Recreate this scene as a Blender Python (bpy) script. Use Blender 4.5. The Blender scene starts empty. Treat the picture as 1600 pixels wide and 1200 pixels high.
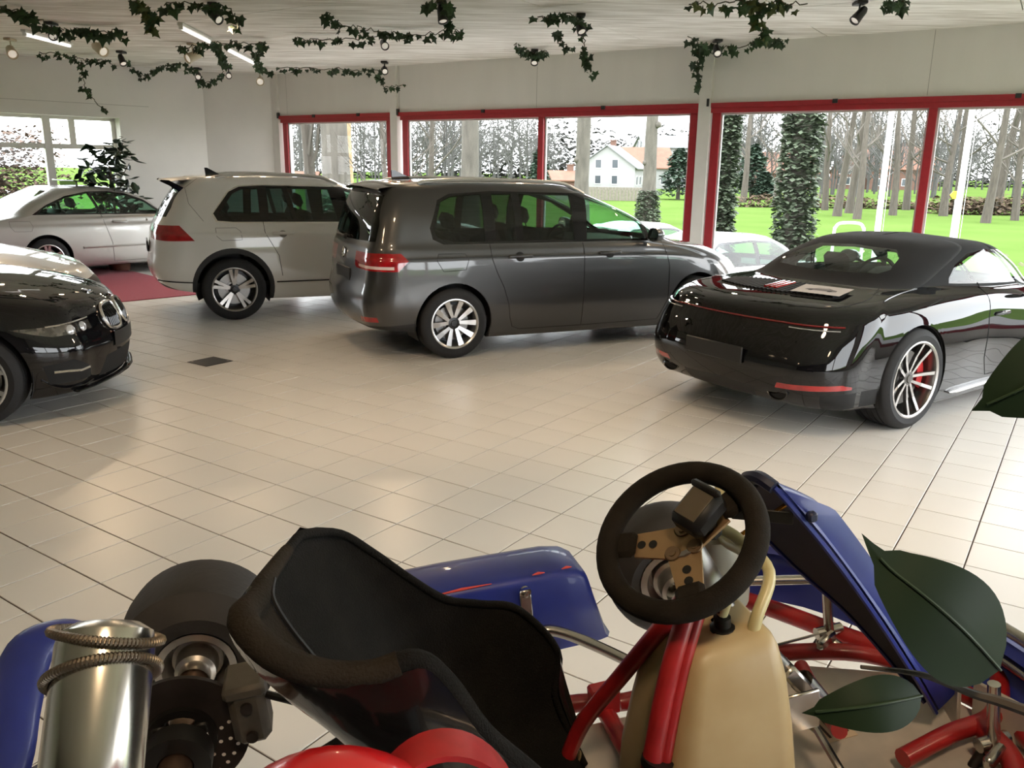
import bpy, bmesh, math, random
from math import sin, cos, pi, radians as R_, atan2, sqrt
from mathutils import Vector as V, Matrix as M4
from mathutils.bvhtree import BVHTree

SC = bpy.context.scene
COL = SC.collection
# ------------------------------------------------------------------ camera
CAM_H, F_PX, PITCH, ROLL = 1.761, 1302.0, R_(14.5), R_(0.82)
cd = bpy.data.cameras.new('camera'); cam = bpy.data.objects.new('camera', cd); COL.objects.link(cam)
cd.sensor_width = 36.0; cd.lens = F_PX * 36.0 / 1600.0; cd.clip_start = 0.05; cd.clip_end = 900
_U = V((0, sin(PITCH), cos(PITCH))); _X = V((1, 0, 0)); _B = -V((0, cos(PITCH), -sin(PITCH)))
_r = _X * cos(ROLL) + _U * sin(ROLL); _u = -_X * sin(ROLL) + _U * cos(ROLL)
cam.matrix_world = M4(((_r.x, _u.x, _B.x, 0), (_r.y, _u.y, _B.y, 0), (_r.z, _u.z, _B.z, CAM_H), (0, 0, 0, 1)))
SC.camera = cam
# ------------------------------------------------------------------ world: bright overcast sky
wd = bpy.data.worlds.new('overcast_sky'); SC.world = wd; wd.use_nodes = True
_n = wd.node_tree.nodes; _l = wd.node_tree.links
_bg = _n['Background']; _tc = _n.new('ShaderNodeTexCoord'); _no = _n.new('ShaderNodeTexNoise')
_no.inputs['Scale'].default_value = 2.5; _no.inputs['Detail'].default_value = 3
_cr = _n.new('ShaderNodeValToRGB')
_cr.color_ramp.elements[0].position = .35; _cr.color_ramp.elements[0].color = (.90, .94, 1, 1)
_cr.color_ramp.elements[1].position = .7; _cr.color_ramp.elements[1].color = (1, 1, 1, 1)
_l.new(_tc.outputs['Generated'], _no.inputs['Vector']); _l.new(_no.outputs['Fac'], _cr.inputs['Fac']); _l.new(_cr.outputs['Color'], _bg.inputs['Color'])
_bg.inputs['Strength'].default_value = 5.4
# ------------------------------------------------------------------ exposure / render quality
vs = SC.view_settings; vs.view_transform = 'Standard'; vs.look = 'None'; vs.gamma = 1.0; vs.use_curve_mapping = False
vs.exposure = 0.72
cy = SC.cycles
cy.use_denoising = True; cy.max_bounces = 8; cy.diffuse_bounces = 4; cy.glossy_bounces = 4
cy.transparent_max_bounces = 24; cy.caustics_reflective = False; cy.caustics_refractive = False
cy.sample_clamp_indirect = 4.0

# ------------------------------------------------------------------ materials
MATS = {}
def mat(name, col, rough=.5, metal=0., coat=0., noise=0., nscale=8., emit=0., bump=0., bscale=200., trans=0., spec=.5, coatr=.04, col2=None, sheen=0., coords='Object', stretch=None, sss=0.):
    if name in MATS: return MATS[name]
    m = bpy.data.materials.new(name); MATS[name] = m; m.use_nodes = True
    nt = m.node_tree; b = nt.nodes['Principled BSDF']
    b.inputs['Base Color'].default_value = (*col, 1); b.inputs['Roughness'].default_value = rough
    b.inputs['Metallic'].default_value = metal; b.inputs['Coat Weight'].default_value = coat
    b.inputs['Coat Roughness'].default_value = coatr; b.inputs['Specular IOR Level'].default_value = spec
    b.inputs['Transmission Weight'].default_value = trans
    if sheen: b.inputs['Sheen Weight'].default_value = sheen
    if sss: b.inputs['Subsurface Weight'].default_value = sss; b.inputs['Subsurface Radius'].default_value = (.05, .05, .05)
    if emit: b.inputs['Emission Color'].default_value = (*col, 1); b.inputs['Emission Strength'].default_value = emit
    if noise or bump or col2:
        tc = nt.nodes.new('ShaderNodeTexCoord'); vec = tc.outputs[coords]
        if stretch:
            mp = nt.nodes.new('ShaderNodeMapping'); mp.inputs['Scale'].default_value = stretch
            nt.links.new(vec, mp.inputs['Vector']); vec = mp.outputs['Vector']
    if noise or col2:
        tx = nt.nodes.new('ShaderNodeTexNoise'); tx.inputs['Scale'].default_value = nscale; tx.inputs['Detail'].default_value = 5
        nt.links.new(vec, tx.inputs['Vector'])
        rp = nt.nodes.new('ShaderNodeValToRGB')
        c2 = col2 if col2 else tuple(max(0, c * (1 - noise)) for c in col)
        rp.color_ramp.elements[0].color = (*c2, 1); rp.color_ramp.elements[1].color = (*col, 1)
        rp.color_ramp.elements[0].position = .32; rp.color_ramp.elements[1].position = .68
        nt.links.new(tx.outputs['Fac'], rp.inputs['Fac']); nt.links.new(rp.outputs['Color'], b.inputs['Base Color'])
    if bump:
        t2 = nt.nodes.new('ShaderNodeTexNoise'); t2.inputs['Scale'].default_value = bscale; t2.inputs['Detail'].default_value = 4
        nt.links.new(vec, t2.inputs['Vector'])
        bp = nt.nodes.new('ShaderNodeBump'); bp.inputs['Strength'].default_value = bump; bp.inputs['Distance'].default_value = .01
        nt.links.new(t2.outputs['Fac'], bp.inputs['Height']); nt.links.new(bp.outputs['Normal'], b.inputs['Normal'])
    return m

def glass_mat(name, tint, ior=1.45, refl=1.0):
    if name in MATS: return MATS[name]
    m = bpy.data.materials.new(name); MATS[name] = m; m.use_nodes = True
    nt = m.node_tree; nt.nodes.remove(nt.nodes['Principled BSDF']); out = nt.nodes['Material Output']
    t = nt.nodes.new('ShaderNodeBsdfTransparent'); t.inputs['Color'].default_value = (*tint, 1)
    g = nt.nodes.new('ShaderNodeBsdfGlossy'); g.inputs['Roughness'].default_value = .01; g.inputs['Color'].default_value = (refl, refl, refl, 1)
    f = nt.nodes.new('ShaderNodeFresnel'); f.inputs['IOR'].default_value = ior
    # the same weak reflection whichever side of the thin pane is met
    geo = nt.nodes.new('ShaderNodeNewGeometry'); sw = nt.nodes.new('ShaderNodeMix'); sw.data_type = 'FLOAT'
    sw.inputs[2].default_value = ior; sw.inputs[3].default_value = 1.0 / (1.0 / ior)
    nt.links.new(geo.outputs['Backfacing'], sw.inputs[0])
    inv = nt.nodes.new('ShaderNodeMath'); inv.operation = 'DIVIDE'; inv.inputs[0].default_value = 1.0; inv.inputs[1].default_value = ior
    nt.links.new(inv.outputs[0], sw.inputs[3])
    nt.links.new(sw.outputs[0], f.inputs['IOR'])
    x = nt.nodes.new('ShaderNodeMixShader')
    nt.links.new(f.outputs['Fac'], x.inputs['Fac']); nt.links.new(t.outputs[0], x.inputs[1]); nt.links.new(g.outputs[0], x.inputs[2])
    nt.links.new(x.outputs[0], out.inputs['Surface'])
    return m

# ------------------------------------------------------------------ objects
def props(o, label=None, cat=None, group=None, kind=None):
    if label: o['label'] = label
    if cat: o['category'] = cat
    if group: o['group'] = group
    if kind: o['kind'] = kind
    return o
def thing(name, label, cat, loc=(0, 0, 0), rz=0., group=None, rot=None):
    o = bpy.data.objects.new(name, None); COL.objects.link(o); o.empty_display_size = .1
    o.location = loc; o.rotation_euler = rot if rot else (0, 0, rz)
    return props(o, label, cat, group)
def link_mesh(name, me, parent=None):
    o = bpy.data.objects.new(name, me); COL.objects.link(o)
    if parent: o.parent = parent
    return o
def kids(o): return [c for c in bpy.data.objects if c.parent == o]
def copy_tree(root, loc=None, rz=None, label=None):
    r = root.copy(); COL.objects.link(r)
    if loc is not None: r.location = loc
    if rz is not None: r.rotation_euler = (0, 0, rz)
    if label: r['label'] = label
    for ch in root.children:
        c = ch.copy(); COL.objects.link(c); c.parent = r
        for gch in ch.children:
            d = gch.copy(); COL.objects.link(d); d.parent = c
    return r

def frame(z, up=(0, 0, 1)):
    z = V(z).normalized(); u = V(up)
    if abs(z.dot(u)) > .98: u = V((1, 0, 0))
    x = u.cross(z).normalized(); y = z.cross(x)
    return x, y, z

class MB:
    """collects geometry for ONE mesh object"""
    def __init__(s): s.v = []; s.f = []; s.m = []; s.mi = 0
    def add(s, vs, fs):
        o = len(s.v); s.v += [tuple(p) for p in vs]
        for f in fs: s.f.append(tuple(i + o for i in f)); s.m.append(s.mi)
        return s
    def box(s, c, d, ch=0., rot=None, ax=None):
        """box centre c, full size d, chamfer ch"""
        hx, hy, hz = d[0] / 2, d[1] / 2, d[2] / 2; c = V(c)
        if ch <= 0:
            p = [V((x * hx, y * hy, z * hz)) for x in (-1, 1) for y in (-1, 1) for z in (-1, 1)]
            f = [(0, 1, 3, 2), (4, 6, 7, 5), (0, 4, 5, 1), (2, 3, 7, 6), (0, 2, 6, 4), (1, 5, 7, 3)]
        else:
            ch = min(ch, hx * .95, hy * .95, hz * .95); p = []; idx = {}
            for x in (-1, 1):
                for y in (-1, 1):
                    for z in (-1, 1):
                        for a in range(3):
                            q = [x * (hx - ch), y * (hy - ch), z * (hz - ch)]; q[a] = (x * hx, y * hy, z * hz)[a]
                            idx[(x, y, z, a)] = len(p); p.append(V(q))
            f = []
            for a in range(3):
                b, e = [(1, 2), (0, 2), (0, 1)][a]
                for sg in (-1, 1):
                    q = []
                    for sb, se in ((-1, -1), (1, -1), (1, 1), (-1, 1)):
                        k = [0, 0, 0]; k[a] = sg; k[b] = sb; k[e] = se; q.append(idx[(*k, a)])
                    f.append(tuple(q))
                for sb in (-1, 1):
                    for se in (-1, 1):
                        k0 = [0, 0, 0]; k1 = [0, 0, 0]; k0[a] = -1; k1[a] = 1
                        for k in (k0, k1): k[b] = sb; k[e] = se
                        f.append((idx[(*k0, b)], idx[(*k1, b)], idx[(*k1, e)], idx[(*k0, e)]))
            for x in (-1, 1):
                for y in (-1, 1):
                    for z in (-1, 1): f.append(tuple(idx[(x, y, z, a)] for a in range(3)))
        if rot is not None: p = [rot @ q for q in p]
        if ax is not None: p = [ax[0] * q.x + ax[1] * q.y + ax[2] * q.z for q in p]
        return s.add([c + q for q in p], f)
    def tube(s, path, r, n=8, closed=False, caps=True, flat=1., up=(0, 0, 1)):
        path = [V(p) for p in path]; N = len(path)
        rs = r if isinstance(r, (list, tuple)) else [r] * N
        t = []
        for i in range(N):
            a = path[(i - 1) % N] if (i > 0 or closed) else path[i]; b = path[(i + 1) % N] if (i < N - 1 or closed) else path[i]
            d = (b - a); t.append(d.normalized() if d.length > 1e-9 else V((0, 0, 1)))
        x, y, _ = frame(t[0], up); vs = []
        for i in range(N):
            x = (x - t[i] * x.dot(t[i])); x = x.normalized() if x.length > 1e-6 else frame(t[i])[0]; y = t[i].cross(x)
            for k in range(n):
                a = 2 * pi * k / n; vs.append(path[i] + (x * cos(a) + y * sin(a) * flat) * rs[i])
        fs = []
        for i in range(N if closed else N - 1):
            j = (i + 1) % N
            for k in range(n): fs.append((i * n + k, i * n + (k + 1) % n, j * n + (k + 1) % n, j * n + k))
        if caps and not closed:
            fs.append(tuple(range(n - 1, -1, -1))); fs.append(tuple((N - 1) * n + k for k in range(n)))
        return s.add(vs, fs)
    def rod(s, a, b, r, n=8): return s.tube([a, b], r, n)
    def lathe(s, prof, c=(0, 0, 0), axis=(0, 0, 1), n=24, a0=0., a1=2 * pi, closed_prof=False):
        x, y, z = frame(axis); c = V(c); full = abs(a1 - a0 - 2 * pi) < 1e-6; N = n if full else n + 1; P = len(prof); vs = []
        for i in range(N):
            a = a0 + (a1 - a0) * i / n
            for r, h in prof: vs.append(c + (x * cos(a) + y * sin(a)) * r + z * h)
        fs = []
        for i in range(n):
            j = (i + 1) % N
            for k in range(P if closed_prof else P - 1):
                k2 = (k + 1) % P
                fs.append((i * P + k, j * P + k, j * P + k2, i * P + k2))
        return s.add(vs, fs)
    def prism(s, poly, fn, d0, d1):
        """poly 2D list; fn(u, v, d) -> 3D; extruded from d0 to d1"""
        n = len(poly); vs = [fn(u, v, d0) for u, v in poly] + [fn(u, v, d1) for u, v in poly]
        fs = [tuple(range(n - 1, -1, -1)), tuple(range(n, 2 * n))] + [(i, (i + 1) % n, n + (i + 1) % n, n + i) for i in range(n)]
        return s.add(vs, fs)
    def grid(s, pts, closed_u=False):
        a = len(pts); b = len(pts[0]); vs = [p for row in pts for p in row]; fs = []
        for i in range(a if closed_u else a - 1):
            for j in range(b - 1):
                i2 = (i + 1) % a; fs.append((i * b + j, i2 * b + j, i2 * b + j + 1, i * b + j + 1))
        return s.add(vs, fs)
    def ball(s, c, r, n=10, sq=(1, 1, 1)):
        m = n // 2; prof = []; vs = []; c = V(c)
        for i in range(m + 1):
            t = pi * i / m
            for k in range(n):
                a = 2 * pi * k / n; vs.append(c + V((sin(t) * cos(a) * r * sq[0], sin(t) * sin(a) * r * sq[1], -cos(t) * r * sq[2])))
        fs = [(i * n + k, i * n + (k + 1) % n, (i + 1) * n + (k + 1) % n, (i + 1) * n + k) for i in range(m) for k in range(n)]
        return s.add(vs, fs)
    def mesh(s, name, mats, smooth=True, ang=40, recalc=True, weld=1e-5):
        me = bpy.data.meshes.new(name); bm = bmesh.new()
        vs = [bm.verts.new(p) for p in s.v]
        for f, k in zip(s.f, s.m):
            try: bf = bm.faces.new([vs[i] for i in f]); bf.material_index = k
            except ValueError: pass
        if weld: bmesh.ops.remove_doubles(bm, verts=bm.verts, dist=weld)
        bmesh.ops.dissolve_degenerate(bm, dist=1e-7, edges=bm.edges)
        if recalc: bmesh.ops.recalc_face_normals(bm, faces=bm.faces)
        bm.to_mesh(me); bm.free()
        for m in (mats if isinstance(mats, (list, tuple)) else [mats]): me.materials.append(m)
        if smooth:
            me.shade_smooth(); me.set_sharp_from_angle(angle=R_(ang))
        return me
    def build(s, name, mats, parent=None, smooth=True, ang=40, recalc=True, weld=1e-5):
        return link_mesh(name, s.mesh(name, mats, smooth, ang, recalc, weld), parent)

def arc_pts(c, r, a0, a1, n, f=None):
    pts = [(c[0] + r * cos(a0 + (a1 - a0) * i / n), c[1] + r * sin(a0 + (a1 - a0) * i / n)) for i in range(n + 1)]
    return [f(*p) for p in pts] if f else pts
def rrect(w, h, r, n=4, cx=0., cy=0.):
    p = []
    for sx, sy, a in ((1, 1, 0), (-1, 1, pi / 2), (-1, -1, pi), (1, -1, 1.5 * pi)):
        p += arc_pts((cx + sx * (w / 2 - r), cy + sy * (h / 2 - r)), r, a, a + pi / 2, n)
    return p
def smooth_path(pts, k=6):
    """Catmull-Rom through points"""
    P = [V(p) for p in pts]; out = []
    for i in range(len(P) - 1):
        a = P[i - 1] if i > 0 else P[0] * 2 - P[1]; b, c = P[i], P[i + 1]; d = P[i + 2] if i + 2 < len(P) else P[-1] * 2 - P[-2]
        for j in range(k):
            t = j / k; out.append(.5 * ((2 * b) + (c - a) * t + (2 * a - 5 * b + 4 * c - d) * t * t + (3 * b - a - 3 * c + d) * t ** 3))
    out.append(P[-1]); return out
# ================================================================== THE ROOM
CEIL = 3.38
WA = R_(-32.5); WU = V((cos(WA), sin(WA), 0)); WN = V((sin(WA), -cos(WA), 0)); WP = V((2.55, 11.80, 0))
def WW(s, d=0., z=0.): return WP + WU * s + WN * d + V((0, 0, z))      # window wall: along, into the room, up
LC = V((-5.74, 16.10, 0)); LU = V((-.7315, -.6819, 0)); LN = V((.6819, -.7315, 0))
def LW(s, d=0., z=0.): return LC + LU * s + LN * d + V((0, 0, z))      # wall with the small window
S_END = 5.2
C_NW = WW(-8.37); L_END = LW(9.0); R_END = WW(S_END)
B_L = V((-7.5, -3.4, 0)); B_R = V((3.4, -3.4, 0))
ROOM = [R_END, C_NW, LC, L_END, B_L, B_R]

m_wall = mat('wall_white_paint', (.74, .715, .67), .75, noise=.05, nscale=2., bump=.05, bscale=60)
m_lintel = mat('lintel_boards_paint', (.74, .71, .665), .6, noise=.05, nscale=3., stretch=(1, 1, .2))
m_pillar = mat('pillar_paint', (.72, .69, .64), .6, noise=.04)
m_ceil = mat('ceiling_panel_paint', (.88, .85, .79), .85, col2=(.56, .52, .44), nscale=1.6, stretch=(1.0, 9, 1), bump=.5, bscale=14)
m_red = mat('window_red_paint', (.36, .022, .03), .38, noise=.12, nscale=20)
m_bead = mat('window_grey_bead', (.55, .55, .54), .5)
m_whiteframe = mat('window_white_frame', (.72, .69, .63), .5)
m_tile = mat('floor_tile_glaze', (.75, .72, .67), .30, noise=.05, nscale=1.1, spec=.5)
m_grout = mat('floor_grout', (.085, .06, .045), .9, noise=.2, nscale=30)
g_pane = glass_mat('window_glass', (.97, .985, .975), 1.25)

def struct(o, label=None):
    o['kind'] = 'structure'
    if label: o['label'] = label
    return o
def wallbox(mb, P, s0, s1, d0, d1, z0, z1):
    """P(s, d, z) -> world; a box between the limits"""
    vs = [P(s, d, z) for s in (s0, s1) for d in (d0, d1) for z in (z0, z1)]
    return mb.add(vs, [(0, 1, 3, 2), (4, 6, 7, 5), (0, 4, 5, 1), (2, 3, 7, 6), (0, 2, 6, 4), (1, 5, 7, 3)])

# ---- floor: grout bed + tiles
fl = MB(); n = len(ROOM)
def off(poly, k):      # push the outline out a little so that it runs under the walls
    c = sum(poly, V((0, 0, 0))) / len(poly); return [p + (p - c).normalized() * k for p in poly]
fp = off(ROOM, .12)
fl.prism([(p.x, p.y) for p in fp], lambda u, v, d: V((u, v, d)), -.30, -.005)
floor = struct(fl.build('floor', m_grout, smooth=False), 'showroom floor of square off-white glazed tiles')
TS = .305; TA = R_(34.33); T0 = V((-4.635 * TS, 15.97 * TS, 0))
TBx = V((cos(TA), -sin(TA), 0)); TAy = V((sin(TA), cos(TA), 0))
def inside(p, poly):
    c = False; j = len(poly) - 1
    for i in range(len(poly)):
        a, b = poly[i], poly[j]
        if (a.y > p.y) != (b.y > p.y) and p.x < (b.x - a.x) * (p.y - a.y) / (b.y - a.y) + a.x: c = not c
        j = i
    return c
tb = MB(); hw = TS / 2 - .0036; ch = .0012; th = .0075
tb.v = [(x * hw, y * hw, -th) for x, y in ((-1, -1), (1, -1), (1, 1), (-1, 1))] + [(x * hw, y * hw, -ch) for x, y in ((-1, -1), (1, -1), (1, 1), (-1, 1))] + [(x * (hw - ch), y * (hw - ch), 0) for x, y in ((-1, -1), (1, -1), (1, 1), (-1, 1))]
tb.f = [(i, (i + 1) % 4, 4 + (i + 1) % 4, 4 + i) for i in range(4)] + [(4 + i, 4 + (i + 1) % 4, 8 + (i + 1) % 4, 8 + i) for i in range(4)] + [(8, 9, 10, 11)]
tb.m = [0] * len(tb.f)
tile_me = tb.mesh('tile', m_tile, smooth=False, weld=0, recalc=False)
cells = []
for ia in range(-60, 60):
    for ib in range(-60, 60):
        c = T0 + TBx * (TS * (ib + .5)) + TAy * (TS * (ia + .5))
        if inside(c, ROOM): cells.append((c, ia, ib))
def view(p):
    q = p - V((0, 0, CAM_H)); zc = -q.dot(_B)
    return (800 + F_PX * q.dot(_r) / zc, 600 - F_PX * q.dot(_u) / zc, zc) if zc > .1 else (0, 0, -1)
vis = []
for c, ia, ib in cells:
    u, v, z = view(c)
    if z > 0 and -40 < u < 1640 and v < 1225: vis.append((z, ia, ib))
vis.sort(); near = {(a, b) for _, a, b in vis[:300]}
rest = MB(); ca, sa = cos(-TA), sin(-TA); rnd = random.Random(5)
for c, ia, ib in cells:
    dz = rnd.uniform(-.0006, .0002)
    if (ia, ib) in near:
        o = link_mesh('floor_tile', tile_me, floor); o.location = c + V((0, 0, dz)); o.rotation_euler = (rnd.uniform(-.0012, .0012), rnd.uniform(-.0012, .0012), -TA)
    else:
        rest.add([(c.x + x * ca - y * sa, c.y + x * sa + y * ca, z + dz) for x, y, z in tb.v], tb.f)
o = rest.build('floor_tiles', m_tile, floor, smooth=False, weld=0, recalc=False); o['kind'] = 'stuff'; o['label'] = 'remaining tiles of the showroom floor'

# ---- ceiling: slab + boards
cm = MB(); cm.prism([(p.x, p.y) for p in fp], lambda u, v, d: V((u, v, d)), CEIL + .03, CEIL + .35)
ceiling = struct(cm.build('ceiling', mat('ceiling_slab', (.25, .23, .2), .9), smooth=False), 'pale weathered ceiling of painted boards')
PB_L, PB_W = 4.2, 1.22
for i in range(-9, 10):
    for j in range(-14, 2):
        off_s = (2.1 if j % 2 else 0.)
        s0, s1 = i * PB_L + off_s - .6, (i + 1) * PB_L + off_s - .6; d1, d0 = -(j) * PB_W - .35, -(j + 1) * PB_W - .35
        poly = [WW(s0, d0), WW(s1, d0), WW(s1, d1), WW(s0, d1)]
        # clip the board to the room outline
        bm = bmesh.new(); f = bm.faces.new([bm.verts.new(p) for p in poly])
        for k in range(n):
            a, b = ROOM[k], ROOM[(k + 1) % n]; e = (b - a); nn = V((e.y, -e.x, 0)).normalized()
            bmesh.ops.bisect_plane(bm, geom=bm.faces[:] + bm.edges[:] + bm.verts[:], plane_co=a, plane_no=nn, clear_outer=True) if len(bm.faces) else None
        ok = len(bm.faces) > 0
        if ok:
            bm.faces.ensure_lookup_table(); pts = [vv.co.copy() for vv in bm.faces[0].verts]; c = sum(pts, V((0, 0, 0))) / len(pts)
            ok = len(pts) > 2
        bm.free()
        if not ok: continue
        pts = [p + (c - p).normalized() * .006 for p in pts]; q = MB(); z = CEIL + rnd.uniform(0, .004)
        if (pts[1] - pts[0]).cross(pts[2] - pts[1]).z < 0: pts.reverse()
        q.prism([(p.x, p.y) for p in pts], lambda u, v, d: V((u, v, d)), z, CEIL + .034)
        ob = q.build('ceiling_board', m_ceil, ceiling, smooth=False)

# ---- walls
def solid_wall(name, a, b, z0, z1, t=.3, label=None):
    u = (b - a); L = u.length; u.normalize(); nn = V((-u.y, u.x, 0))
    if nn.dot(V((0, 4, 0)) - a) > 0: nn = -nn     # outwards
    q = MB(); P = lambda s, d, z: a + u * s + nn * d + V((0, 0, z)); wallbox(q, P, -.02, L + .02, 0, t, z0, z1)
    return struct(q.build(name, m_wall, smooth=False), label)
solid_wall('wall_corner', C_NW, LC, -.02, CEIL + .04, label='short white wall between the two window walls')
solid_wall('wall_side', L_END, B_L, -.02, CEIL + .04, label='white side wall')
q = MB()
bays = [(-8.20, -5.52), (-5.32, -.08), (.08, 4.98)]
SILL = .22
wallbox(q, WW, -8.4, S_END, 0, -.30, 2.64, CEIL + .04)
wallbox(q, WW, -8.4, S_END, 0, -.30, -.02, SILL)
wall_w = struct(q.build('wall_window', m_lintel, smooth=False), 'white wall above the red framed shop windows')
for k in range(-3, 3):      # board joints of the wall above the windows
    jb = MB(); wallbox(jb, WW, k * 2.68 + .02, k * 2.68 + .026, .001, -.01, 2.66, CEIL)
    jb.build('board_joint', mat('joint_shadow_gap', (.35, .33, .30), .9), wall_w, smooth=False)
for i, (s0, s1) in enumerate([(-8.4, -8.23), (-5.52, -5.37), (-.085, .085), (4.98, 5.2)]):
    q = MB(); wallbox(q, WW, s0, s1, .035, -.30, -.02, CEIL + .03)
    ob = struct(q.build('trim_%d' % (i + 1), m_pillar, smooth=False), 'white pillar between the shop windows')
# the wall with the small window
q = MB(); wy0, wy1, wz0, wz1 = 1.52, 6.6, .85, 2.51
wallbox(q, LW, -.1, wy0, 0, -.36, -.02, CEIL + .04); wallbox(q, LW, wy1, 9.2, 0, -.36, -.02, CEIL + .04)
wallbox(q, LW, wy0, wy1, 0, -.36, wz1, CEIL + .04); wallbox(q, LW, wy0, wy1, 0, -.36, -.02, wz0)
wall_l = struct(q.build('wall_left', m_wall, smooth=False), 'white wall with a white framed window behind the silver coupe')
q = MB(); wallbox(q, LW, 1.0, 3.4, .002, -.01, 2.72, 2.727); q.build('cable_joint', mat('joint_line', (.4, .38, .35), .8), wall_l, smooth=False)

# ---- red shop windows
def shop_window(k, s0, s1, mulls, WW=WW):
    w = bpy.data.objects.new('window_%d' % k, None); COL.objects.link(w); struct(w, 'red framed shop window, bay %s' % ['beside the short corner wall', 'behind the grey people carrier', 'behind the black convertible', '', '', 'in the wall right of the convertible', 'in the wall right of the go-kart', 'in the back wall, saloon end', 'in the back wall, middle', 'in the back wall, fig end'][k - 1])
    w.location = WW((s0 + s1) / 2, 0, SILL)
    inv = -w.location
    def part(name, m, *boxes):
        q = MB()
        for b in boxes: wallbox(q, lambda s, d, z: WW(s, d, z) + inv, *b)
        return q.build(name, m, w, smooth=False)
    part('head_rail', m_red, (s0 - .05, s1 + .02, .03, -.06, 2.585, 2.645), (s0, s1, .012, -.10, 2.52, 2.585))
    part('jamb', m_red, (s0 + .02, s0 + .13, -.02, -.10, SILL + .08, 2.52))
    part('jamb', m_red, (s1 - .13, s1 - .02, -.02, -.10, SILL + .08, 2.52))
    part('sill_rail', m_red, (s0, s1, .0, -.10, SILL, SILL + .08))
    for mu in mulls: part('mullion', m_red, (mu - .045, mu + .045, .0, -.10, SILL + .08, 2.52))
    edges = [s0 + .13] + [x for mu in mulls for x in (mu - .045, mu + .045)] + [s1 - .13]
    for a, b in zip(edges[0::2], edges[1::2]):
        part('glazing_bead', m_bead, (a, a + .025, -.05, -.09, SILL + .08, 2.52), (b - .025, b, -.05, -.09, SILL + .08, 2.52), (a, b, -.05, -.09, 2.495, 2.52), (a, b, -.05, -.09, SILL + .08, SILL + .105))
        q = MB(); q.add([WW(s, -.07, z) + inv for s, z in ((a, SILL + .08), (b, SILL + .08), (b, 2.52), (a, 2.52))], [(0, 1, 2, 3)]); q.build('pane', g_pane, w, smooth=False)
    part('roller_catch', mat('black_plastic', (.02, .02, .02), .5), (s0 - .05, s0 - .02, .05, .0, 2.60, 2.70))
    for fx in (.32, .72):
        part('roller_catch', MATS['black_plastic'], (s0 + (s1 - s0) * fx, s0 + (s1 - s0) * fx + .06, .05, .02, 2.60, 2.65))
    return w
shop_window(1, *bays[0], []); shop_window(2, *bays[1], [-2.575]); shop_window(3, *bays[2], [2.79]); 
# ---- white window
w = bpy.data.objects.new('window_5', None); COL.objects.link(w); struct(w, 'white framed window with crossbars behind the silver coupe'); w.location = LW((wy0 + wy1) / 2, 0, wz0); inv = -w.location
def lpart(name, m, *boxes):
    q = MB()
    for b in boxes: wallbox(q, lambda s, d, z: LW(s, d, z) + inv, *b)
    return q.build(name, m, w, smooth=False)
lpart('frame', m_whiteframe, (wy0, wy1, -.24, -.32, wz0, wz0 + .07), (wy0, wy1, -.24, -.32, wz1 - .05, wz1), (wy0, wy0 + .07, -.24, -.32, wz0, wz1), (wy1 - .07, wy1, -.24, -.32, wz0, wz1))
for s in (2.62, 4.0, 5.3): lpart('mullion', m_whiteframe, (s - .06, s + .06, -.22, -.33, wz0, wz1))
lpart('mullion', m_whiteframe, (2.17, 2.27, -.26, -.33, 2.05, wz1))
lpart('transom', m_whiteframe, (wy0, wy1, -.23, -.325, 1.98, 2.06))
lpart('window_board', m_whiteframe, (wy0 - .03, wy1 + .03, .04, -.24, wz0 - .03, wz0))
q = MB(); q.add([LW(s, -.28, z) + inv for s, z in ((wy0, wz0), (wy1, wz0), (wy1, wz1), (wy0, wz1))], [(0, 1, 2, 3)]); q.build('pane', g_pane, w, smooth=False)

# ---- glazed walls right of and behind the photographer
def glazed_wall(name, label, a, b, openings, k0):
    u = (b - a); L = u.length; u.normalize(); nn = V((-u.y, u.x, 0))
    if nn.dot(V((0, 4, 0)) - a) < 0: nn = -nn      # into the room
    P = lambda s, d=0., z=0.: a + u * s + nn * d + V((0, 0, z))
    q = MB(); wallbox(q, P, -.02, L + .02, 0, -.30, 2.64, CEIL + .04); wallbox(q, P, -.02, L + .02, 0, -.30, -.02, SILL)
    edges = [-.02] + [x for o_ in openings for x in o_] + [L + .02]
    for s0, s1 in zip(edges[0::2], edges[1::2]): wallbox(q, P, s0, s1, 0, -.30, SILL, 2.64)
    struct(q.build(name, m_wall, smooth=False), label)
    for i, (s0, s1) in enumerate(openings): shop_window(k0 + i, s0, s1, [(s0 + s1) / 2], P)
glazed_wall('wall_right', 'white wall with shop windows right of the convertible', R_END, B_R, [(.45, 5.9), (6.4, 12.2)], 6)
solid_wall('wall_back', B_L, B_R, -.02, CEIL + .04, label='dark brown back wall behind the go-kart').data.materials[0] = mat('back_wall_dark', (.10, .075, .055), .6, noise=.3, nscale=4)  # unseen wall, given a dark tone to keep reflections in the black cars low
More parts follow.
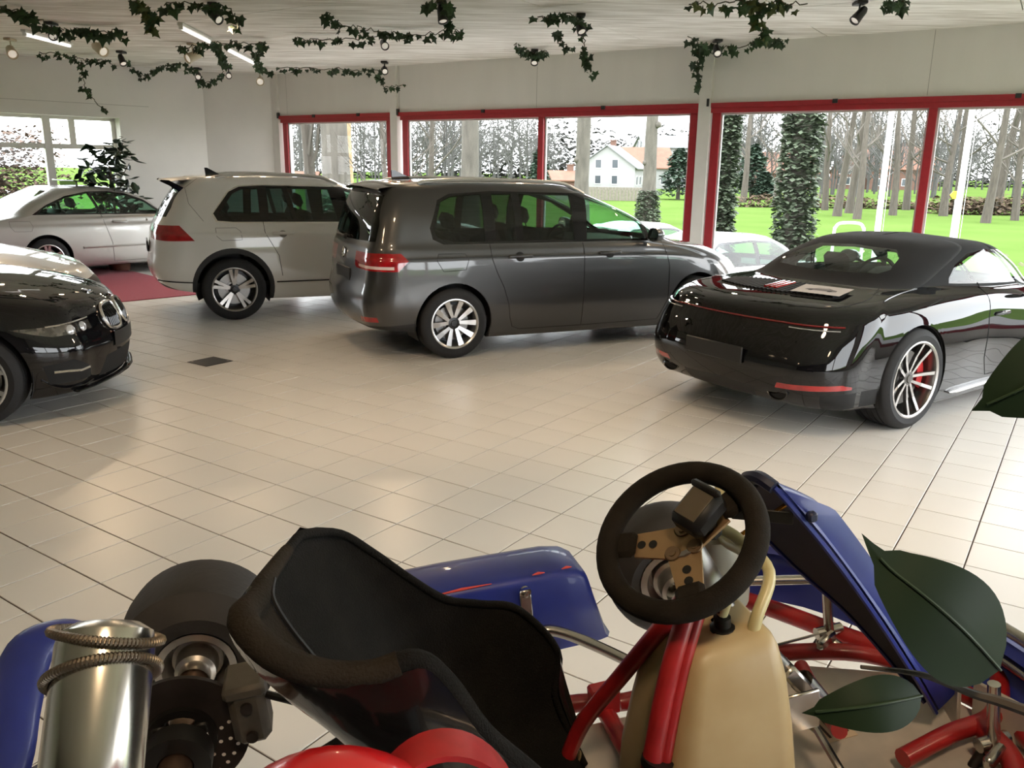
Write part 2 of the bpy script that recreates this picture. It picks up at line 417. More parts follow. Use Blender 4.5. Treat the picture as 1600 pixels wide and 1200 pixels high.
# ================================================================== CAR BUILDER
import numpy as np
def pchip(xs, ys):
    xs = np.array(xs, float); ys = np.array(ys, float); n = len(xs)
    if n == 1: return lambda t: np.full(np.shape(t), ys[0])
    h = np.diff(xs); d = np.diff(ys, axis=0) / (h if ys.ndim == 1 else h[:, None]); m = np.zeros_like(ys)
    if n == 2: m[:] = d[0]
    else:
        a, b = d[:-1], d[1:]; m[1:-1] = np.where(a * b > 0, 2 * a * b / np.where(np.abs(a + b) < 1e-12, 1, a + b), 0); m[0] = d[0]; m[-1] = d[-1]
    def ev(t):
        t = np.clip(np.atleast_1d(np.asarray(t, float)), xs[0], xs[-1]); i = np.clip(np.searchsorted(xs, t, side='right') - 1, 0, n - 2)
        u = (t - xs[i]) / h[i]; hh = h[i]
        if ys.ndim > 1: u = u[:, None]; hh = hh[:, None]
        return ys[i] * (1 + 2 * u) * (1 - u) ** 2 + m[i] * hh * u * (1 - u) ** 2 + ys[i + 1] * u * u * (3 - 2 * u) + m[i + 1] * hh * u * u * (u - 1)
    return ev
def prof(p):
    if isinstance(p, (int, float)): return lambda t: np.full(np.shape(np.atleast_1d(t)), float(p))
    return pchip([a for a, b in p], [b for a, b in p])
NR, NC, NS = 10, 10, 64
def ring_pts(r):
    wf, zf = prof(r['w']), prof(r['z']); xr, xf = r['xr'], r['xf']
    br, bf = r.get('br', .04), r.get('bf', .10); rr, rf = r.get('rr', (.20, .22)), r.get('rf', (.35, .30))
    out = []
    for (x0, sg, bow, (ax, ay), cr) in ((xr, 1, br, rr, r.get('cr', 0)), (xf, -1, bf, rf, r.get('cf', 0))):
        yw = float(wf(x0 + sg * (bow + ax))[0]); ay = min(ay, yw * .9); y1 = yw - ay; cx = x0 + sg * (bow * (y1 / yw) ** 2 + ax); e = []
        for i in range(NR): y = y1 * i / NR; e.append((x0 + sg * bow * (y / yw) ** 2, y))
        for i in range(NC + 1): t = pi / 2 * i / NC; e.append((cx - sg * ax * cos(t), y1 + ay * sin(t)))
        z = [float(zf(x)[0]) + cr * (1 - (y / yw) ** 2) for x, y in e]; out.append([(x, y, zz) for (x, y), zz in zip(e, z)])
    a, b = out; xs = np.linspace(a[-1][0], b[-1][0], NS + 2)[1:-1]
    return np.array(a + [(x, y, z) for x, y, z in zip(xs, wf(xs), zf(xs))] + b[::-1])
def half_body(rings, sub=5):
    P = np.array([ring_pts(r) for r in rings]); k = len(rings); t = []
    for i in range(k - 1):
        n = rings[i].get('sub', sub); t += [i + j / n for j in range(n)]
    t.append(k - 1); ev = pchip(range(k), P.reshape(k, -1)); Q = ev(t).reshape(len(t), -1, 3)
    bm = bmesh.new(); vs = [[bm.verts.new(p) for p in row] for row in Q]; rl = bm.faces.layers.int.new('row')
    for i in range(len(vs) - 1):
        for j in range(len(vs[0]) - 1):
            try: f = bm.faces.new((vs[i][j], vs[i][j + 1], vs[i + 1][j + 1], vs[i + 1][j])); f[rl] = int(t[i] + 1e-6)
            except ValueError: pass
    for v in bm.verts:
        if v.co.y < .0005: v.co.y = 0.
    bmesh.ops.remove_doubles(bm, verts=bm.verts, dist=1e-4)
    bmesh.ops.dissolve_degenerate(bm, dist=1e-5, edges=bm.edges)
    # outward = +y on the flank
    bm.normal_update()
    if sum(f.normal.y * f.calc_area() for f in bm.faces) < 0: bmesh.ops.reverse_faces(bm, faces=bm.faces)
    bm.normal_update(); return bm
AX = {'xz': (0, 2), 'yz': (1, 2), 'xy': (0, 1)}
def cut(bm, pid, poly=None, plane='xz', cond=None, allow=(0,), planes=(), lay=None):
    """give all faces inside a convex outline (seen along one axis) a new part id"""
    pl = []
    if poly:
        a = sum(p[0] * q[1] - q[0] * p[1] for p, q in zip(poly, poly[1:] + poly[:1]))
        if a < 0: poly = poly[::-1]
        i, j = AX[plane]
        for p, q in zip(poly, poly[1:] + poly[:1]):
            d = (q[0] - p[0], q[1] - p[1])
            if abs(d[0]) + abs(d[1]) < 1e-6: continue
            co = V((0, 0, 0)); no = V((0, 0, 0)); co[i], co[j] = p; no[i], no[j] = d[1], -d[0]; pl.append((co, no.normalized()))
    pl += [(V(c), V(nn).normalized()) for c, nn in planes]
    fs = []
    for f in bm.faces:
        if f[lay] not in allow: continue
        if cond and not cond(f.calc_center_median(), f.normal): continue
        if all(min((v.co - co).dot(no) for v in f.verts) < 0 for co, no in pl): fs.append(f)
    for co, no in pl:
        if not fs: return 0
        ed = {e for f in fs for e in f.edges}; vv = {v for f in fs for v in f.verts}
        r = bmesh.ops.bisect_plane(bm, geom=fs + list(ed) + list(vv), dist=2e-5, plane_co=co, plane_no=no)
        fs = [g for g in r['geom'] if isinstance(g, bmesh.types.BMFace) and (g.calc_center_median() - co).dot(no) < 0]
    for f in fs: f[lay] = pid
    return len(fs)
SIDE = lambda c, n: abs(n.y) > .25 and c.y > .35
REAR = lambda c, n: n.x < -.15
FRONT = lambda c, n: n.x > .15
TOP = lambda c, n: n.z > .25
def circle(cx, cz, r, n=40, sq=1.): return [(cx + r * cos(2 * pi * i / n), cz + r * sq * sin(2 * pi * i / n)) for i in range(n)]

def split_parts(bm, lay, table, parent):
    """table: pid -> (name, material, mode, label). Meshes keep the smooth normals of the whole body"""
    bm.normal_update(); made = {}
    nrm = {v: v.normal.copy() for v in bm.verts}
    for v in bm.verts:
        if v.co.y == 0.: n = nrm[v]; n.y = 0; nrm[v] = n.normalized() if n.length > 1e-6 else n
    for pid, (name, m, mode, label) in table.items():
        fs = [f for f in bm.faces if f[lay] == pid]
        if not fs: continue
        for sides in ([(1, -1)] if mode == 'joined' else [(1,), (-1,)]):
            vs = []; ns = []; faces = []; key = {}
            for sd in sides:
                for f in fs:
                    ix = []
                    for v in f.verts:
                        k = (v.index, sd if v.co.y != 0. else 0)
                        if k not in key: key[k] = len(vs); vs.append((v.co.x, v.co.y * sd, v.co.z)); q = nrm[v]; ns.append((q.x, q.y * sd, q.z))
                        ix.append(key[k])
                    faces.append(tuple(ix) if sd > 0 else tuple(ix[::-1]))
            comps = [faces]
            if pid != 0:      # one object for each separate piece
                par = list(range(len(vs)))
                def find(a):
                    while par[a] != a: par[a] = par[par[a]]; a = par[a]
                    return a
                for f in faces:
                    for b in f[1:]: par[find(f[0])] = find(b)
                grp = {}
                for f in faces: grp.setdefault(find(f[0]), []).append(f)
                comps = list(grp.values())
            for fc in comps:
                use = sorted({i for f in fc for i in f}); re_ = {k: i for i, k in enumerate(use)}
                me = bpy.data.meshes.new(name); me.from_pydata([vs[i] for i in use], [], [tuple(re_[i] for i in f) for f in fc]); me.materials.append(m); me.shade_smooth(); me.update()
                me.normals_split_custom_set_from_vertices([ns[i] for i in use])
                o = link_mesh(name, me, parent); made.setdefault(pid, []).append(o)
                if label: o['label'] = label
    return made
def lining(bm, lay, pids, parent, m, t=.025):
    bm.normal_update(); q = MB(); key = {}
    for f in bm.faces:
        if f[lay] not in pids: continue
        for sd in (1, -1):
            ix = []
            for v in f.verts:
                k = (v.index, sd)
                if k not in key:
                    key[k] = len(q.v); c = v.co - v.normal * t
                    q.v.append((c.x, max(c.y, 0) * sd, c.z))
                ix.append(key[k])
            q.f.append(tuple(ix[::-1]) if sd > 0 else tuple(ix)); q.m.append(0)
    me = bpy.data.meshes.new('inner_lining'); me.from_pydata(q.v, [], q.f); me.materials.append(m); me.shade_smooth(); me.update()
    return link_mesh('inner_lining', me, parent)

class Car:
    def __init__(s, name, label, rings, pos, heading, group=None, sub=5):
        s.root = thing(name, label, 'car', pos, heading, group); s.bm = half_body(rings, sub)
        s.lay = s.bm.faces.layers.int.new('pid'); s.tab = {}; s.n = 0; s.pid = {}
        s.bvh = BVHTree.FromBMesh(s.bm)
    def part(s, key, name, m, mode='each', label=None):
        s.n += 1; s.pid[key] = s.n; s.tab[s.n] = (name, m, mode, label); return s.n
    def cut(s, key, poly=None, plane='xz', cond=SIDE, allow=None, planes=()):
        al = (0,) if allow is None else tuple(0 if a == 0 else s.pid[a] for a in allow)
        pid = -1 if key is None else s.pid[key]
        return cut(s.bm, pid, poly, plane, cond, al, planes, s.lay)
    def assign(s, key, fn, allow=(0,)):
        rl = s.bm.faces.layers.int['row']
        for f in s.bm.faces:
            if f[s.lay] in allow and fn(f.calc_center_median(), f[rl]): f[s.lay] = s.pid[key]
    def finish(s, body_mat, lin_mat, body_name='body_shell', line_keys=()):
        bm = s.bm
        bmesh.ops.delete(bm, geom=[f for f in bm.faces if f[s.lay] == -1], context='FACES')
        bm.verts.index_update()
        s.tab[0] = (body_name, body_mat, 'joined', None)
        bm.verts.ensure_lookup_table()
        made = split_parts(bm, s.lay, s.tab, s.root)
        lining(bm, s.lay, [0] + [s.pid[k] for k in line_keys], s.root, lin_mat)
        s.made = made; bm.free(); return made
    def side(s, x, z, sd=1, lift=0.):
        h = s.bvh.ray_cast(V((x, 3, z)), V((0, -1, 0)))
        if h[0] is None: return V((x, .8 * sd, z)), V((0, sd, 0))
        p, n = h[0] + h[1] * lift, h[1]; return V((p.x, p.y * sd, p.z)), V((n.x, n.y * sd, n.z))
    def hit(s, o, d, lift=0.):
        h = s.bvh.ray_cast(V(o), V(d))
        return (h[0] + h[1] * lift, h[1]) if h[0] is not None else (V(o) + V(d), -V(d))
    def lines(s, paths, m, r=.0035, sides=(1, -1), name='shut_line'):
        for pth in paths:
            pts = []
            for a, b in zip(pth, pth[1:]):
                k = max(2, int(math.hypot(b[0] - a[0], b[1] - a[1]) / .04)); pts += [(a[0] + (b[0] - a[0]) * i / k, a[1] + (b[1] - a[1]) * i / k) for i in range(k)]
            pts.append(pth[-1])
            for sd in sides:
                MB().tube([s.side(x, z, sd)[0] for x, z in pts], r, 5).build(name, m, s.root)

# ---- wheels
m_tyre = mat('tyre_rubber', (.012, .012, .013), .78, noise=.3, nscale=40)
m_alloy = mat('alloy_silver', (.62, .62, .62), .28, metal=.9)
m_alloyd = mat('alloy_dark', (.035, .036, .038), .35, metal=.6)
m_alloyg = mat('alloy_graphite', (.11, .105, .10), .32, metal=.85)
m_disc = mat('brake_disc_steel', (.30, .29, .28), .4, metal=.9)
m_dark = mat('dark_plastic', (.012, .012, .013), .6)
m_gap = mat('panel_gap', (.004, .004, .004), .8)
m_inner = mat('cabin_lining', (.02, .02, .021), .85)
m_cloth = mat('seat_cloth', (.018, .018, .02), .9, noise=.3, nscale=60)
m_chrome = mat('chrome', (.75, .75, .75), .08, metal=1.)
m_caliper = mat('brake_caliper_red', (.45, .01, .012), .4)
def wheel_protos(tag, rt, rr, wd, spokes, face, back, cap=m_alloyd, caliper=None, grooves=True, disc_r=.0):
    """meshes with the axle on +y (outside)"""
    h = wd / 2; t = MB(); pr = [(rr - .01, -h + .02), (rr + .004, -h), ((rt + rr) / 2, -h - .007), (rt - .025, -h + .004), (rt - .006, -h + .022)]
    top = [(rt, -h + .035)]
    if grooves:
        for gx in (-.45, -.15, .15, .45): top += [(rt, gx * h - .006), (rt - .008, gx * h - .004), (rt - .008, gx * h + .004), (rt, gx * h + .006)]
    top += [(rt, h - .035)]
    pr = pr + top + [(r, -x) for r, x in pr[::-1]]; t.lathe(pr, axis=(0, 1, 0), n=48)
    tyre = t.mesh('wheel', m_tyre, ang=35)
    b = MB(); b.lathe([(rr + .006, h + .002), (rr - .004, h + .004), (rr - .014, h - .004), (rr - .020, h - .03), (rr - .035, -h + .01)], axis=(0, 1, 0), n=48); b.mi = 1
    b.lathe([(rr - .035, -h + .012), (.02, -h + .03)], axis=(0, 1, 0), n=32)
    k = MB(); 
    for (ang, skew, r0, r1, w0, w1, y0, y1, th) in spokes:
        q = []
        ca, sa = cos(ang), sin(ang)
        for r, w, sk, y in ((r0, w0, 0, y0), ((r0 + r1) / 2, (w0 + w1) / 2, skew * .5, y0 + (y1 - y0) * .35), (r1, w1, skew, y1)):
            for sgn in (-1, 1):
                tx, tz = r, sgn * w / 2 + sk
                q.append(V((tx * ca - tz * sa, h - y, tx * sa + tz * ca)))
        n = len(q); q2 = [V((p.x, p.y - th, p.z)) for p in q]
        k.mi = 0; k.add(q, [(0, 1, 3, 2), (2, 3, 5, 4)])
        k.mi = 1; k.add(q + q2, [(0, 2, 8, 6), (2, 4, 10, 8), (3, 1, 7, 9), (5, 3, 9, 11), (1, 0, 6, 7), (4, 5, 11, 10), (6, 8, 9, 7), (8, 10, 11, 9)])
    yh = h - spokes[0][6]
    cp = MB(); cp.lathe([(0, yh + .012), (.028, yh + .010), (.034, yh + .002), (.06, yh - .002), (.066, yh - .03), (.066, -.02)], axis=(0, 1, 0), n=24)
    d = MB(); dr = disc_r or rr * .72; d.lathe([(dr, h - .10), (dr, h - .125), (.06, h - .125), (.06, h - .085), (.09, h - .085), (.09, h - .10), (dr, h - .10)], axis=(0, 1, 0), n=32)
    res = [('rim', b.mesh('rim', [face, back], ang=35)), ('spokes', k.mesh('spokes', [face, back], smooth=False)), ('hub_cap', cp.mesh('hub_cap', cap)), ('brake_disc', d.mesh('brake_disc', m_disc))]
    if caliper:
        c = MB(); 
        for sgn in (1,):
            c.lathe([(dr - .06, h - .075), (dr + .012, h - .075), (dr + .012, h - .15), (dr - .06, h - .15)], axis=(0, 1, 0), n=10, a0=-.5, a1=.5, closed_prof=True)
        res.append(('brake_caliper', c.mesh('brake_caliper', caliper)))
    return tyre, res
def put_wheels(car, protos, xs, yc, rt, steer=0., y_front=None):
    tyre, parts = protos
    for i, x in enumerate(xs):
        yy = y_front if (y_front and i == 1) else yc
        for sd in (1, -1):
            w = link_mesh('wheel', tyre, car.root); w.location = (x, yy * sd, rt); w.rotation_euler = (0, 0, (0 if sd > 0 else pi) + (steer if i else 0))
            for nm, me in parts:
                link_mesh(nm, me, w)
def arch_liner(car, x, z, r, y0, y1):
    for sd in (1, -1): MB().lathe([(r, y1), (r, y0), (.05, y0)], c=(x, 0, z), axis=(0, sd, 0), n=28, a0=-.42, a1=pi + .42).build('wheel_house', m_dark, car.root, recalc=False)
def cabin(car, x0, x1, zf, hw, seats, dash_x, belt, wheel_side=1, m=None, rear_x=None, st_r=.19, seat_top=None):
    """floor pan, seats with head rests, dashboard and steering wheel. seats: list of (x, y, width)"""
    m = m or m_cloth
    q = MB(); q.box(((x0 + x1) / 2, 0, zf), (x1 - x0, hw * 2, .06)); q.build('floor_pan', m_inner, car.root)
    for (x, y, w, top) in seats:
        s = MB(); s.box((x + .24, y, zf + .22), (.50, w, .17), .05)
        a = R_(18); ax = (V((cos(a), 0, sin(a))), V((0, 1, 0)), V((-sin(a), 0, cos(a))))
        hb = top - .2 - zf - .25
        c = V((x, y, zf + .25)) + ax[2] * (hb / 2); s.box(c, (.13, w * .96, hb), .045, ax=ax)
        o = s.build('seat', m, car.root)
        nh = 2 if w > .9 else 1
        for k in range(nh):
            hr = MB(); yy = y if nh == 1 else y + (k - .5) * w * .55
            c = V((x, yy, zf + .25)) + ax[2] * (hb + .13); hr.box(c, (.09, .25, .17), .04, ax=ax)
            for e in (-.05, .05): hr.rod(c + V((0, e, 0)) - ax[2] * .06, c + V((0, e, 0)) - ax[2] * .16, .006, 6)
            hr.build('headrest', m, o)
    d = MB(); prof_ = [(dash_x - .05, zf + .25), (dash_x - .12, belt - .22), (dash_x - .10, belt - .06), (dash_x + .05, belt - .01), (dash_x + .55, belt - .03), (dash_x + .55, zf + .2)]
    d.prism(prof_, lambda u, v, k: V((u, k, v)), -hw * .92, hw * .92); d.build('dashboard', m_inner, car.root)
    sw = MB(); c = V((dash_x - .28, .37 * wheel_side, belt - .08)); nn = V((-.92, 0, .38)).normalized(); ux = V((0, 1, 0)); uz = nn.cross(ux)
    sw.tube([c + (ux * cos(t) + uz * sin(t)) * st_r for t in [2 * pi * i / 24 for i in range(24)]], .016, 6, closed=True)
    sw.rod(c, c - nn * .3, .03); sw.box(c, (.05, st_r * 1.9, .05), .01, ax=(nn, ux, uz)); sw.build('steering_wheel', m_inner, car.root)
def mirror(car, x, z, y, m_case, m_stem=None, w=.19, h=.14, d=.10, lift=.05):
    gm = mat('mirror_glass', (.7, .74, .76), .03, metal=1.)
    for sd in (1, -1):
        q = MB(); c = V((x, (y + .12) * sd, z + lift)); pts = []
        for i in range(7):
            t = i / 6; r = sqrt(max(0, 1 - (t * 1.0) ** 2.6)) if i < 6 else .15
            r = max(r, .12); pts.append([c + V((t * d * 1.25 - d * .3, cos(a) * w / 2 * r * sd, sin(a) * h / 2 * r)) for a in [2 * pi * k / 16 for k in range(17)]])
        q.grid(pts); q.add([pts[-1][k] for k in range(16)], [tuple(range(16))])
        q.tube([c + V((.02, -.07 * sd, -.03)), c + V((.01, -.14 * sd, -.05))], [.03, .022], 8, flat=.6)
        o = q.build('wing_mirror', m_case, car.root)
        g = MB(); g.add([c + V((-d * .3 + .004, cos(a) * w * .45 * sd, sin(a) * h * .44)) for a in [2 * pi * k / 16 for k in range(16)]], [tuple(range(16))]); g.build('mirror_glass', gm, o)
def badge(car, p, n, r, name='badge', up=(0, 0, 1)):
    x, y, z = frame(n, up); q = MB(); p = V(p)
    q.lathe([(r, 0), (r, .008), (r * .82, .010), (r * .80, .004), (0, .004)], c=p, axis=n, n=20)
    return q.build(name, m_chrome, car.root), (x, y, z)

def rings_car(L, hw, nose_z=.72, cowl=(3.35, .95), header=(2.55, 1.33), H=1.41, rtop=(1.55, 1.34), bl=(.80, .98), tail_z=.95, sill=.17, bump=.50, belt=.93, waist=.80, tw=.56, gw=None, rear_low=.30, hood_crown=.02, fbow=.28, frad=(.5, .34)):
    """a saloon, coupe or hatchback: lower body, bonnet, boot and a tapered glasshouse"""
    gw = gw or hw - .075; mx = (cowl[0] + L - .1) / 2
    return [
     dict(xr=.22, xf=L - .28, w=hw - .22, z=[(.2, rear_low), (.8, sill + .06), (L - .7, sill + .03), (L - .2, sill + .03)], rr=(.2, .2)),
     dict(xr=.08, xf=L - .10, w=[(0, hw - .10), (1., hw - .055), (L - .9, hw - .055), (L, hw - .12)], z=[(0, rear_low), (.6, rear_low - .04), (1.1, sill), (L - .9, sill), (L, sill)], br=.08, rr=(.25, .26), bf=fbow * .8, rf=(frad[0] * .8, frad[1])),
     dict(xr=.02, xf=L - .03, w=[(0, hw - .06), (1., hw - .018), (L - .9, hw - .02), (L, hw - .08)], z=[(0, rear_low + .10), (.7, rear_low + .05), (1.3, sill + .10), (L - 1.2, sill + .10), (L, sill + .10)], br=.08, rr=(.28, .28), bf=fbow, rf=frad),
     dict(xr=.0, xf=L, w=[(0, hw - .05), (1., hw), (L - .9, hw), (L, hw - .07)], z=[(0, bump + .03), (1., bump + .05), (L - 1, bump), (L, bump - .05)], br=.08, rr=(.30, .28), bf=fbow, rf=frad),
     dict(xr=.03, xf=L - .03, w=[(0, hw - .05), (1., hw - .002), (L - .9, hw - .004), (L, hw - .08)], z=[(0, bump + .17), (1., bump + .18), (L - 1, bump + .13), (L, bump + .06)], br=.08, rr=(.30, .28), bf=fbow + .02, rf=frad),
     dict(xr=.05, xf=L - .09, w=[(0, hw - .06), (1., hw - .012), (L - .9, hw - .016), (L, hw - .11)], z=[(0, tail_z - .09), (1., waist), (L - 1.3, waist - .02), (L - .7, waist - .06), (L, nose_z - .03)], br=.08, rr=(.30, .28), bf=fbow + .02, rf=(frad[0] + .05, frad[1]), sub=3),
     dict(xr=.07, xf=L - .15, w=[(0, hw - .075), (1., hw - .032), (L - .9, hw - .04), (L, hw - .14)], z=[(0, tail_z - .03), (1., waist + .045), (L - 1.3, waist + .03), (L - .7, waist), (L, nose_z + .02)], br=.08, rr=(.30, .27), bf=fbow, rf=(frad[0] + .05, frad[1])),
     dict(xr=.07 + (bl[0] - .07) * .42, xf=mx, w=[(0, hw - .11), (1., hw - .05), (L - 1.2, hw - .055), (L, hw - .16)], z=[(0, tail_z), (1., belt - .035), (cowl[0], belt - .02), (mx, (nose_z + cowl[1]) / 2 + .045)], br=.08, rr=(.28, .26), bf=.18, rf=(frad[0], frad[1] + .02), cf=hood_crown),
     dict(xr=bl[0], xf=cowl[0], w=[(0, gw - .10), (1.2, gw - .01), (cowl[0] - .6, gw - .01), (cowl[0], gw - .06)], z=[(0, bl[1]), (bl[0] + .4, bl[1] - .01), (2., belt), (cowl[0], cowl[1])], br=.10, rr=(.30, .22), bf=.22, rf=(.40, .22), cf=.015, sub=6),
     dict(xr=(bl[0] + rtop[0]) / 2 - .03, xf=(cowl[0] + header[0]) / 2 + .03, w=[(0, (gw + tw) / 2 - .04), (1.6, (gw + tw) / 2 + .03), (2.6, (gw + tw) / 2 + .02), (3., (gw + tw) / 2 - .02)], z=[(0, (bl[1] + rtop[1]) / 2 + .02), (1.9, (belt + H) / 2), (2.6, (belt + H) / 2), (4., (cowl[1] + header[1]) / 2 + .02)], br=.10, rr=(.28, .18), bf=.20, rf=(.36, .18), cf=.02, sub=6),
     dict(xr=rtop[0], xf=header[0], w=[(1, tw - .03), (1.9, tw + .01), (2.6, tw - .02)], z=[(1, rtop[1] - .02), ((rtop[0] + header[0]) / 2, H - .045), (header[0], header[1] - .02)], br=.08, rr=(.22, .15), bf=.14, rf=(.25, .15), cf=.03, cr=.03, sub=3),
     dict(xr=rtop[0] + .06, xf=header[0] - .06, w=tw - .08, z=[(1, rtop[1] + .01), ((rtop[0] + header[0]) / 2, H - .016), (header[0], header[1] + .01)], br=.06, rr=(.2, .13), bf=.12, rf=(.22, .14), cf=.025, cr=.02),
     dict(xr=rtop[0] + .16, xf=header[0] - .16, w=.01, z=[(1, rtop[1] + .035), ((rtop[0] + header[0]) / 2, H), (header[0], header[1] + .04)], br=.0, rr=(.02, .005), bf=.0, rf=(.02, .005))]
# ================================================================== grey people carrier
p_grey = mat('paint_tungsten_grey', (.066, .066, .066), .36, metal=.75, coat=1., noise=.06, nscale=900)
p_glossblack = mat('gloss_black_trim', (.005, .005, .006), .3, coat=1., spec=0.)
g_priv = glass_mat('privacy_glass', (.16, .20, .18), 1.5)
g_clear = glass_mat('car_glass_green', (.52, .74, .62), 1.5)
g_dark = glass_mat('rear_glass_dark', (.05, .06, .06), 1.5)
m_lensred = mat('lamp_lens_red', (.42, .008, .012), .12, coat=1., noise=.45, nscale=14)
m_lensclear = mat('lamp_lens_clear', (.6, .6, .6), .08, coat=1., metal=.3, noise=.3, nscale=25)
m_plate = mat('blank_plate_black', (.01, .01, .011), .35)
m_silver = mat('satin_silver_trim', (.62, .62, .61), .3, metal=.8)
def rings_touran():
    return [
     dict(xr=.22, xf=4.25, w=.66, z=[(.2, .30), (.7, .24), (3.9, .20), (4.25, .22)], rr=(.2, .2)),
     dict(xr=.07, xf=4.43, w=[(0, .80), (.9, .845), (3.6, .845), (4.4, .80)], z=[(.06, .31), (.5, .27), (1.0, .18), (3.6, .165), (4.0, .18), (4.43, .19)], br=.08, rr=(.25, .26), bf=.2),
     dict(xr=.01, xf=4.50, w=[(0, .84), (.9, .888), (3.6, .885), (4.5, .83)], z=[(0, .43), (.6, .38), (1.2, .285), (3.2, .275), (3.9, .31), (4.5, .30)], br=.08, rr=(.28, .26), bf=.24, rf=(.4, .3)),
     dict(xr=.0, xf=4.525, w=[(0, .85), (.9, .914), (3.6, .912), (4.5, .84)], z=[(0, .57), (1.3, .55), (3.1, .54), (4.0, .52), (4.5, .47)], br=.08, rr=(.30, .26), bf=.26, rf=(.42, .3)),
     dict(xr=.04, xf=4.50, w=[(0, .84), (.9, .912), (3.6, .908), (4.5, .83)], z=[(0, .74), (1.3, .74), (3.1, .72), (4.0, .68), (4.5, .61)], br=.07, rr=(.30, .26), bf=.28, rf=(.45, .3)),
     dict(xr=.06, xf=4.42, w=[(0, .83), (.9, .902), (3.4, .896), (4.4, .80)], z=[(0, .93), (1.3, .935), (3.1, .915), (3.9, .84), (4.42, .74)], br=.06, rr=(.30, .25), bf=.28, rf=(.5, .32), sub=3),
     dict(xr=.066, xf=4.36, w=[(0, .822), (.9, .888), (3.4, .880), (4.4, .78)], z=[(0, .955), (1.3, .965), (3.1, .945), (3.9, .875), (4.36, .80)], br=.06, rr=(.30, .25), bf=.26, rf=(.5, .32)),
     dict(xr=.08, xf=4.0, w=[(0, .81), (.9, .872), (3.0, .868), (3.9, .80)], z=[(0, 1.03), (1.3, 1.02), (3.0, 1.005), (3.6, .98), (4.0, .945)], br=.06, rr=(.28, .24), bf=.18, rf=(.5, .34), cf=.03),
     dict(xr=.10, xf=3.56, w=[(0, .79), (.9, .852), (3.0, .84), (3.6, .78)], z=[(0, 1.085), (1.3, 1.065), (3.0, 1.05), (3.56, 1.04)], br=.06, rr=(.26, .22), bf=.22, rf=(.40, .22), cf=.015, sub=6),
     dict(xr=.17, xf=3.02, w=[(0, .73), (.9, .790), (2.6, .775), (3.1, .72)], z=[(0, 1.34), (1.3, 1.34), (2.6, 1.335), (3.02, 1.31)], br=.06, rr=(.24, .20), bf=.20, rf=(.36, .18), cf=.02, sub=6),
     dict(xr=.29, xf=2.44, w=[(0, .62), (.9, .665), (2.2, .655), (2.5, .61)], z=[(0, 1.565), (1.2, 1.592), (2.0, 1.578), (2.44, 1.53)], br=.05, rr=(.20, .16), bf=.16, rf=(.28, .16), cf=.03, cr=.02, sub=3),
     dict(xr=.33, xf=2.36, w=[(0, .55), (.9, .60), (2.2, .59), (2.4, .55)], z=[(0, 1.595), (1.2, 1.626), (2.0, 1.612), (2.4, 1.56)], br=.05, rr=(.18, .14), bf=.15, rf=(.25, .15), cf=.03, cr=.02),
     dict(xr=.38, xf=2.28, w=.30, z=[(.3, 1.622), (1.2, 1.648), (2.0, 1.636), (2.3, 1.59)], br=.02, rr=(.1, .1), bf=.05, rf=(.1, .1), cf=.015, cr=.01),
     dict(xr=.42, xf=2.22, w=.01, z=[(.3, 1.632), (1.2, 1.653), (2.0, 1.642), (2.3, 1.605)], br=.0, rr=(.02, .005), bf=.0, rf=(.02, .005))]
RT = .335
c = Car('people_carrier', 'dark grey people carrier with roof rails between the white off-roader and the black convertible', rings_touran(), (0, 0, 0), 0)
xr_, xf_ = .87, 3.656
c.part('dlo', 'window_surround', p_glossblack); c.part('glassr', 'rear_side_window', g_priv); c.part('glassf', 'front_side_window', g_clear)
c.part('ws', 'windscreen', g_clear, 'joined'); c.part('rw', 'rear_window', g_dark, 'joined', 'dark tinted rear window'); c.part('tail', 'tail_lamp', m_lensred, 'each', 'red tail lamp')
c.part('door', 'door', p_grey); c.part('doorr', 'rear_door', p_grey); c.part('bump', 'bumper_valance', m_dark, 'joined'); c.part('head', 'headlamp', m_lensclear); c.part('grille', 'grille', m_dark, 'joined')
c.part('hatch', 'tailgate', p_grey, 'joined'); c.part('refl', 'reflector', m_lensred); c.part('strip', 'lamp_strip', mat('lamp_reverse_white', (.75, .6, .58), .15, coat=1.))
for x in (xr_, xf_): c.cut(None, circle(x, RT + .01, .375), cond=lambda c_, n_: c_.y > .45 and c_.z < .85, allow=(0,))
c.cut('dlo', [(.78, 1.072), (3.36, 1.062), (3.30, 1.10), (2.98, 1.30), (2.7, 1.43), (2.35, 1.53), (1.3, 1.55), (.88, 1.525), (.76, 1.47), (.66, 1.22), (.68, 1.12)])
c.cut('glassr', [(.80, 1.095), (1.20, 1.09), (1.20, 1.525), (.90, 1.505), (.79, 1.455), (.70, 1.22), (.72, 1.14)], allow=('dlo',))
c.cut('glassr', [(1.31, 1.095), (1.52, 1.095), (1.52, 1.525), (1.31, 1.525)], allow=('dlo',))
c.cut('glassr', [(1.60, 1.095), (2.16, 1.09), (2.16, 1.52), (1.60, 1.525)], allow=('dlo',))
c.cut('glassf', [(2.30, 1.09), (3.00, 1.085), (2.98, 1.25), (2.66, 1.41), (2.33, 1.50)], allow=('dlo',))
c.cut('glassf', [(3.05, 1.085), (3.27, 1.08), (3.24, 1.10), (3.05, 1.215)], allow=('dlo',))
c.cut('ws', [(-.1, 1.065), (.70, 1.06), (.56, 1.515), (-.1, 1.555)], 'yz', lambda a, b: b.x > .25 and a.x > 2.2)
c.cut('rw', [(-.1, 1.085), (.715, 1.10), (.70, 1.25), (.605, 1.51), (-.1, 1.535)], 'yz', lambda a, b: b.x < -.1 and a.x < .6)
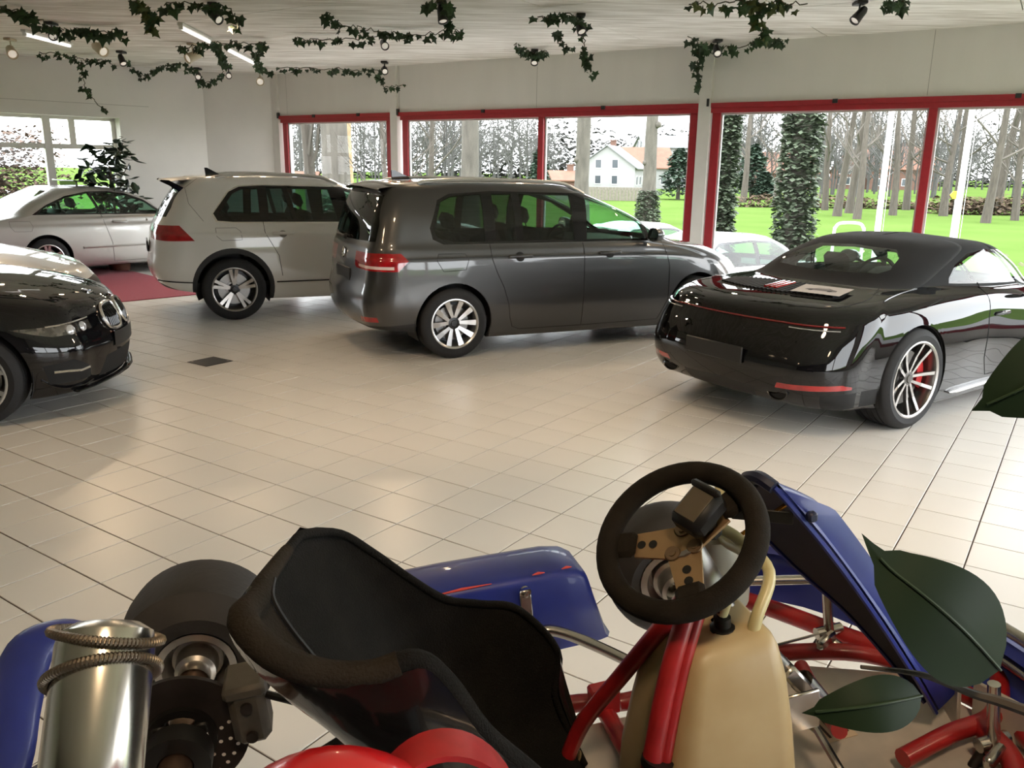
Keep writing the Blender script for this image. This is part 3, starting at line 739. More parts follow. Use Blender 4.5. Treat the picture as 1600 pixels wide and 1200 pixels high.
c.cut('tail', [(.38, .865), (.42, .845), (1.2, .835), (1.2, 1.005), (.36, .995)], 'yz', lambda a, b: a.x < .5, planes=[((.40, .8, .90), (.7, 0, -.7)), ((.42, 0, .95), (.7, 0, .7))])
c.cut('strip', [(.48, .862), (1.2, .852), (1.2, .882), (.48, .886)], 'yz', lambda a, b: a.x < .5, allow=('tail',), planes=[((.30, 0, 0), (1, 0, 0))])
c.cut('hatch', [(-.1, .56), (.60, .58), (.70, .80), (.70, 1.3), (-.1, 1.6)], 'yz', lambda a, b: b.x < -.1 and a.x < .35)
c.cut('refl', [(.56, .36), (.80, .375), (.80, .42), (.58, .41)], 'yz', REAR)
c.cut('bump', None, cond=lambda a, b: a.x < .62 and a.z < .42, planes=[((0, 0, .325), (-.06, 0, 1)), ((.5, 0, 0), (1, 0, 0))])
c.cut('head', [(.42, .70), (.75, .66), (1.1, .70), (1.1, .84), (.42, .79)], 'yz', lambda a, b: a.x > 3.9)
c.cut('grille', [(-.1, .63), (.42, .64), (.42, .75), (-.1, .75)], 'yz', lambda a, b: a.x > 4.1 and b.x > .2)
c.cut('doorr', [(1.46, .26), (2.24, .235), (2.24, 1.5), (1.24, 1.5), (1.25, .93), (1.36, .66), (1.43, .45)])
c.cut('door', [(2.25, .235), (3.22, .24), (3.26, .5), (3.24, .95), (3.2, 1.2), (2.25, 1.5)])
sd = c.side
c.lines([[(1.24, 1.07), (1.25, .93), (1.30, .80), (1.37, .66), (1.42, .50), (1.44, .36), (1.47, .27), (1.55, .24), (2.24, .235), (2.25, 1.06)], [(2.25, .235), (3.16, .24), (3.27, .45), (3.27, .8), (3.20, 1.05)]], m_gap, .004)
c.lines([[(.72, .99), (.98, .985), (1.01, .93), (.98, .84), (.76, .83), (.70, .93), (.72, .99)]], m_gap, .003, sides=(-1,), name='fuel_flap_edge')
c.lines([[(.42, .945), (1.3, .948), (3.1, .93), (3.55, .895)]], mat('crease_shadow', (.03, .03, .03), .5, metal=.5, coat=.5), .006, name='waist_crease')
for s_ in (1, -1):
    for xh in (1.42, 2.42):
        q = MB(); p0, n0 = sd(xh + .12, .945, s_); q.box(p0 + n0 * .018, (.26, .028, .036), .012); o = q.build('door_handle', p_grey, c.root)
        q = MB(); q.lathe([(.048, 0), (.03, .006), (0, .004)], c=p0, axis=n0, n=16); q.build('handle_recess', m_gap, o)
    # roof rails
    q = MB(); pts = [(.62, 0), (.70, .018), (1.0, .026), (1.6, .028), (2.1, .024), (2.28, .012), (2.38, 0)]
    path = []
    for x, h in pts:
        p0, n0 = c.hit((x, .60, 3), (0, 0, -1)); path.append(V((p0.x, p0.y * s_, p0.z + h)))
    q.tube(smooth_path(path, 5), .018, 8, flat=1.); q.build('roof_rail', m_silver if True else 0, c.root)
# spoiler, wiper, antenna, plates
q = MB(); rows = []
for i in range(13):
    y = -.60 + i * .1; k = (y / .6) ** 2; rows.append([V((.20 + .07 * k, y, 1.565 - .03 * k)), V((.17 + .07 * k, y, 1.585 - .03 * k)), V((.19 + .07 * k, y, 1.60 - .03 * k)), V((.50 + .02 * k, y, 1.642 - .035 * k)), V((.50, y, 1.615 - .035 * k)), V((.20 + .07 * k, y, 1.565 - .03 * k))])
q.grid(rows); q.build('roof_spoiler', p_grey, c.root)
q = MB(); q.prism([(.56, 1.60), (.74, 1.60), (.73, 1.645), (.58, 1.71), (.55, 1.71)], lambda u, v, d: V((u, d, v + .02)), -.012, .012); q.build('antenna_fin', p_glossblack, c.root)
q = MB(); q.tube([(.075, 0, 1.10), (.06, .2, 1.12), (.10, .42, 1.13)], .010, 6); q.lathe([(.03, 0), (.02, .03), (0, .035)], c=(.085, 0, 1.10), axis=(-1, 0, .2), n=14); q.build('rear_wiper', m_dark, c.root)
q = MB(); q.box((.045, 0, .76), (.02, .53, .12), .006); q.build('number_plate', m_plate, c.root)
badge(c, (.058, 0, .95), (-1, 0, .15), .055)
q = MB(); q.box((4.50, 0, .42), (.03, .53, .12), .006); q.build('number_plate', m_plate, c.root)
mirror(c, 3.02, 1.08, .86, p_grey)
for x in (xr_, xf_): arch_liner(c, x, RT + .01, .385, .56, .875)
sp = []
for k in range(5):
    for e in (-1, 1): sp.append((2 * pi * k / 5 + .3 + e * .20, e * .030,   .055, .222, .030, .054, .035, .012, .022))
WH_T = wheel_protos('t', RT, .233, .215, sp, m_alloy, m_alloyd)
put_wheels(c, WH_T, (xr_, xf_), .80, RT)
cabin(c, .45, 3.3, .34, .78, [(2.02, .38, .52, 1.42), (2.02, -.38, .52, 1.42), (1.22, 0, 1.25, 1.36), (.62, 0, 1.1, 1.22)], 2.85, 1.05, 1)
c.finish(p_grey, m_inner, line_keys=('door', 'doorr', 'dlo', 'hatch'))
TOURAN = c.root
# ================================================================== white off-roader
p_white = mat('paint_white', (.64, .62, .57), .35, coat=1., noise=.02, nscale=500)
g_privt = glass_mat('tinted_glass', (.20, .30, .27), 1.5)
def rings_tiguan():
    return [
     dict(xr=.30, xf=4.2, w=.66, z=[(.2, .36), (.8, .30), (3.9, .26), (4.25, .26)], rr=(.2, .2)),
     dict(xr=.12, xf=4.36, w=[(0, .80), (.9, .865), (3.6, .865), (4.4, .80)], z=[(.06, .40), (.5, .33), (1.1, .235), (3.4, .22), (4.0, .24), (4.43, .26)], br=.10, rr=(.30, .30), bf=.2),
     dict(xr=.03, xf=4.45, w=[(0, .83), (.9, .898), (3.6, .895), (4.5, .83)], z=[(0, .50), (.6, .43), (1.2, .36), (3.2, .35), (3.9, .37), (4.5, .37)], br=.10, rr=(.32, .30), bf=.22, rf=(.35, .3)),
     dict(xr=.0, xf=4.486, w=[(0, .84), (.9, .918), (3.6, .918), (4.5, .85)], z=[(0, .62), (1.3, .60), (3.1, .59), (4.0, .60), (4.5, .56)], br=.10, rr=(.34, .30), bf=.24, rf=(.36, .3)),
     dict(xr=.03, xf=4.47, w=[(0, .84), (.9, .916), (3.6, .914), (4.5, .84)], z=[(0, .79), (1.3, .80), (3.1, .78), (4.0, .77), (4.5, .72)], br=.09, rr=(.34, .30), bf=.25, rf=(.38, .3)),
     dict(xr=.055, xf=4.40, w=[(0, .83), (.9, .904), (3.4, .898), (4.4, .82)], z=[(0, .985), (1.3, .985), (3.1, .965), (3.9, .93), (4.42, .85)], br=.08, rr=(.34, .29), bf=.26, rf=(.42, .32), sub=3),
     dict(xr=.06, xf=4.34, w=[(0, .82), (.9, .882), (3.4, .874), (4.4, .79)], z=[(0, 1.01), (1.3, 1.015), (3.1, .995), (3.9, .965), (4.36, .91)], br=.08, rr=(.34, .29), bf=.24, rf=(.44, .32)),
     dict(xr=.09, xf=3.95, w=[(0, .80), (.9, .868), (3.0, .862), (3.9, .80)], z=[(0, 1.08), (1.3, 1.065), (3.0, 1.05), (3.6, 1.045), (4.0, 1.025)], br=.08, rr=(.32, .28), bf=.18, rf=(.5, .34), cf=.03),
     dict(xr=.13, xf=3.44, w=[(0, .77), (.9, .848), (3.0, .84), (3.6, .78)], z=[(0, 1.15), (1.3, 1.115), (3.0, 1.095), (3.56, 1.10)], br=.08, rr=(.30, .25), bf=.22, rf=(.40, .22), cf=.015, sub=6),
     dict(xr=.26, xf=2.86, w=[(0, .71), (.9, .778), (2.6, .765), (3.1, .72)], z=[(0, 1.37), (1.3, 1.36), (2.6, 1.35), (3.02, 1.34)], br=.08, rr=(.28, .22), bf=.20, rf=(.36, .18), cf=.02, sub=6),
     dict(xr=.44, xf=2.30, w=[(0, .60), (.9, .648), (2.2, .64), (2.5, .60)], z=[(0, 1.56), (1.2, 1.588), (2.0, 1.568), (2.44, 1.52)], br=.06, rr=(.24, .18), bf=.16, rf=(.28, .16), cf=.03, cr=.02, sub=3),
     dict(xr=.50, xf=2.22, w=[(0, .53), (.9, .58), (2.2, .57), (2.4, .53)], z=[(0, 1.588), (1.2, 1.622), (2.0, 1.602), (2.4, 1.55)], br=.05, rr=(.2, .15), bf=.15, rf=(.25, .15), cf=.03, cr=.02),
     dict(xr=.58, xf=2.12, w=.28, z=[(.3, 1.612), (1.2, 1.642), (2.0, 1.625), (2.3, 1.585)], br=.02, rr=(.1, .1), bf=.05, rf=(.1, .1), cf=.015, cr=.01),
     dict(xr=.62, xf=2.06, w=.01, z=[(.3, 1.622), (1.2, 1.646), (2.0, 1.632), (2.3, 1.60)], br=.0, rr=(.02, .005), bf=.0, rf=(.02, .005))]
RT = .358; xr_, xf_ = .90, 3.581
c = Car('off_roader', 'white compact off-roader with black wheel arch trim beside the red carpet', rings_tiguan(), (0, 0, 0), 0)
c.part('dlo', 'window_surround', p_glossblack); c.part('glassr', 'rear_side_window', g_privt); c.part('glassf', 'front_side_window', g_clear)
c.part('ws', 'windscreen', g_clear, 'joined'); c.part('rw', 'rear_window', g_dark, 'joined', 'dark tinted rear window'); c.part('tail', 'tail_lamp', m_lensred, 'each', 'red tail lamp')
c.part('door', 'door', p_white); c.part('doorr', 'rear_door', p_white); c.part('bump', 'bumper_valance', m_dark, 'joined'); c.part('head', 'headlamp', m_lensclear); c.part('grille', 'grille', m_dark, 'joined')
c.part('arch', 'wheel_arch_trim', m_dark); c.part('chrome', 'window_chrome', m_chrome)
for x in (xr_, xf_):
    c.cut('arch', circle(x, RT + .02, .455, 48), cond=lambda a, b: a.y > .45 and a.z < .9)
    c.cut(None, circle(x, RT + .01, .405, 48), cond=lambda a, b: a.y > .45 and a.z < .9, allow=(0, 'arch'))
D = [(.93, 1.125), (3.22, 1.10), (3.17, 1.125), (2.84, 1.33), (2.5, 1.46), (2.22, 1.515), (1.3, 1.53), (1.04, 1.515), (.92, 1.46), (.73, 1.22), (.77, 1.14)]
cxm = sum(p[0] for p in D) / len(D); czm = sum(p[1] for p in D) / len(D)
c.cut('chrome', [(cxm + (x - cxm) * 1.018, czm + (z - czm) * 1.07) for x, z in D]); c.cut('dlo', D, allow=('chrome',))
c.cut('glassr', [(.96, 1.15), (1.24, 1.145), (1.24, 1.50), (1.06, 1.49), (.96, 1.44), (.79, 1.215), (.83, 1.17)], allow=('dlo',))
c.cut('glassr', [(1.34, 1.145), (1.62, 1.14), (1.52, 1.505), (1.34, 1.505)], allow=('dlo',))
c.cut('glassr', [(1.67, 1.14), (2.14, 1.135), (2.06, 1.495), (1.57, 1.505)], allow=('dlo',))
c.cut('glassf', [(2.30, 1.13), (3.12, 1.12), (2.82, 1.315), (2.5, 1.44), (2.26, 1.485)], allow=('dlo',))
c.cut('ws', [(-.1, 1.125), (.70, 1.12), (.55, 1.51), (-.1, 1.545)], 'yz', lambda a, b: b.x > .25 and a.x > 2.0)
c.cut('rw', [(-.1, 1.16), (.70, 1.18), (.69, 1.28), (.60, 1.50), (-.1, 1.53)], 'yz', lambda a, b: b.x < -.1 and a.x < .7)
c.cut('tail', [(.36, .92), (1.2, .92), (1.2, 1.09), (.36, 1.09)], 'yz', lambda a, b: a.x < .62, planes=[((.36, 0, 1.09), (.75, 0, .66)), ((.12, 0, .985), (-.04, 0, -1)) if False else ((.1, 0, .93), (-.10, 0, -1))])
c.cut('bump', None, cond=lambda a, b: a.x < .7 and a.z < .5, planes=[((.10, 0, .445), (.42, 0, 1)), ((.62, 0, 0), (1, 0, 0))])
c.cut('head', [(.40, .80), (.75, .77), (1.1, .80), (1.1, .92), (.40, .88)], 'yz', lambda a, b: a.x > 3.9)
c.cut('grille', [(-.1, .76), (.40, .77), (.40, .88), (-.1, .89)], 'yz', lambda a, b: a.x > 4.1 and b.x > .2)
c.cut('doorr', [(1.36, .40), (1.40, .30), (2.20, .285), (2.22, 1.5), (1.28, 1.5), (1.24, 1.0), (1.32, .75)])
c.cut('door', [(2.21, .285), (3.14, .29), (3.2, .6), (3.2, 1.0), (3.1, 1.2), (2.23, 1.5)])
c.lines([[(1.27, 1.12), (1.28, 1.0), (1.42, .74), (1.45, .5)], [(2.22, 1.1), (2.27, .9), (2.26, .29)], [(3.16, .29), (3.22, .6), (3.18, 1.08)]], m_gap, .0035)
c.lines([[(.74, 1.06), (.96, 1.06), (1.01, 1.02), (1.02, .925), (.80, .92), (.745, .97), (.74, 1.06)]], mat('panel_gap_soft', (.16, .15, .14), .8), .003, sides=(-1,), name='fuel_flap_edge')
c.lines([[(.62, 1.135), (.48, 1.33), (.46, 1.50), (.60, 1.6)]], MATS['panel_gap_soft'], .003)
for s_ in (1, -1):
    q = MB(); pts = [c.side(x, z, s_, .004)[0] for x, z in [(.10 + .06 * i, .475 - .004 * i) for i in range(7)]]; q.tube(pts, .011, 6, flat=.7); q.build('trim_strip', m_dark, c.root)
    q = MB(); pts = [c.side(1.38 + .1 * i, .43, s_, .003)[0] for i in range(18)]; q.tube(pts, .012, 6, flat=.7); q.build('trim_strip', m_dark, c.root)
    for xh in (1.36, 2.34):
        q = MB(); p0, n0 = c.side(xh + .12, .985, s_); q.box(p0 + n0 * .02, (.25, .03, .036), .012); o = q.build('door_handle', p_white, c.root)
        q = MB(); q.lathe([(.045, 0), (.03, .006), (0, .004)], c=p0, axis=n0, n=16); q.build('handle_recess', mat('handle_shadow', (.2, .19, .17), .6), o)
    path = []
    for x, h in [(.80, 0), (.9, .02), (1.2, .038), (1.7, .038), (2.0, .03), (2.12, .012), (2.2, 0)]:
        p0, n0 = c.hit((x, .585, 3), (0, 0, -1)); path.append(V((p0.x, p0.y * s_, p0.z + h)))
    q = MB(); q.tube(smooth_path(path, 5), .02, 8); q.build('roof_rail', m_silver, c.root)
q = MB(); rows = []
for i in range(13):
    y = -.58 + i * .58 / 6; k = (y / .58) ** 2; rows.append([V((.26 + .09 * k, y, 1.545 - .02 * k)), V((.20 + .09 * k, y, 1.575 - .02 * k)), V((.22 + .09 * k, y, 1.59 - .02 * k)), V((.62 + .02 * k, y, 1.632 - .035 * k)), V((.62, y, 1.60 - .035 * k)), V((.26 + .09 * k, y, 1.545 - .02 * k))])
q.grid(rows); q.build('roof_spoiler', p_white, c.root)
for s_ in (1, -1):      # black blades flanking the rear window
    q = MB(); q.prism([(.22, 1.585), (.30, 1.58), (.50, 1.47), (.46, 1.41), (.30, 1.52), (.20, 1.57)], lambda u, v, d: V((u, d, v)), .575 * s_, .625 * s_); q.build('spoiler_blade', p_glossblack, c.root)
q = MB(); q.prism([(.74, 1.61), (.92, 1.62), (.90, 1.645), (.76, 1.72), (.73, 1.72)], lambda u, v, d: V((u, d, v)), -.012, .012); q.build('antenna_fin', p_glossblack, c.root)
q = MB(); q.box((.02, 0, .82), (.02, .53, .12), .006); q.build('number_plate', m_plate, c.root)
q = MB(); q.box((.035, -.30, 1.135), (.02, .36, .012), .003); q.build('tailgate_strip', m_chrome, c.root)
mirror(c, 2.98, 1.12, .86, p_white)
for x in (xr_, xf_): arch_liner(c, x, RT + .01, .42, .56, .885)
sp = []
for k in range(5):
    for e in (-1, 1): sp.append((2 * pi * k / 5 + .32 + e * .085, e * .016, .05, .245, .028, .040, .035, .012, .028))
WH_G = wheel_protos('g', RT, .25, .235, sp, mat('alloy_bicolour', (.38, .36, .34), .32, metal=.9), m_alloyd)
put_wheels(c, WH_G, (xr_, xf_), .80, RT)
cabin(c, .5, 3.2, .40, .78, [(1.98, .38, .52, 1.46), (1.98, -.38, .52, 1.46), (1.10, 0, 1.25, 1.40)], 2.75, 1.10, 1)
c.finish(p_white, m_inner, line_keys=('door', 'doorr', 'dlo', 'arch', 'chrome'))
TIGUAN = c.root
# ================================================================== black convertible
p_black = mat('paint_deep_black', (.004, .004, .005), .3, coat=1., coatr=.015, spec=0.)
m_hood = mat('soft_top_fabric', (.008, .008, .009), .95, noise=.3, nscale=400, sheen=.04, bump=.15, bscale=900)
g_conv = glass_mat('convertible_glass', (.72, .84, .78), 1.5)
m_redbar = mat('light_bar_red', (.16, .008, .012), .15, coat=1.)
def rings_porsche():
    return [
     dict(xr=.32, xf=4.2, w=.66, z=[(.2, .20), (.9, .15), (4.2, .15)], rr=(.2, .2)),
     dict(xr=.14, xf=4.40, w=[(0, .78), (.6, .84), (1.07, .88), (1.6, .87), (2.2, .84), (3.5, .85), (4.4, .78)], z=[(0, .235), (.6, .20), (1.2, .13), (3.5, .12), (4.4, .16)], br=.12, rr=(.30, .30)),
     dict(xr=.03, xf=4.47, w=[(0, .83), (.6, .885), (1.07, .915), (1.6, .895), (2.2, .865), (3.5, .878), (4.4, .80)], z=[(0, .36), (.6, .33), (1.2, .22), (3.3, .21), (4.4, .27)], br=.14, rr=(.36, .34)),
     dict(xr=.0, xf=4.51, w=[(0, .83), (.6, .895), (1.07, .926), (1.6, .908), (2.2, .872), (3.5, .89), (4.4, .80)], z=[(0, .49), (1.07, .49), (2.2, .40), (3.5, .42), (4.5, .40)], br=.15, rr=(.40, .36)),
     dict(xr=.06, xf=4.47, w=[(0, .82), (.6, .89), (1.07, .925), (1.6, .912), (2.2, .885), (3.5, .888), (4.4, .78)], z=[(0, .65), (1.07, .66), (2.2, .60), (3.5, .56), (4.5, .50)], br=.16, rr=(.42, .38)),
     dict(xr=.13, xf=4.38, w=[(0, .80), (.6, .865), (1.07, .905), (1.6, .897), (2.2, .878), (3.5, .86), (4.3, .72)], z=[(0, .765), (1.07, .80), (2.2, .75), (3.5, .72), (4.4, .60)], br=.18, rr=(.44, .40), sub=4),
     dict(xr=.165, xf=4.28, w=[(0, .765), (.6, .83), (1.07, .87), (1.6, .872), (2.2, .862), (3.5, .82), (4.2, .66)], z=[(0, .825), (1.07, .868), (2.2, .825), (3.5, .78), (4.3, .65)], br=.19, rr=(.44, .42)),
     dict(xr=.27, xf=3.9, w=[(0, .70), (.6, .765), (1.07, .81), (1.6, .83), (2.2, .838), (3.5, .72)], z=[(0, .862), (1.07, .915), (2.2, .872), (3.5, .80), (3.9, .73)], br=.20, rr=(.42, .42), cr=.008),
     dict(xr=.60, xf=3.5, w=[(.6, .66), (1.2, .735), (2.2, .795), (3.3, .66)], z=[(.6, .915), (1.2, .945), (2.2, .905), (3.3, .87)], br=.16, rr=(.38, .36), cr=.012),
     dict(xr=.94, xf=3.22, w=[(.9, .60), (1.5, .70), (2.2, .76), (3, .68)], z=[(.9, .955), (1.5, .965), (2.2, .93), (3.2, .90)], br=.16, rr=(.34, .32), rf=(.4, .22), cr=.012, sub=5),
     dict(xr=1.24, xf=2.98, w=[(1.2, .54), (1.7, .655), (2.2, .70), (2.9, .625)], z=[(1.2, 1.085), (1.8, 1.09), (2.2, 1.075), (2.98, 1.06)], br=.20, rr=(.36, .26), rf=(.36, .2), cr=.02, sub=5),
     dict(xr=1.60, xf=2.74, w=[(1.5, .47), (2.2, .60), (2.7, .555)], z=[(1.6, 1.205), (2.2, 1.228), (2.74, 1.185)], br=.22, rr=(.34, .24), bf=.14, rf=(.25, .15), cr=.03, cf=.03, sub=4),
     dict(xr=1.72, xf=2.66, w=[(1.6, .36), (2.2, .46), (2.66, .45)], z=[(1.7, 1.24), (2.2, 1.266), (2.7, 1.215)], br=.18, rr=(.26, .18), bf=.12, rf=(.2, .14), cr=.02, cf=.025),
     dict(xr=1.88, xf=2.58, w=.01, z=[(1.8, 1.275), (2.2, 1.292), (2.6, 1.25)], br=0, rr=(.02, .005), bf=0, rf=(.02, .005))]
RT = .361; xr_, xf_ = 1.06, 3.51
c = Car('convertible', 'glossy black sports convertible with closed fabric roof and a paper sheet on the engine lid', rings_porsche(), (0, 0, 0), 0)
c.part('top', 'soft_top', m_hood, 'joined', 'black fabric folding roof'); c.part('glass', 'side_window', g_conv); c.part('ws', 'windscreen', g_conv, 'joined'); c.part('rw', 'rear_window', g_conv, 'joined')
c.part('bar', 'light_bar', p_glossblack, 'joined'); c.part('lid', 'engine_lid', p_black, 'joined'); c.part('vent', 'engine_grille', m_gap, 'joined'); c.part('door', 'door', p_black)
c.part('refl', 'reflector', m_lensred); c.part('vent2', 'bumper_vent', m_gap); c.part('low', 'diffuser', m_dark, 'joined'); c.part('head', 'headlamp', m_lensclear); c.part('rub', 'window_rubber', p_glossblack)
for x, r in ((xr_, .385), (xf_, .375)): c.cut(None, circle(x, RT + .005, r, 48), cond=lambda a, b: a.y > .45 and a.z < .85)
c.assign('top', lambda p, row: row >= 9 and p.x < 2.72)
c.cut('ws', [(-.1, .92), (.64, .925), (.50, 1.17), (-.1, 1.215)], 'yz', lambda a, b: b.x > .25 and a.x > 2.4, allow=(0, 'top'))
c.cut('rw', [(-.1, 1.035), (.44, 1.045), (.49, 1.075), (.44, 1.15), (.34, 1.20), (-.1, 1.222)], 'yz', lambda a, b: b.x < -.1 and a.x < 2.0, allow=('top',))
D = [(1.72, .985), (2.98, .935), (2.94, .965), (2.72, 1.125), (2.55, 1.172), (2.3, 1.185), (2.05, 1.165), (1.85, 1.10), (1.74, 1.02)]
cxm = sum(p[0] for p in D) / len(D); czm = sum(p[1] for p in D) / len(D)
c.cut('rub', [(cxm + (x - cxm) * 1.03, czm + (z - czm) * 1.13) for x, z in D], allow=(0, 'top'))
c.cut('glass', [(1.73, .99), (1.99, .98), (1.90, 1.11), (1.86, 1.095), (1.75, 1.02)], allow=('rub',))
c.cut('glass', [(2.02, .978), (2.97, .94), (2.93, .965), (2.71, 1.12), (2.54, 1.167), (2.3, 1.18), (2.06, 1.16), (1.93, 1.12)], allow=('rub',))
c.cut('bar', [(-.1, .735), (.80, .745), (.80, .790), (-.1, .788)], 'yz', lambda a, b: b.x < -.1 and a.x < .6)
c.cut('vent', [(.48, -.1), (.84, -.1), (.86, .30), (.80, .50), (.64, .56), (.55, .52), (.49, .30)], 'xy', lambda a, b: b.z > .3 and a.x < 1.2)
c.cut('lid', [(.20, -.1), (.94, -.1), (1.0, .3), (1.06, .56), (.70, .70), (.40, .66), (.27, .40)], 'xy', lambda a, b: b.z > .3 and a.x < 1.4 and a.z > .83)
c.cut('refl', [(.50, .345), (.90, .37), (.86, .405), (.52, .385)], 'yz', lambda a, b: b.x < -.1 and a.x < .7)
c.cut('vent2', [(.74, .20), (.93, .24), (.90, .345), (.78, .335)], 'yz', lambda a, b: b.x < -.05 and a.x < .75)
c.cut('low', [(-.1, .22), (.30, .22), (.34, .32), (-.1, .34)], 'yz', REAR)
c.cut('head', [(.48, .60), (.75, .58), (.82, .68), (.70, .78), (.52, .74)], 'yz', lambda a, b: a.x > 3.6)
c.cut('door', [(2.02, .30), (2.10, .25), (3.02, .25), (3.10, .45), (3.08, .93), (2.02, .97)])
c.lines([[(2.05, .965), (2.02, .72), (2.06, .40), (2.12, .26), (3.0, .25), (3.08, .45), (3.06, .9)]], m_gap, .0035)
c.lines([[(1.42, .90), (1.15, .86), (.70, .84)]], m_gap, .003)
# shut line of the engine lid, drawn on the deck
for s_ in (1, -1):
    pts = []
    for x, y in [(.27, .40), (.40, .66), (.70, .70), (1.06, .56)]: pts.append(V((*[x], y, 0)))
    path = [c.hit((p.x, p.y, 2), (0, 0, -1))[0] for p in smooth_path(pts, 6)]
    MB().tube([V((p.x, p.y * s_, p.z)) for p in path], .003, 5).build('shut_line', m_gap, c.root)
# glowing-red strip of the light bar, slats of the engine grille
path = []
for i in range(41):
    y = -.80 + .04 * i; h = c.hit((-2, abs(y), .776), (1, 0, 0), .004); path.append(V((h[0].x, y, h[0].z)))
MB().tube(path, .010, 6, flat=.7).build('light_strip', m_redbar, c.root)
for s_ in (1, -1):
    pts = [c.hit((-2, y, .752), (1, 0, 0), .003)[0] for y in (.50, .58, .66, .74, .79)]; MB().tube([V((p.x, p.y * s_, p.z)) for p in pts], .006, 6, flat=.7).build('lamp_strip', m_lensclear, c.root)
m_slat = mat('grille_slat', (.012, .012, .013), .55, spec=.25)
for i in range(26):
    y = -.50 + i * .04; red = 12 <= i <= 13
    if abs(y) < .03 and not red: continue
    pts = []
    x0 = .50 + .10 * (abs(y) / .5) ** 2; x1 = .83 - .06 * (abs(y) / .5) ** 3
    for k in range(6):
        x = x0 + (x1 - x0) * k / 5; h = c.hit((x, abs(y), 2), (0, 0, -1)); pts.append(V((h[0].x, y, h[0].z + .006)))
    MB().tube(pts, .011, 6, flat=.9).build('grille_slat', m_slat, c.root)
for y in (-.045, 0., .045):
    pts = []
    for k in range(6):
        x = .56 + .22 * k / 5; h = c.hit((x, abs(y), 2), (0, 0, -1)); pts.append(V((h[0].x, y, h[0].z + .014)))
    MB().tube(pts, .016, 6, flat=.7).build('third_brake_lamp', m_lensred, c.root)
for s_ in (1, -1):
    q = MB(); h = c.hit((-2, .52, .29), (1, 0, 0)); p0 = V((h[0].x - .010, .51 * s_, .312))
    pr = [(.062, 0), (.066, .012), (.060, .014), (.052, .0), (.05, -.10)]
    vs = []
    for k in range(25):
        a = 2 * pi * k / 24; vs.append([p0 + V((-hh, cos(a) * r * 1.35, sin(a) * r * .85)) for r, hh in pr])
    q.grid(vs); o = q.build('exhaust_tip', mat('exhaust_black_chrome', (.10, .10, .10), .2, metal=1.), c.root)
    q = MB(); q.add([p0 + V((.0, cos(2 * pi * k / 24) * .052 * 1.35, sin(2 * pi * k / 24) * .052 * .85)) for k in range(24)], [tuple(range(24))]); q.build('exhaust_bore', m_gap, o)
    h = c.side(2.22, .735, s_); q = MB(); q.box(h[0] + h[1] * .006, (.22, .022, .032), .010); q.build('door_handle', p_black, c.root)
    q = MB(); pts = [c.side(1.55 + .1 * i, .20, s_, .012)[0] for i in range(17)]; q.tube(pts, [.012] + [.028] * 15 + [.012], 8, flat=.6); q.build('side_skirt', mat('skirt_silver_edge', (.35, .35, .35), .2, metal=.8, coat=1.), c.root)
    pts = [c.side(1.66 + .08 * i, .575 - .001 * i, s_, .0015)[0] for i in range(16)]
    for yy in range(3):
        q = MB(); q.add([V((.34 + .01 * yy, s_ * (.77 + k), .235 + .035 * yy)) for k in ()], []) 
q = MB(); h = c.hit((-2, 0, .52), (1, 0, 0)); q.box((h[0].x - .005, 0, .53), (.02, .53, .115), .006); q.build('number_plate', m_plate, c.root)
mirror(c, 2.88, .93, .82, p_black, w=.20, h=.13)
for x in (xr_, xf_): arch_liner(c, x, RT, .395, .54, .895)
sp = []
for k in range(5):
    for e in (-1, 1): sp.append((2 * pi * k / 5 + .15 + e * .22, e * .050, .045, .262, .020, .026, .055, .008, .026))
WH_P = wheel_protos('p', RT, .272, .305, sp, mat('alloy_polished_edge', (.42, .40, .38), .25, metal=.95), m_alloyg, cap=m_alloyg, caliper=m_caliper)
put_wheels(c, WH_P, (xr_, xf_), .775, RT, y_front=.755)
cabin(c, 1.5, 3.1, .22, .62, [(2.0, .34, .5, 1.13), (2.0, -.34, .5, 1.13), (1.5, 0, .95, 1.0)], 2.72, .93, 1)
c.finish(p_black, m_inner, line_keys=('door', 'top', 'lid', 'rub'))
PORSCHE = c.root; CAR_P = c
# ================================================================== silver coupe
p_silver = mat('paint_silver', (.46, .45, .43), .36, metal=.7, coat=1., noise=.03, nscale=900)
rg = rings_car(4.638, .87, nose_z=.72, cowl=(3.30, .93), header=(2.58, 1.33), H=1.405, rtop=(1.34, 1.345), bl=(.62, .985), tail_z=.96, belt=.935, waist=.80, tw=.55, rear_low=.28)
RT = .318; xr_, xf_ = 1.10, 3.815
c = Car('silver_coupe', 'silver two-door coupe with raised black sunroof on the red carpet', rg, (0, 0, 0), 0)
c.part('dlo', 'window_surround', p_glossblack); c.part('glass', 'side_window', g_clear); c.part('ws', 'windscreen', g_clear, 'joined'); c.part('rw', 'rear_window', g_clear, 'joined')
c.part('door', 'door', p_silver); c.part('tail', 'tail_lamp', m_lensred); c.part('head', 'headlamp', m_lensclear); c.part('grille', 'grille', m_dark, 'joined')
for x in (xr_, xf_): c.cut(None, circle(x, RT + .01, .365, 44), cond=lambda a, b: a.y > .45 and a.z < .8)
c.cut('dlo', [(.96, .985), (3.10, .945), (3.04, .985), (2.78, 1.17), (2.5, 1.275), (2.2, 1.318), (1.85, 1.315), (1.50, 1.25), (1.18, 1.12)])
c.cut('glass', [(1.02, 1.0), (1.97, .985), (1.86, 1.297), (1.84, 1.296), (1.52, 1.235), (1.21, 1.11)], allow=('dlo',))
c.cut('glass', [(2.00, .985), (3.02, .965), (2.98, .995), (2.76, 1.155), (2.48, 1.26), (2.2, 1.302), (1.90, 1.30)], allow=('dlo',))
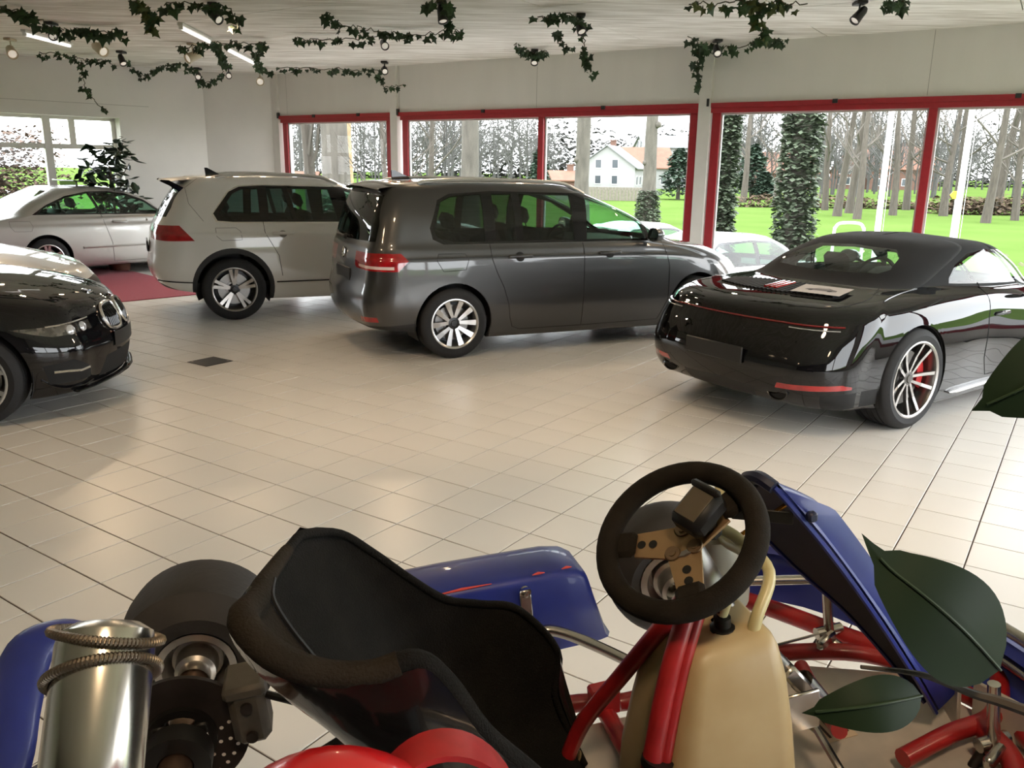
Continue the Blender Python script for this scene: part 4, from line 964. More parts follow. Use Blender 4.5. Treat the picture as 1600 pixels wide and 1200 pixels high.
c.cut('ws', [(-.1, .96), (.66, .955), (.50, 1.29), (-.1, 1.325)], 'yz', lambda a, b: b.x > .25 and a.x > 2.3)
c.cut('rw', [(-.1, 1.01), (.60, 1.01), (.46, 1.325), (-.1, 1.36)], 'yz', lambda a, b: b.x < -.12 and a.x < 1.7)
c.cut('tail', [(.42, .72), (1.1, .72), (1.1, .88), (.50, .88)], 'yz', lambda a, b: a.x < .45, planes=[((.34, 0, 0), (1, 0, 0))])
c.cut('head', [(.40, .60), (1.1, .60), (1.1, .73), (.40, .73)], 'yz', lambda a, b: a.x > 3.95)
c.cut('grille', [(-.1, .56), (.36, .56), (.38, .70), (-.1, .72)], 'yz', lambda a, b: a.x > 4.2 and b.x > .2)
c.cut('door', [(2.08, .22), (3.28, .22), (3.36, .5), (3.30, .93), (2.0, .95), (1.98, .9)])
c.lines([[(1.98, .965), (2.0, .80), (2.08, .52), (2.09, .23), (3.30, .22), (3.38, .5), (3.32, .90)]], m_gap, .0035)
c.lines([[(.62, .90), (.90, .895), (.93, .82), (.90, .75), (.67, .755), (.62, .82), (.62, .90)]], MATS['panel_gap_soft'], .003, sides=(-1,), name='fuel_flap_edge')
for s_ in (1, -1):
    h = c.side(2.24, .845, s_); q = MB(); q.box(h[0] + h[1] * .022, (.24, .03, .035), .014); q.build('door_handle', p_silver, c.root)
    q = MB(); q.tube([c.side(1.62 + .1 * i, .47, s_, .004)[0] for i in range(18)], .014, 6, flat=1.4); q.build('rub_strip', p_silver, c.root)
q = MB(); ax = V((.985, 0, -.06)).normalized(); q.box((2.02, 0, 1.452), (.50, .82, .022), .006, ax=(V((.99, 0, -.11)).normalized(), V((0, 1, 0)), V((.11, 0, .99)).normalized())); q.box((1.86, 0, 1.43), (.03, .6, .07)); q.build('sunroof_panel', p_glossblack, c.root)
q = MB(); q.rod((1.36, .0, 1.33), (1.30, 0, 1.42), .004, 6); q.lathe([(.02, 0), (.014, .02), (0, .022)], c=(1.37, 0, 1.325), n=10); q.build('antenna', m_dark, c.root)
mirror(c, 2.92, .96, .83, p_silver)
for x in (xr_, xf_): arch_liner(c, x, RT + .01, .375, .52, .83)
sp = [(2 * pi * k / 5 + .3 + e * .10, e * .012, .05, .212, .034, .040, .03, .012, .03) for k in range(5) for e in (-1, 1)]
WH_C = wheel_protos('c', RT, .222, .225, sp, m_alloy, m_alloyd); put_wheels(c, WH_C, (xr_, xf_), .755, RT)
cabin(c, .9, 3.15, .26, .72, [(1.90, .36, .5, 1.24), (1.90, -.36, .5, 1.24), (1.12, 0, 1.0, 1.14)], 2.75, .93, 1)
c.finish(p_silver, m_inner, line_keys=('door', 'dlo')); COUPE = c.root

# ================================================================== black saloon (nose in view)
L = 4.709
rg = rings_car(L, .913, nose_z=.735, cowl=(3.18, .985), header=(2.42, 1.35), H=1.44, rtop=(1.35, 1.36), bl=(.62, 1.03), tail_z=1.0, belt=.965, waist=.80, tw=.58, rear_low=.30, fbow=.34, frad=(.55, .38), hood_crown=.025)
RT = .325; xr_, xf_ = 1.06, 3.911
c = Car('black_saloon', 'black saloon with chrome twin kidney grille, its nose beside the silver coupe', rg, (0, 0, 0), 0)
p_sap = mat('paint_black_sapphire', (.006, .006, .007), .3, coat=1., coatr=.02, spec=0.)
c.part('dlo', 'window_surround', p_glossblack); c.part('glass', 'side_window', g_clear); c.part('ws', 'windscreen', g_clear, 'joined'); c.part('rw', 'rear_window', g_clear, 'joined')
c.part('door', 'door', p_sap); c.part('doorr', 'rear_door', p_sap); c.part('tail', 'tail_lamp', m_lensred); c.part('head', 'headlamp', p_glossblack); c.part('lens', 'lamp_lens', mat('lamp_lens_smoky', (.22, .20, .18), .08, coat=1., metal=.6, noise=.85, nscale=16)); c.part('intake', 'lower_intake', m_gap, 'joined'); c.part('side_in', 'side_intake', m_gap)
for x in (xr_, xf_): c.cut(None, circle(x, RT + .01, .372, 44), cond=lambda a, b: a.y > .45 and a.z < .8)
c.cut('dlo', [(.98, 1.01), (3.02, .975), (2.95, 1.02), (2.65, 1.20), (2.35, 1.31), (2.0, 1.355), (1.6, 1.345), (1.25, 1.25), (1.0, 1.08)])
c.cut('glass', [(1.05, 1.03), (1.86, 1.015), (1.86, 1.335), (1.6, 1.325), (1.27, 1.235), (1.06, 1.09)], allow=('dlo',))
c.cut('glass', [(1.94, 1.015), (2.93, .995), (2.9, 1.03), (2.63, 1.185), (2.34, 1.29), (1.94, 1.335)], allow=('dlo',))
c.cut('ws', [(-.1, 1.01), (.68, 1.005), (.52, 1.315), (-.1, 1.345)], 'yz', lambda a, b: b.x > .25 and a.x > 2.2)
c.cut('rw', [(-.1, 1.05), (.60, 1.05), (.48, 1.33), (-.1, 1.36)], 'yz', lambda a, b: b.x < -.12 and a.x < 1.6)
c.cut('tail', [(.38, .78), (1.1, .78), (1.1, .93), (.42, .90)], 'yz', lambda a, b: a.x < .5, planes=[((.34, 0, 0), (1, 0, 0))])
# headlamp: from the kidney round to the flank
c.cut('head', [(.29, .575), (1.2, .575), (1.2, .715), (.29, .69)], 'yz', lambda a, b: a.x > 3.9 and b.z < .75, planes=[((4.02, 0, .69), (-.25, 0, -.97)), ((4.03, 0, .715), (-.28, 0, .96))])
c.cut('lens', [(.44, .592), (1.2, .592), (1.2, .668), (.44, .655)], 'yz', lambda a, b: a.x > 3.9, allow=('head',), planes=[((4.10, 0, .685), (-.28, 0, -.96))])
c.cut('intake', [(-.1, .22), (.42, .225), (.36, .37), (-.1, .39)], 'yz', lambda a, b: a.x > 4.2 and b.x > .2)
c.cut('side_in', [(.52, .25), (.80, .26), (.84, .40), (.72, .42), (.54, .33)], 'yz', lambda a, b: a.x > 4.0 and b.x > .1)
c.cut('doorr', [(1.40, .25), (2.0, .24), (2.02, 1.2), (1.0, 1.2), (1.0, .9), (1.28, .7), (1.38, .5)]); c.cut('door', [(2.02, .24), (3.25, .24), (3.36, .5), (3.3, .95), (3.1, 1.1), (2.04, 1.2)])
c.lines([[(2.02, .24), (2.03, .95)], [(3.27, .24), (3.38, .5), (3.32, .9)]], m_gap, .0035)
# bonnet shut lines
for s_ in (1, -1):
    pts = [c.hit((x, y, 2), (0, 0, -1))[0] for x, y in [(3.2, .74), (3.6, .745), (4.0, .70), (4.25, .60), (4.42, .40)]]
    MB().tube(smooth_path([V((p.x, p.y * s_, p.z)) for p in pts], 5), .003, 5).build('shut_line', m_gap, c.root)
    # kidney: chrome surround with black slats
    out = [(.035, .61), (.05, .585), (.10, .548), (.20, .545), (.265, .575), (.285, .64), (.262, .70), (.20, .728), (.08, .732), (.04, .71)]
    def onface(y, z, lift):
        h = c.hit((6, y, z), (-1, 0, 0)); return V((h[0].x + lift, y * s_, z))
    pth = smooth_path([onface(y, z, .014) for y, z in out] + [onface(*out[0], .014)], 4)[:-1]
    q = MB(); q.tube(pth, .014, 8, closed=True); kd = q.build('kidney_surround', mat('kidney_chrome', (.72, .71, .69), .18, metal=.95), c.root)
    q = MB(); q.add([onface(y, z, .011) for y, z in out] + [onface(.16, .64, .013)], [(i, (i + 1) % len(out), len(out)) for i in range(len(out))]); q.build('kidney_mesh', m_gap, kd)
    for i in range(8):
        y = .062 + i * .028; q = MB(); z0, z1 = (.565 if .08 < y < .24 else .60), (.715 if y < .21 else .685)
        q.tube([onface(y, z0, .015), onface(y, (z0 + z1) / 2, .021), onface(y, z1, .015)], .006, 6); q.build('kidney_slat', p_glossblack, kd)
    # eyebrow of the lamp, light signature, fog strip and lip
    q = MB(); q.tube(smooth_path([c.hit((6, y, z), (-1, 0, 0), .003)[0] * 1 for y, z in [(.44, .672), (.58, .668), (.70, .664), (.78, .662)]], 4), .006, 6)
    for i, v in enumerate(q.v): q.v[i] = (v[0], v[1] * s_, v[2])
    q.build('lamp_brow', m_chrome, c.root)
    for yc_ in (.52, .66):
        q = MB(); h = c.hit((6, yc_, .62), (-1, 0, 0)); q.lathe([(0, .012), (.02, .012), (.034, .006), (.036, 0)], c=V((h[0].x, yc_ * s_, .62)), axis=V((h[1].x, h[1].y * s_, h[1].z)), n=16); q.build('lamp_projector', m_lensclear, c.root)
    q = MB(); pts = [c.hit((6, y, z), (-1, 0, 0), .006)[0] for y, z in [(.58, .335), (.66, .33), (.74, .345), (.80, .35)]]; q.tube([V((p.x, p.y * s_, p.z)) for p in pts], .009, 6); q.build('fog_strip', m_chrome, c.root)
    q = MB(); pts = [c.hit((6, y, z), (-1, 0, 0), .010)[0] for y, z in [(.50, .225), (.62, .215), (.74, .225), (.80, .26), (.83, .30)]]; q.tube(smooth_path([V((p.x, p.y * s_, p.z)) for p in pts], 4), .014, 6, flat=.5); q.build('intake_blade', p_glossblack, c.root)
    q = MB(); h = c.side(4.02, .545, s_, .002); q.lathe([(.012, 0), (.010, .004), (0, .005)], c=h[0], axis=h[1], n=10); q.build('parking_sensor', m_lensclear, c.root)
pts = [c.hit((6, y, .20), (-1, 0, 0), .03)[0] for y in (0, .2, .4, .55, .68)]
q = MB(); q.tube([V((p.x, -p.y, .185)) for p in pts[:0:-1]] + [V((p.x, p.y, .185)) for p in pts], .03, 8, flat=.35); q.build('splitter', p_glossblack, c.root)
q = MB(); q.grid([[V((c.hit((6, abs(y), .47), (-1, 0, 0))[0].x + .010, y, z)) for z in (.415, .525)] for y in [-.26 + .04 * i for i in range(14)]]); q.build('number_plate', m_plate, c.root)
h = c.hit((4.46, 0, 2), (0, 0, -1)); b_, fr = badge(c, h[0] + h[1] * .001, h[1], .041)
for k in range(4):      # quartered roundel
    x, y, z = fr; q = MB(); q.add([h[0] + h[1] * .007] + [h[0] + h[1] * .007 + (x * cos(a) + y * sin(a)) * .028 for a in [pi / 2 * k + pi / 16 * j for j in range(9)]], [tuple(range(10))])
    q.build('roundel_quarter', mat('roundel_blue', (.02, .16, .5), .3) if k % 2 else mat('roundel_white', (.8, .8, .8), .3), b_)
mirror(c, 2.85, 1.0, .87, p_sap)
for x in (xr_, xf_): arch_liner(c, x, RT + .01, .382, .55, .87)
sp = [(2 * pi * k / 5 + .1 + e * .13, e * .03, .05, .22, .03, .036, .03, .012, .03) for k in range(5) for e in (-1, 1)]
WH_B = wheel_protos('b', RT, .232, .225, sp, m_alloy, m_alloyg); put_wheels(c, WH_B, (xr_, xf_), .795, RT)
cabin(c, .9, 3.05, .28, .74, [(1.85, .37, .5, 1.27), (1.85, -.37, .5, 1.27), (1.1, 0, 1.2, 1.2)], 2.62, .96, 1)
c.finish(p_sap, m_inner, line_keys=('door', 'doorr', 'dlo')); SALOON = c.root

# ================================================================== simpler cars: white car by the saloon, cars outside
p_pearl = mat('paint_pearl_white', (.66, .65, .61), .35, coat=1.); p_bright = mat('paint_bright_white', (.8, .8, .8), .35, coat=1.)
def simple_car(name, label, rg, L, hw, xr_, xf_, RT, belt, dl, paint, glass, rear_seat=1.1):
    c = Car(name, label, rg, (0, 0, 0), 0, sub=4)
    c.part('dlo', 'window_surround', p_glossblack); c.part('glass', 'side_window', glass); c.part('ws', 'windscreen', glass, 'joined'); c.part('rw', 'rear_window', g_dark, 'joined')
    c.part('tail', 'tail_lamp', m_lensred); c.part('head', 'headlamp', m_lensclear); c.part('grille', 'grille', m_dark, 'joined')
    for x in (xr_, xf_): c.cut(None, circle(x, RT + .01, RT + .045, 36), cond=lambda a, b: a.y > .4 and a.z < .8)
    D = dl['dlo']; c.cut('dlo', D); mx = sum(p[0] for p in D) / len(D); mz = sum(p[1] for p in D) / len(D)
    G = [(mx + (x - mx) * .965, mz + (z - mz) * .88) for x, z in D]
    c.cut('glass', G, allow=('dlo',), planes=[((mx - .04, 0, 0), (1, 0, 0))]); c.cut('glass', G, allow=('dlo',), planes=[((mx + .04, 0, 0), (-1, 0, 0))])
    c.cut('ws', dl['ws'], 'yz', lambda a, b: b.x > .25 and a.x > 2.0); c.cut('rw', dl['rw'], 'yz', lambda a, b: b.x < -.12 and a.x < 1.6)
    c.cut('tail', dl['tail'], 'yz', lambda a, b: a.x < .5, planes=[((.35, 0, 0), (1, 0, 0))]); c.cut('head', dl['head'], 'yz', lambda a, b: a.x > L - .75)
    c.cut('grille', [(-.1, .50), (.34, .50), (.36, .62), (-.1, .64)], 'yz', lambda a, b: a.x > L - .4 and b.x > .2)
    c.lines([[(mx, .24), (mx, belt)], [(mx + 1.05, .24), (mx + 1.12, .55), (mx + 1.05, belt - .02)]], m_gap, .0035)
    for s_ in (1, -1):
        h = c.side(mx + .15, belt - .10, s_); q = MB(); q.box(h[0] + h[1] * .02, (.2, .03, .03), .01); q.build('door_handle', paint, c.root)
    q = MB(); h = c.hit((-2, 0, .62), (1, 0, 0)); q.box((h[0].x - .004, 0, .62), (.02, .52, .11), .005); q.build('number_plate', m_plate, c.root)
    mirror(c, dl['mx'], belt + .02, hw - .03, paint)
    for x in (xr_, xf_): arch_liner(c, x, RT + .01, RT + .055, hw - .35, hw - .04)
    put_wheels(c, WH_B, (xr_, xf_), hw - .12, RT)
    cabin(c, .8, dl['mx'] + .1, .28, hw - .16, [(1.85, .36, .5, 1.25), (1.85, -.36, .5, 1.25), (rear_seat, 0, 1.1, 1.2)], dl['mx'] - .25, belt, 1)
    c.finish(paint, m_inner, line_keys=('dlo',)); return c.root
rg = rings_car(4.42, .88, nose_z=.66, cowl=(3.02, .96), header=(2.3, 1.36), H=1.44, rtop=(1.2, 1.37), bl=(.55, 1.02), tail_z=.98, belt=.95, waist=.80, tw=.57, fbow=.36, frad=(.5, .4), hood_crown=.04)
dl = dict(dlo=[(.95, 1.0), (2.88, .965), (2.82, 1.0), (2.5, 1.21), (2.2, 1.32), (1.8, 1.355), (1.4, 1.33), (1.1, 1.2), (.96, 1.06)], ws=[(-.1, .99), (.66, .985), (.51, 1.32), (-.1, 1.35)], rw=[(-.1, 1.05), (.58, 1.05), (.47, 1.33), (-.1, 1.36)], tail=[(.4, .76), (1.1, .76), (1.1, .9), (.4, .9)], head=[(.42, .56), (1.1, .58), (1.1, .70), (.42, .66)], mx=2.75)
WHITECAR = simple_car('pearl_saloon', 'pale white saloon whose bonnet shows between the black saloon and the silver coupe', rg, 4.42, .88, .98, 3.62, .32, .95, dl, p_pearl, g_clear)
# outside: a white estate and a white hatchback
rg = rings_car(4.35, .90, nose_z=.80, cowl=(3.15, 1.05), header=(2.4, 1.46), H=1.55, rtop=(.55, 1.46), bl=(.18, 1.08), tail_z=1.06, belt=1.02, waist=.86, tw=.62)
dl = dict(dlo=[(.62, 1.07), (3.0, 1.04), (2.94, 1.08), (2.6, 1.30), (2.3, 1.41), (1.6, 1.455), (.9, 1.43), (.72, 1.36), (.60, 1.15)], ws=[(-.1, 1.09), (.68, 1.085), (.54, 1.42), (-.1, 1.45)], rw=[(-.1, 1.12), (.64, 1.13), (.54, 1.42), (-.1, 1.45)], tail=[(.55, .86), (1.1, .86), (1.1, 1.05), (.62, 1.05)], head=[(.42, .66), (1.1, .68), (1.1, .79), (.42, .75)], mx=2.85)
OUT_A = simple_car('white_estate', 'bright white estate car parked outside right behind the shop window', rg, 4.35, .90, .85, 3.50, .32, 1.03, dl, p_bright, g_clear, .95)
rg = rings_car(4.0, .86, nose_z=.74, cowl=(2.95, 1.0), header=(2.25, 1.40), H=1.48, rtop=(.75, 1.40), bl=(.25, 1.04), tail_z=1.0, belt=.98, waist=.82, tw=.58)
dl = dict(dlo=[(.75, 1.03), (2.8, 1.0), (2.74, 1.04), (2.4, 1.26), (2.1, 1.36), (1.6, 1.39), (1.05, 1.36), (.85, 1.28), (.74, 1.10)], ws=[(-.1, 1.04), (.64, 1.035), (.50, 1.36), (-.1, 1.39)], rw=[(-.1, 1.08), (.60, 1.08), (.50, 1.36), (-.1, 1.39)], tail=[(.5, .80), (1.1, .80), (1.1, .98), (.55, .98)], head=[(.42, .60), (1.1, .62), (1.1, .74), (.42, .70)], mx=2.65)
OUT_B = simple_car('white_hatchback', 'white hatchback parked outside beyond the estate car', rg, 4.0, .86, .75, 3.20, .31, .99, dl, p_bright, g_clear, .95)

# ------------------------------------------------------------------ parking positions (rear bumper, heading)
def park(o, x, y, h, z=0.): o.location = (x, y, z); o.rotation_euler = (0, 0, R_(h))
def park_hub(o, hub, loc_xy, h, z=0.):
    """park so that the point loc_xy of the car stands over hub"""
    a = R_(h); x = hub[0] - (loc_xy[0] * cos(a) - loc_xy[1] * sin(a)); y = hub[1] - (loc_xy[0] * sin(a) + loc_xy[1] * cos(a)); park(o, x, y, h, z)
park_hub(TOURAN, (-.545, 7.745), (.87, -.90), 25)
park_hub(TIGUAN, (-3.23, 9.62), (.90, -.90), 24)
park_hub(PORSCHE, (2.834, 5.69), (1.06, -.92), 34)
park_hub(COUPE, (-7.08, 12.75), (1.10, -.85), 50)
park_hub(SALOON, (-3.64, 5.40), (3.911, -.90), 12)
park_hub(WHITECAR, (-4.5, 8.6), (4.2, 0), 20)
park_hub(OUT_A, (3.75, 14.3), (2.1, 0), 38, -.75)
park_hub(OUT_B, (3.0, 18.0), (2.1, 0), 30, -.75)
# ================================================================== GO-KART on its stand
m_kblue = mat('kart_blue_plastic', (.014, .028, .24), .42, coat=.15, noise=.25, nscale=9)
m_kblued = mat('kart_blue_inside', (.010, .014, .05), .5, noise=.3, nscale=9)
m_kred = mat('kart_red_paint', (.40, .018, .02), .38, noise=.35, nscale=22, coat=.2)
m_kred2 = mat('kart_red_cover', (.55, .008, .012), .3, coat=.5)
m_krub = mat('kart_tyre_rubber', (.028, .024, .021), .7, noise=.35, nscale=14, bump=.08, bscale=90)
m_ksteel = mat('kart_chrome_steel', (.55, .52, .48), .25, metal=1., noise=.25, nscale=30)
m_kalu = mat('kart_alu', (.62, .58, .53), .32, metal=.95, noise=.2, nscale=25)
m_krust = mat('kart_disc_rust', (.035, .026, .022), .6, metal=.6, noise=.4, nscale=30)
m_kblk = mat('kart_black_metal', (.012, .011, .010), .5, metal=.3, noise=.3, nscale=20)
m_kfab = mat('seat_corduroy', (.0085, .0075, .0065), .95, noise=.35, nscale=18, bump=.5, bscale=420, col2=(.004, .0038, .0035), spec=.2)
m_kfabw = mat('seat_worn_fabric', (.026, .020, .014), .95, spec=.15, noise=.5, nscale=12, bump=.3, bscale=300)
m_kshell = mat('seat_shell_gloss', (.008, .008, .008), .16, coat=.6)
m_ktank = mat('tank_plastic', (.50, .40, .23), .42, col2=(.36, .25, .11), nscale=4.5, sss=.1)
m_khose = mat('fuel_hose', (.60, .53, .28), .35, noise=.2, nscale=20)
m_ktray = mat('tray_alu_dirty', (.60, .54, .47), .5, metal=.2, col2=(.42, .39, .36), nscale=11)
m_ksuede = mat('wheel_suede', (.018, .014, .010), .9, spec=.2, noise=.4, nscale=25, bump=.2, bscale=500)
m_kgold = mat('wheel_hub_plate', (.42, .27, .14), .42, metal=.75, noise=.15, nscale=20)
PT = R_(6.5); KH = R_(14)
KA = V((-.411, .821, .776))
kart = thing('go_kart', 'go-kart with black bucket seat, blue side pods and red tube frame', 'go-kart', KA)
kart.rotation_euler = (0, -PT, KH); kart.rotation_mode = 'XYZ'
kart.matrix_world = M4.Translation(KA) @ M4.Rotation(KH, 4, 'Z') @ M4.Rotation(-PT, 4, 'Y')
K = lambda mb, name, m, parent=kart, **k: mb.build(name, m, parent, **k)
# ---- wheels
def kart_wheel(r, w, rr):
    t = MB(); h = w / 2
    t.lathe([(rr, -h + .012), (rr + .006, -h), (rr + .02, -h - .006), (r - .04, -h - .010), (r - .02, -h + .002), (r - .004, -h + .022), (r, -h * .4), (r, h * .4), (r - .004, h - .022), (r - .02, h - .002), (r - .04, h + .010), (rr + .02, h + .006), (rr + .006, h), (rr, h - .012)], axis=(0, 1, 0), n=48)
    b = MB(); b.lathe([(rr + .004, -h - .001), (rr - .008, -h - .001), (rr - .012, -h + .02), (rr - .02, 0), (.03, .004), (.03, -.004), (rr - .02, -.004)], axis=(0, 1, 0), n=40)
    b.lathe([(rr + .004, h + .001), (rr - .008, h + .001), (rr - .012, h - .02), (rr - .02, 0)], axis=(0, 1, 0), n=40)
    return t.mesh('wheel', m_krub, ang=30), b.mesh('rim', m_kalu, ang=30)
RW, FW_ = kart_wheel(.14, .17, .064), kart_wheel(.128, .125, .064)
for (x, y, z, pr_) in ((0, .55, .14, RW), (0, -.55, .14, RW), (.89, .485, .128, FW_), (.89, -.485, .128, FW_)):
    w = link_mesh('wheel', pr_[0], kart); w.location = (x, y, z); w.rotation_euler = (0, 0, 0)
    if x > .5: w.rotation_euler = (0, 0, R_(-12))
    link_mesh('rim', pr_[1], w)
    s = 1 if y > 0 else -1
    h = MB(); L_ = .10 if x < .5 else .05
    h.lathe([(.052, 0), (.052, .012), (.040, .014), (.040, .040), (.043, .042), (.043, .05), (.036, .053), (.034, .09), (.027, .095), (.027, L_ + .02)], c=(0, -.005 * s, 0), axis=(0, -s, 0), n=28); h.build('hub', m_kalu, w)
    for k in range(3):
        a = k * 2.1 + .5; q = MB(); q.lathe([(.008, 0), (.008, .014), (0, .016)], c=(.036 * cos(a), -.004 * s, .036 * sin(a)), axis=(0, -s, 0), n=8); q.build('wheel_nut', m_ksteel, w)
# ---- rear axle, disc, caliper
K(MB().rod((0, .47, .14), (0, -.47, .14), .024, 16), 'rear_axle', mat('axle_steel', (.32, .20, .14), .35, metal=.9, noise=.3, nscale=30))
q = MB(); ri, ro, n = .040, .10, 48; dots = []
hole = []
for a in range(n):      # drilled disc built as a ring with small round gaps
    pass
q.lathe([(ri, .285), (ro, .285), (ro, .293), (ri, .293), (ri, .285)], c=(0, 0, .14), axis=(0, 1, 0), n=n)
dsc = K(q, 'brake_disc', m_krust)
mh = mat('disc_drill_hole', (.65, .60, .54), .5)
for a in range(30):
    for r_ in (.058, .071, .084):
        t = 2 * pi * (a + (.5 if abs(r_ - .071) < .001 else 0)) / 30
        if a % 2 == 0 or r_ > .08:
            q = MB(); c = V((r_ * cos(t), .2845, .14 + r_ * sin(t))); q.add([c + V((.0032 * cos(u), 0, .0032 * sin(u))) for u in [2 * pi * k / 8 for k in range(8)]], [tuple(range(8))])
            q.add([c + V((.0032 * cos(u), .0090, .0032 * sin(u))) for u in [2 * pi * k / 8 for k in range(8)]], [tuple(range(7, -1, -1))])
            q.build('drill_hole', mh if a > 15 or a < 2 else m_krust, dsc)
q = MB(); q.lathe([(.040, .275), (.052, .275), (.052, .30), (.040, .30)], c=(0, 0, .14), axis=(0, 1, 0), n=24, closed_prof=True)
for k in range(3): a = k * 2.09 + .4; q.box((.035 * cos(a), .287, .14 + .035 * sin(a)), (.02, .03, .02), .003)
K(q, 'disc_carrier', m_kblk)
q = MB(); q.box((.105, .289, .165), (.055, .07, .10), .012); q.box((.105, .289, .21), (.062, .078, .022), .006); cal = K(q, 'brake_caliper', mat('caliper_cast', (.10, .085, .065), .6, metal=.3, noise=.3, nscale=30))
for z in (.135, .185): K(MB().lathe([(.009, 0), (.009, .006), (0, .007)], c=(.105, .254, z), axis=(0, -1, 0), n=12), 'caliper_bolt', m_krust, cal)
K(MB().tube(smooth_path([(.135, .27, .19), (.20, .24, .17), (.30, .22, .10), (.5, .26, .06)], 6), .006, 8), 'brake_line', m_kblk)
for y in (.23, -.23):
    q = MB(); q.lathe([(.026, -.018), (.05, -.018), (.05, .018), (.026, .018)], c=(0, y, .14), axis=(0, 1, 0), n=20, closed_prof=True); q.box((.0, y, .07), (.07, .034, .09), .006); K(q, 'axle_bearing', m_kblk)
q = MB(); q.lathe([(.03, -.004), (.09, -.004), (.09, .004), (.03, .004)], c=(0, -.27, .14), axis=(0, 1, 0), n=40, closed_prof=True); K(q, 'sprocket', m_krust)
# ---- seat: loft from near rim to far rim
ST = [((.195, -.070, .525), (.245, .085, .520), (-.004, 0, .004)), ((.185, -.115, .530), (.285, .135, .490), (-.012, 0, -.008)), ((.210, -.145, .505), (.325, .160, .440), (-.022, 0, -.022)),
      ((.250, -.155, .480), (.370, .170, .385), (-.030, 0, -.050)), ((.300, -.160, .470), (.415, .175, .340), (-.032, 0, -.115)), ((.345, -.160, .472), (.465, .180, .318), (-.015, 0, -.195)),
      ((.375, -.155, .430), (.520, .180, .295), (.010, 0, -.235)), ((.405, -.150, .360), (.572, .175, .215), (.035, 0, -.19)), ((.450, -.140, .290), (.560, .165, .150), (.030, 0, -.135)), ((.505, -.125, .200), (.572, .152, .090), (.015, 0, -.08)), ((.555, -.115, .130), (.590, .140, .030), (.0, 0, -.04))]
NP = 20
def seat_rows(off):
    k = len(ST); A_ = np.array([[*a, *b, *d] for a, b, d in ST]); t = np.linspace(0, k - 1, (k - 1) * 5 + 1); S = pchip(range(k), A_)(t); rows = []
    for r in S:
        a, b, d = V(r[:3]), V(r[3:6]), V(r[6:9]); row = []; dn = d.normalized()
        for i in range(NP + 1):
            s = i / NP; u = 2 * s - 1; wall = (1 - abs(u) ** 3.2) ** .42
            su = .5 + .5 * (abs(u) ** .62) * (1 if u > 0 else -1)
            p = a.lerp(b, su) + d * wall
            row.append(p)
        rows.append(row)
    if off:
        out = []
        for i, row in enumerate(rows):
            o = []
            for j, p in enumerate(row):
                du = rows[min(i + 1, len(rows) - 1)][j] - rows[max(i - 1, 0)][j]; dv = row[min(j + 1, NP)] - row[max(j - 1, 0)]
                nn = du.cross(dv); o.append(p + (nn.normalized() if nn.length > 1e-9 else V((0, 0, 1))) * off)
            out.append(o)
        return out
    return rows
rows = seat_rows(0)
q = MB(); q.grid(rows); seat = K(q, 'seat', m_kfab, recalc=False)
ra = seat_rows(.012); rb = seat_rows(-.012)
cen = V((.33, .01, .36))
outer = ra if (ra[25][10] - cen).length > (rb[25][10] - cen).length else rb
q = MB(); q.grid(outer); K(q, 'seat_shell', m_kshell, seat)
rim = [r[0] for r in rows]; rimf = [r[-1] for r in rows]
kp = rim[::-1][::5] + [rows[0][6], rows[0][14]] + rimf[::5]; loop = smooth_path(kp, 5); nl = len(loop)
q = MB(); q.tube(loop, [.012 if i < nl * .25 else .012 - .005 * min(1, (i / nl - .25) / .12) if i < nl * .45 else .0065 if i < nl * .58 else .0055 for i in range(nl)], 10); K(q, 'seat_rim_padding', m_kfab, seat)
i0, i1 = int(nl * .24), int(nl * .52); ws = loop[i0:i1]; q = MB(); q.tube(ws, [.0132 - .0062 * max(0, (i / nl - .44) / .08) + .003 * sin(pi * max(0, min(1, (i / nl - .27) / .18))) for i in range(i0, i1)], 10); K(q, 'seat_rim_worn', m_kfabw, seat)
# worn head pad down the near half of the back
hp = [[rows[i][j] + V((.006, .0, .004)) for j in range(0, 8)] for i in range(0, 22)]
K(MB().grid(hp), 'seat_worn_panel', m_kfabw, seat, recalc=False)
sl = [rows[i][7] + V((.010, 0, .004)) for i in range(1, 23)]; K(MB().tube(sl, .0025, 6), 'seat_seam', m_kblk, seat)
def seat_bolt(i, j, r, m, h=.008):
    p = rows[i][j]; du = rows[i + 1][j] - rows[i - 1][j]; dv = rows[i][j + 1] - rows[i][j - 1]; nn = du.cross(dv).normalized()
    if (cen + V((0, 0, .15)) - p).dot(nn) < 0: nn = -nn
    K(MB().lathe([(r, 0), (r, .003), (r * .55, .004), (r * .55, h), (0, h + .001)], c=p + nn * .004, axis=nn, n=16), 'seat_bolt', m, seat)
seat_bolt(19, 9, .011, m_kblk, .012); seat_bolt(37, 16, .012, mat('washer_brass', (.30, .22, .12), .5, metal=.8)); seat_bolt(24, 14, .009, m_kblk)
# seat stays
K(MB().rod((.34, -.172, .25), (.12, -.235, .07), .009), 'seat_stay', m_kblk); K(MB().rod((.38, .185, .20), (.15, .235, .07), .009), 'seat_stay', m_kblk)
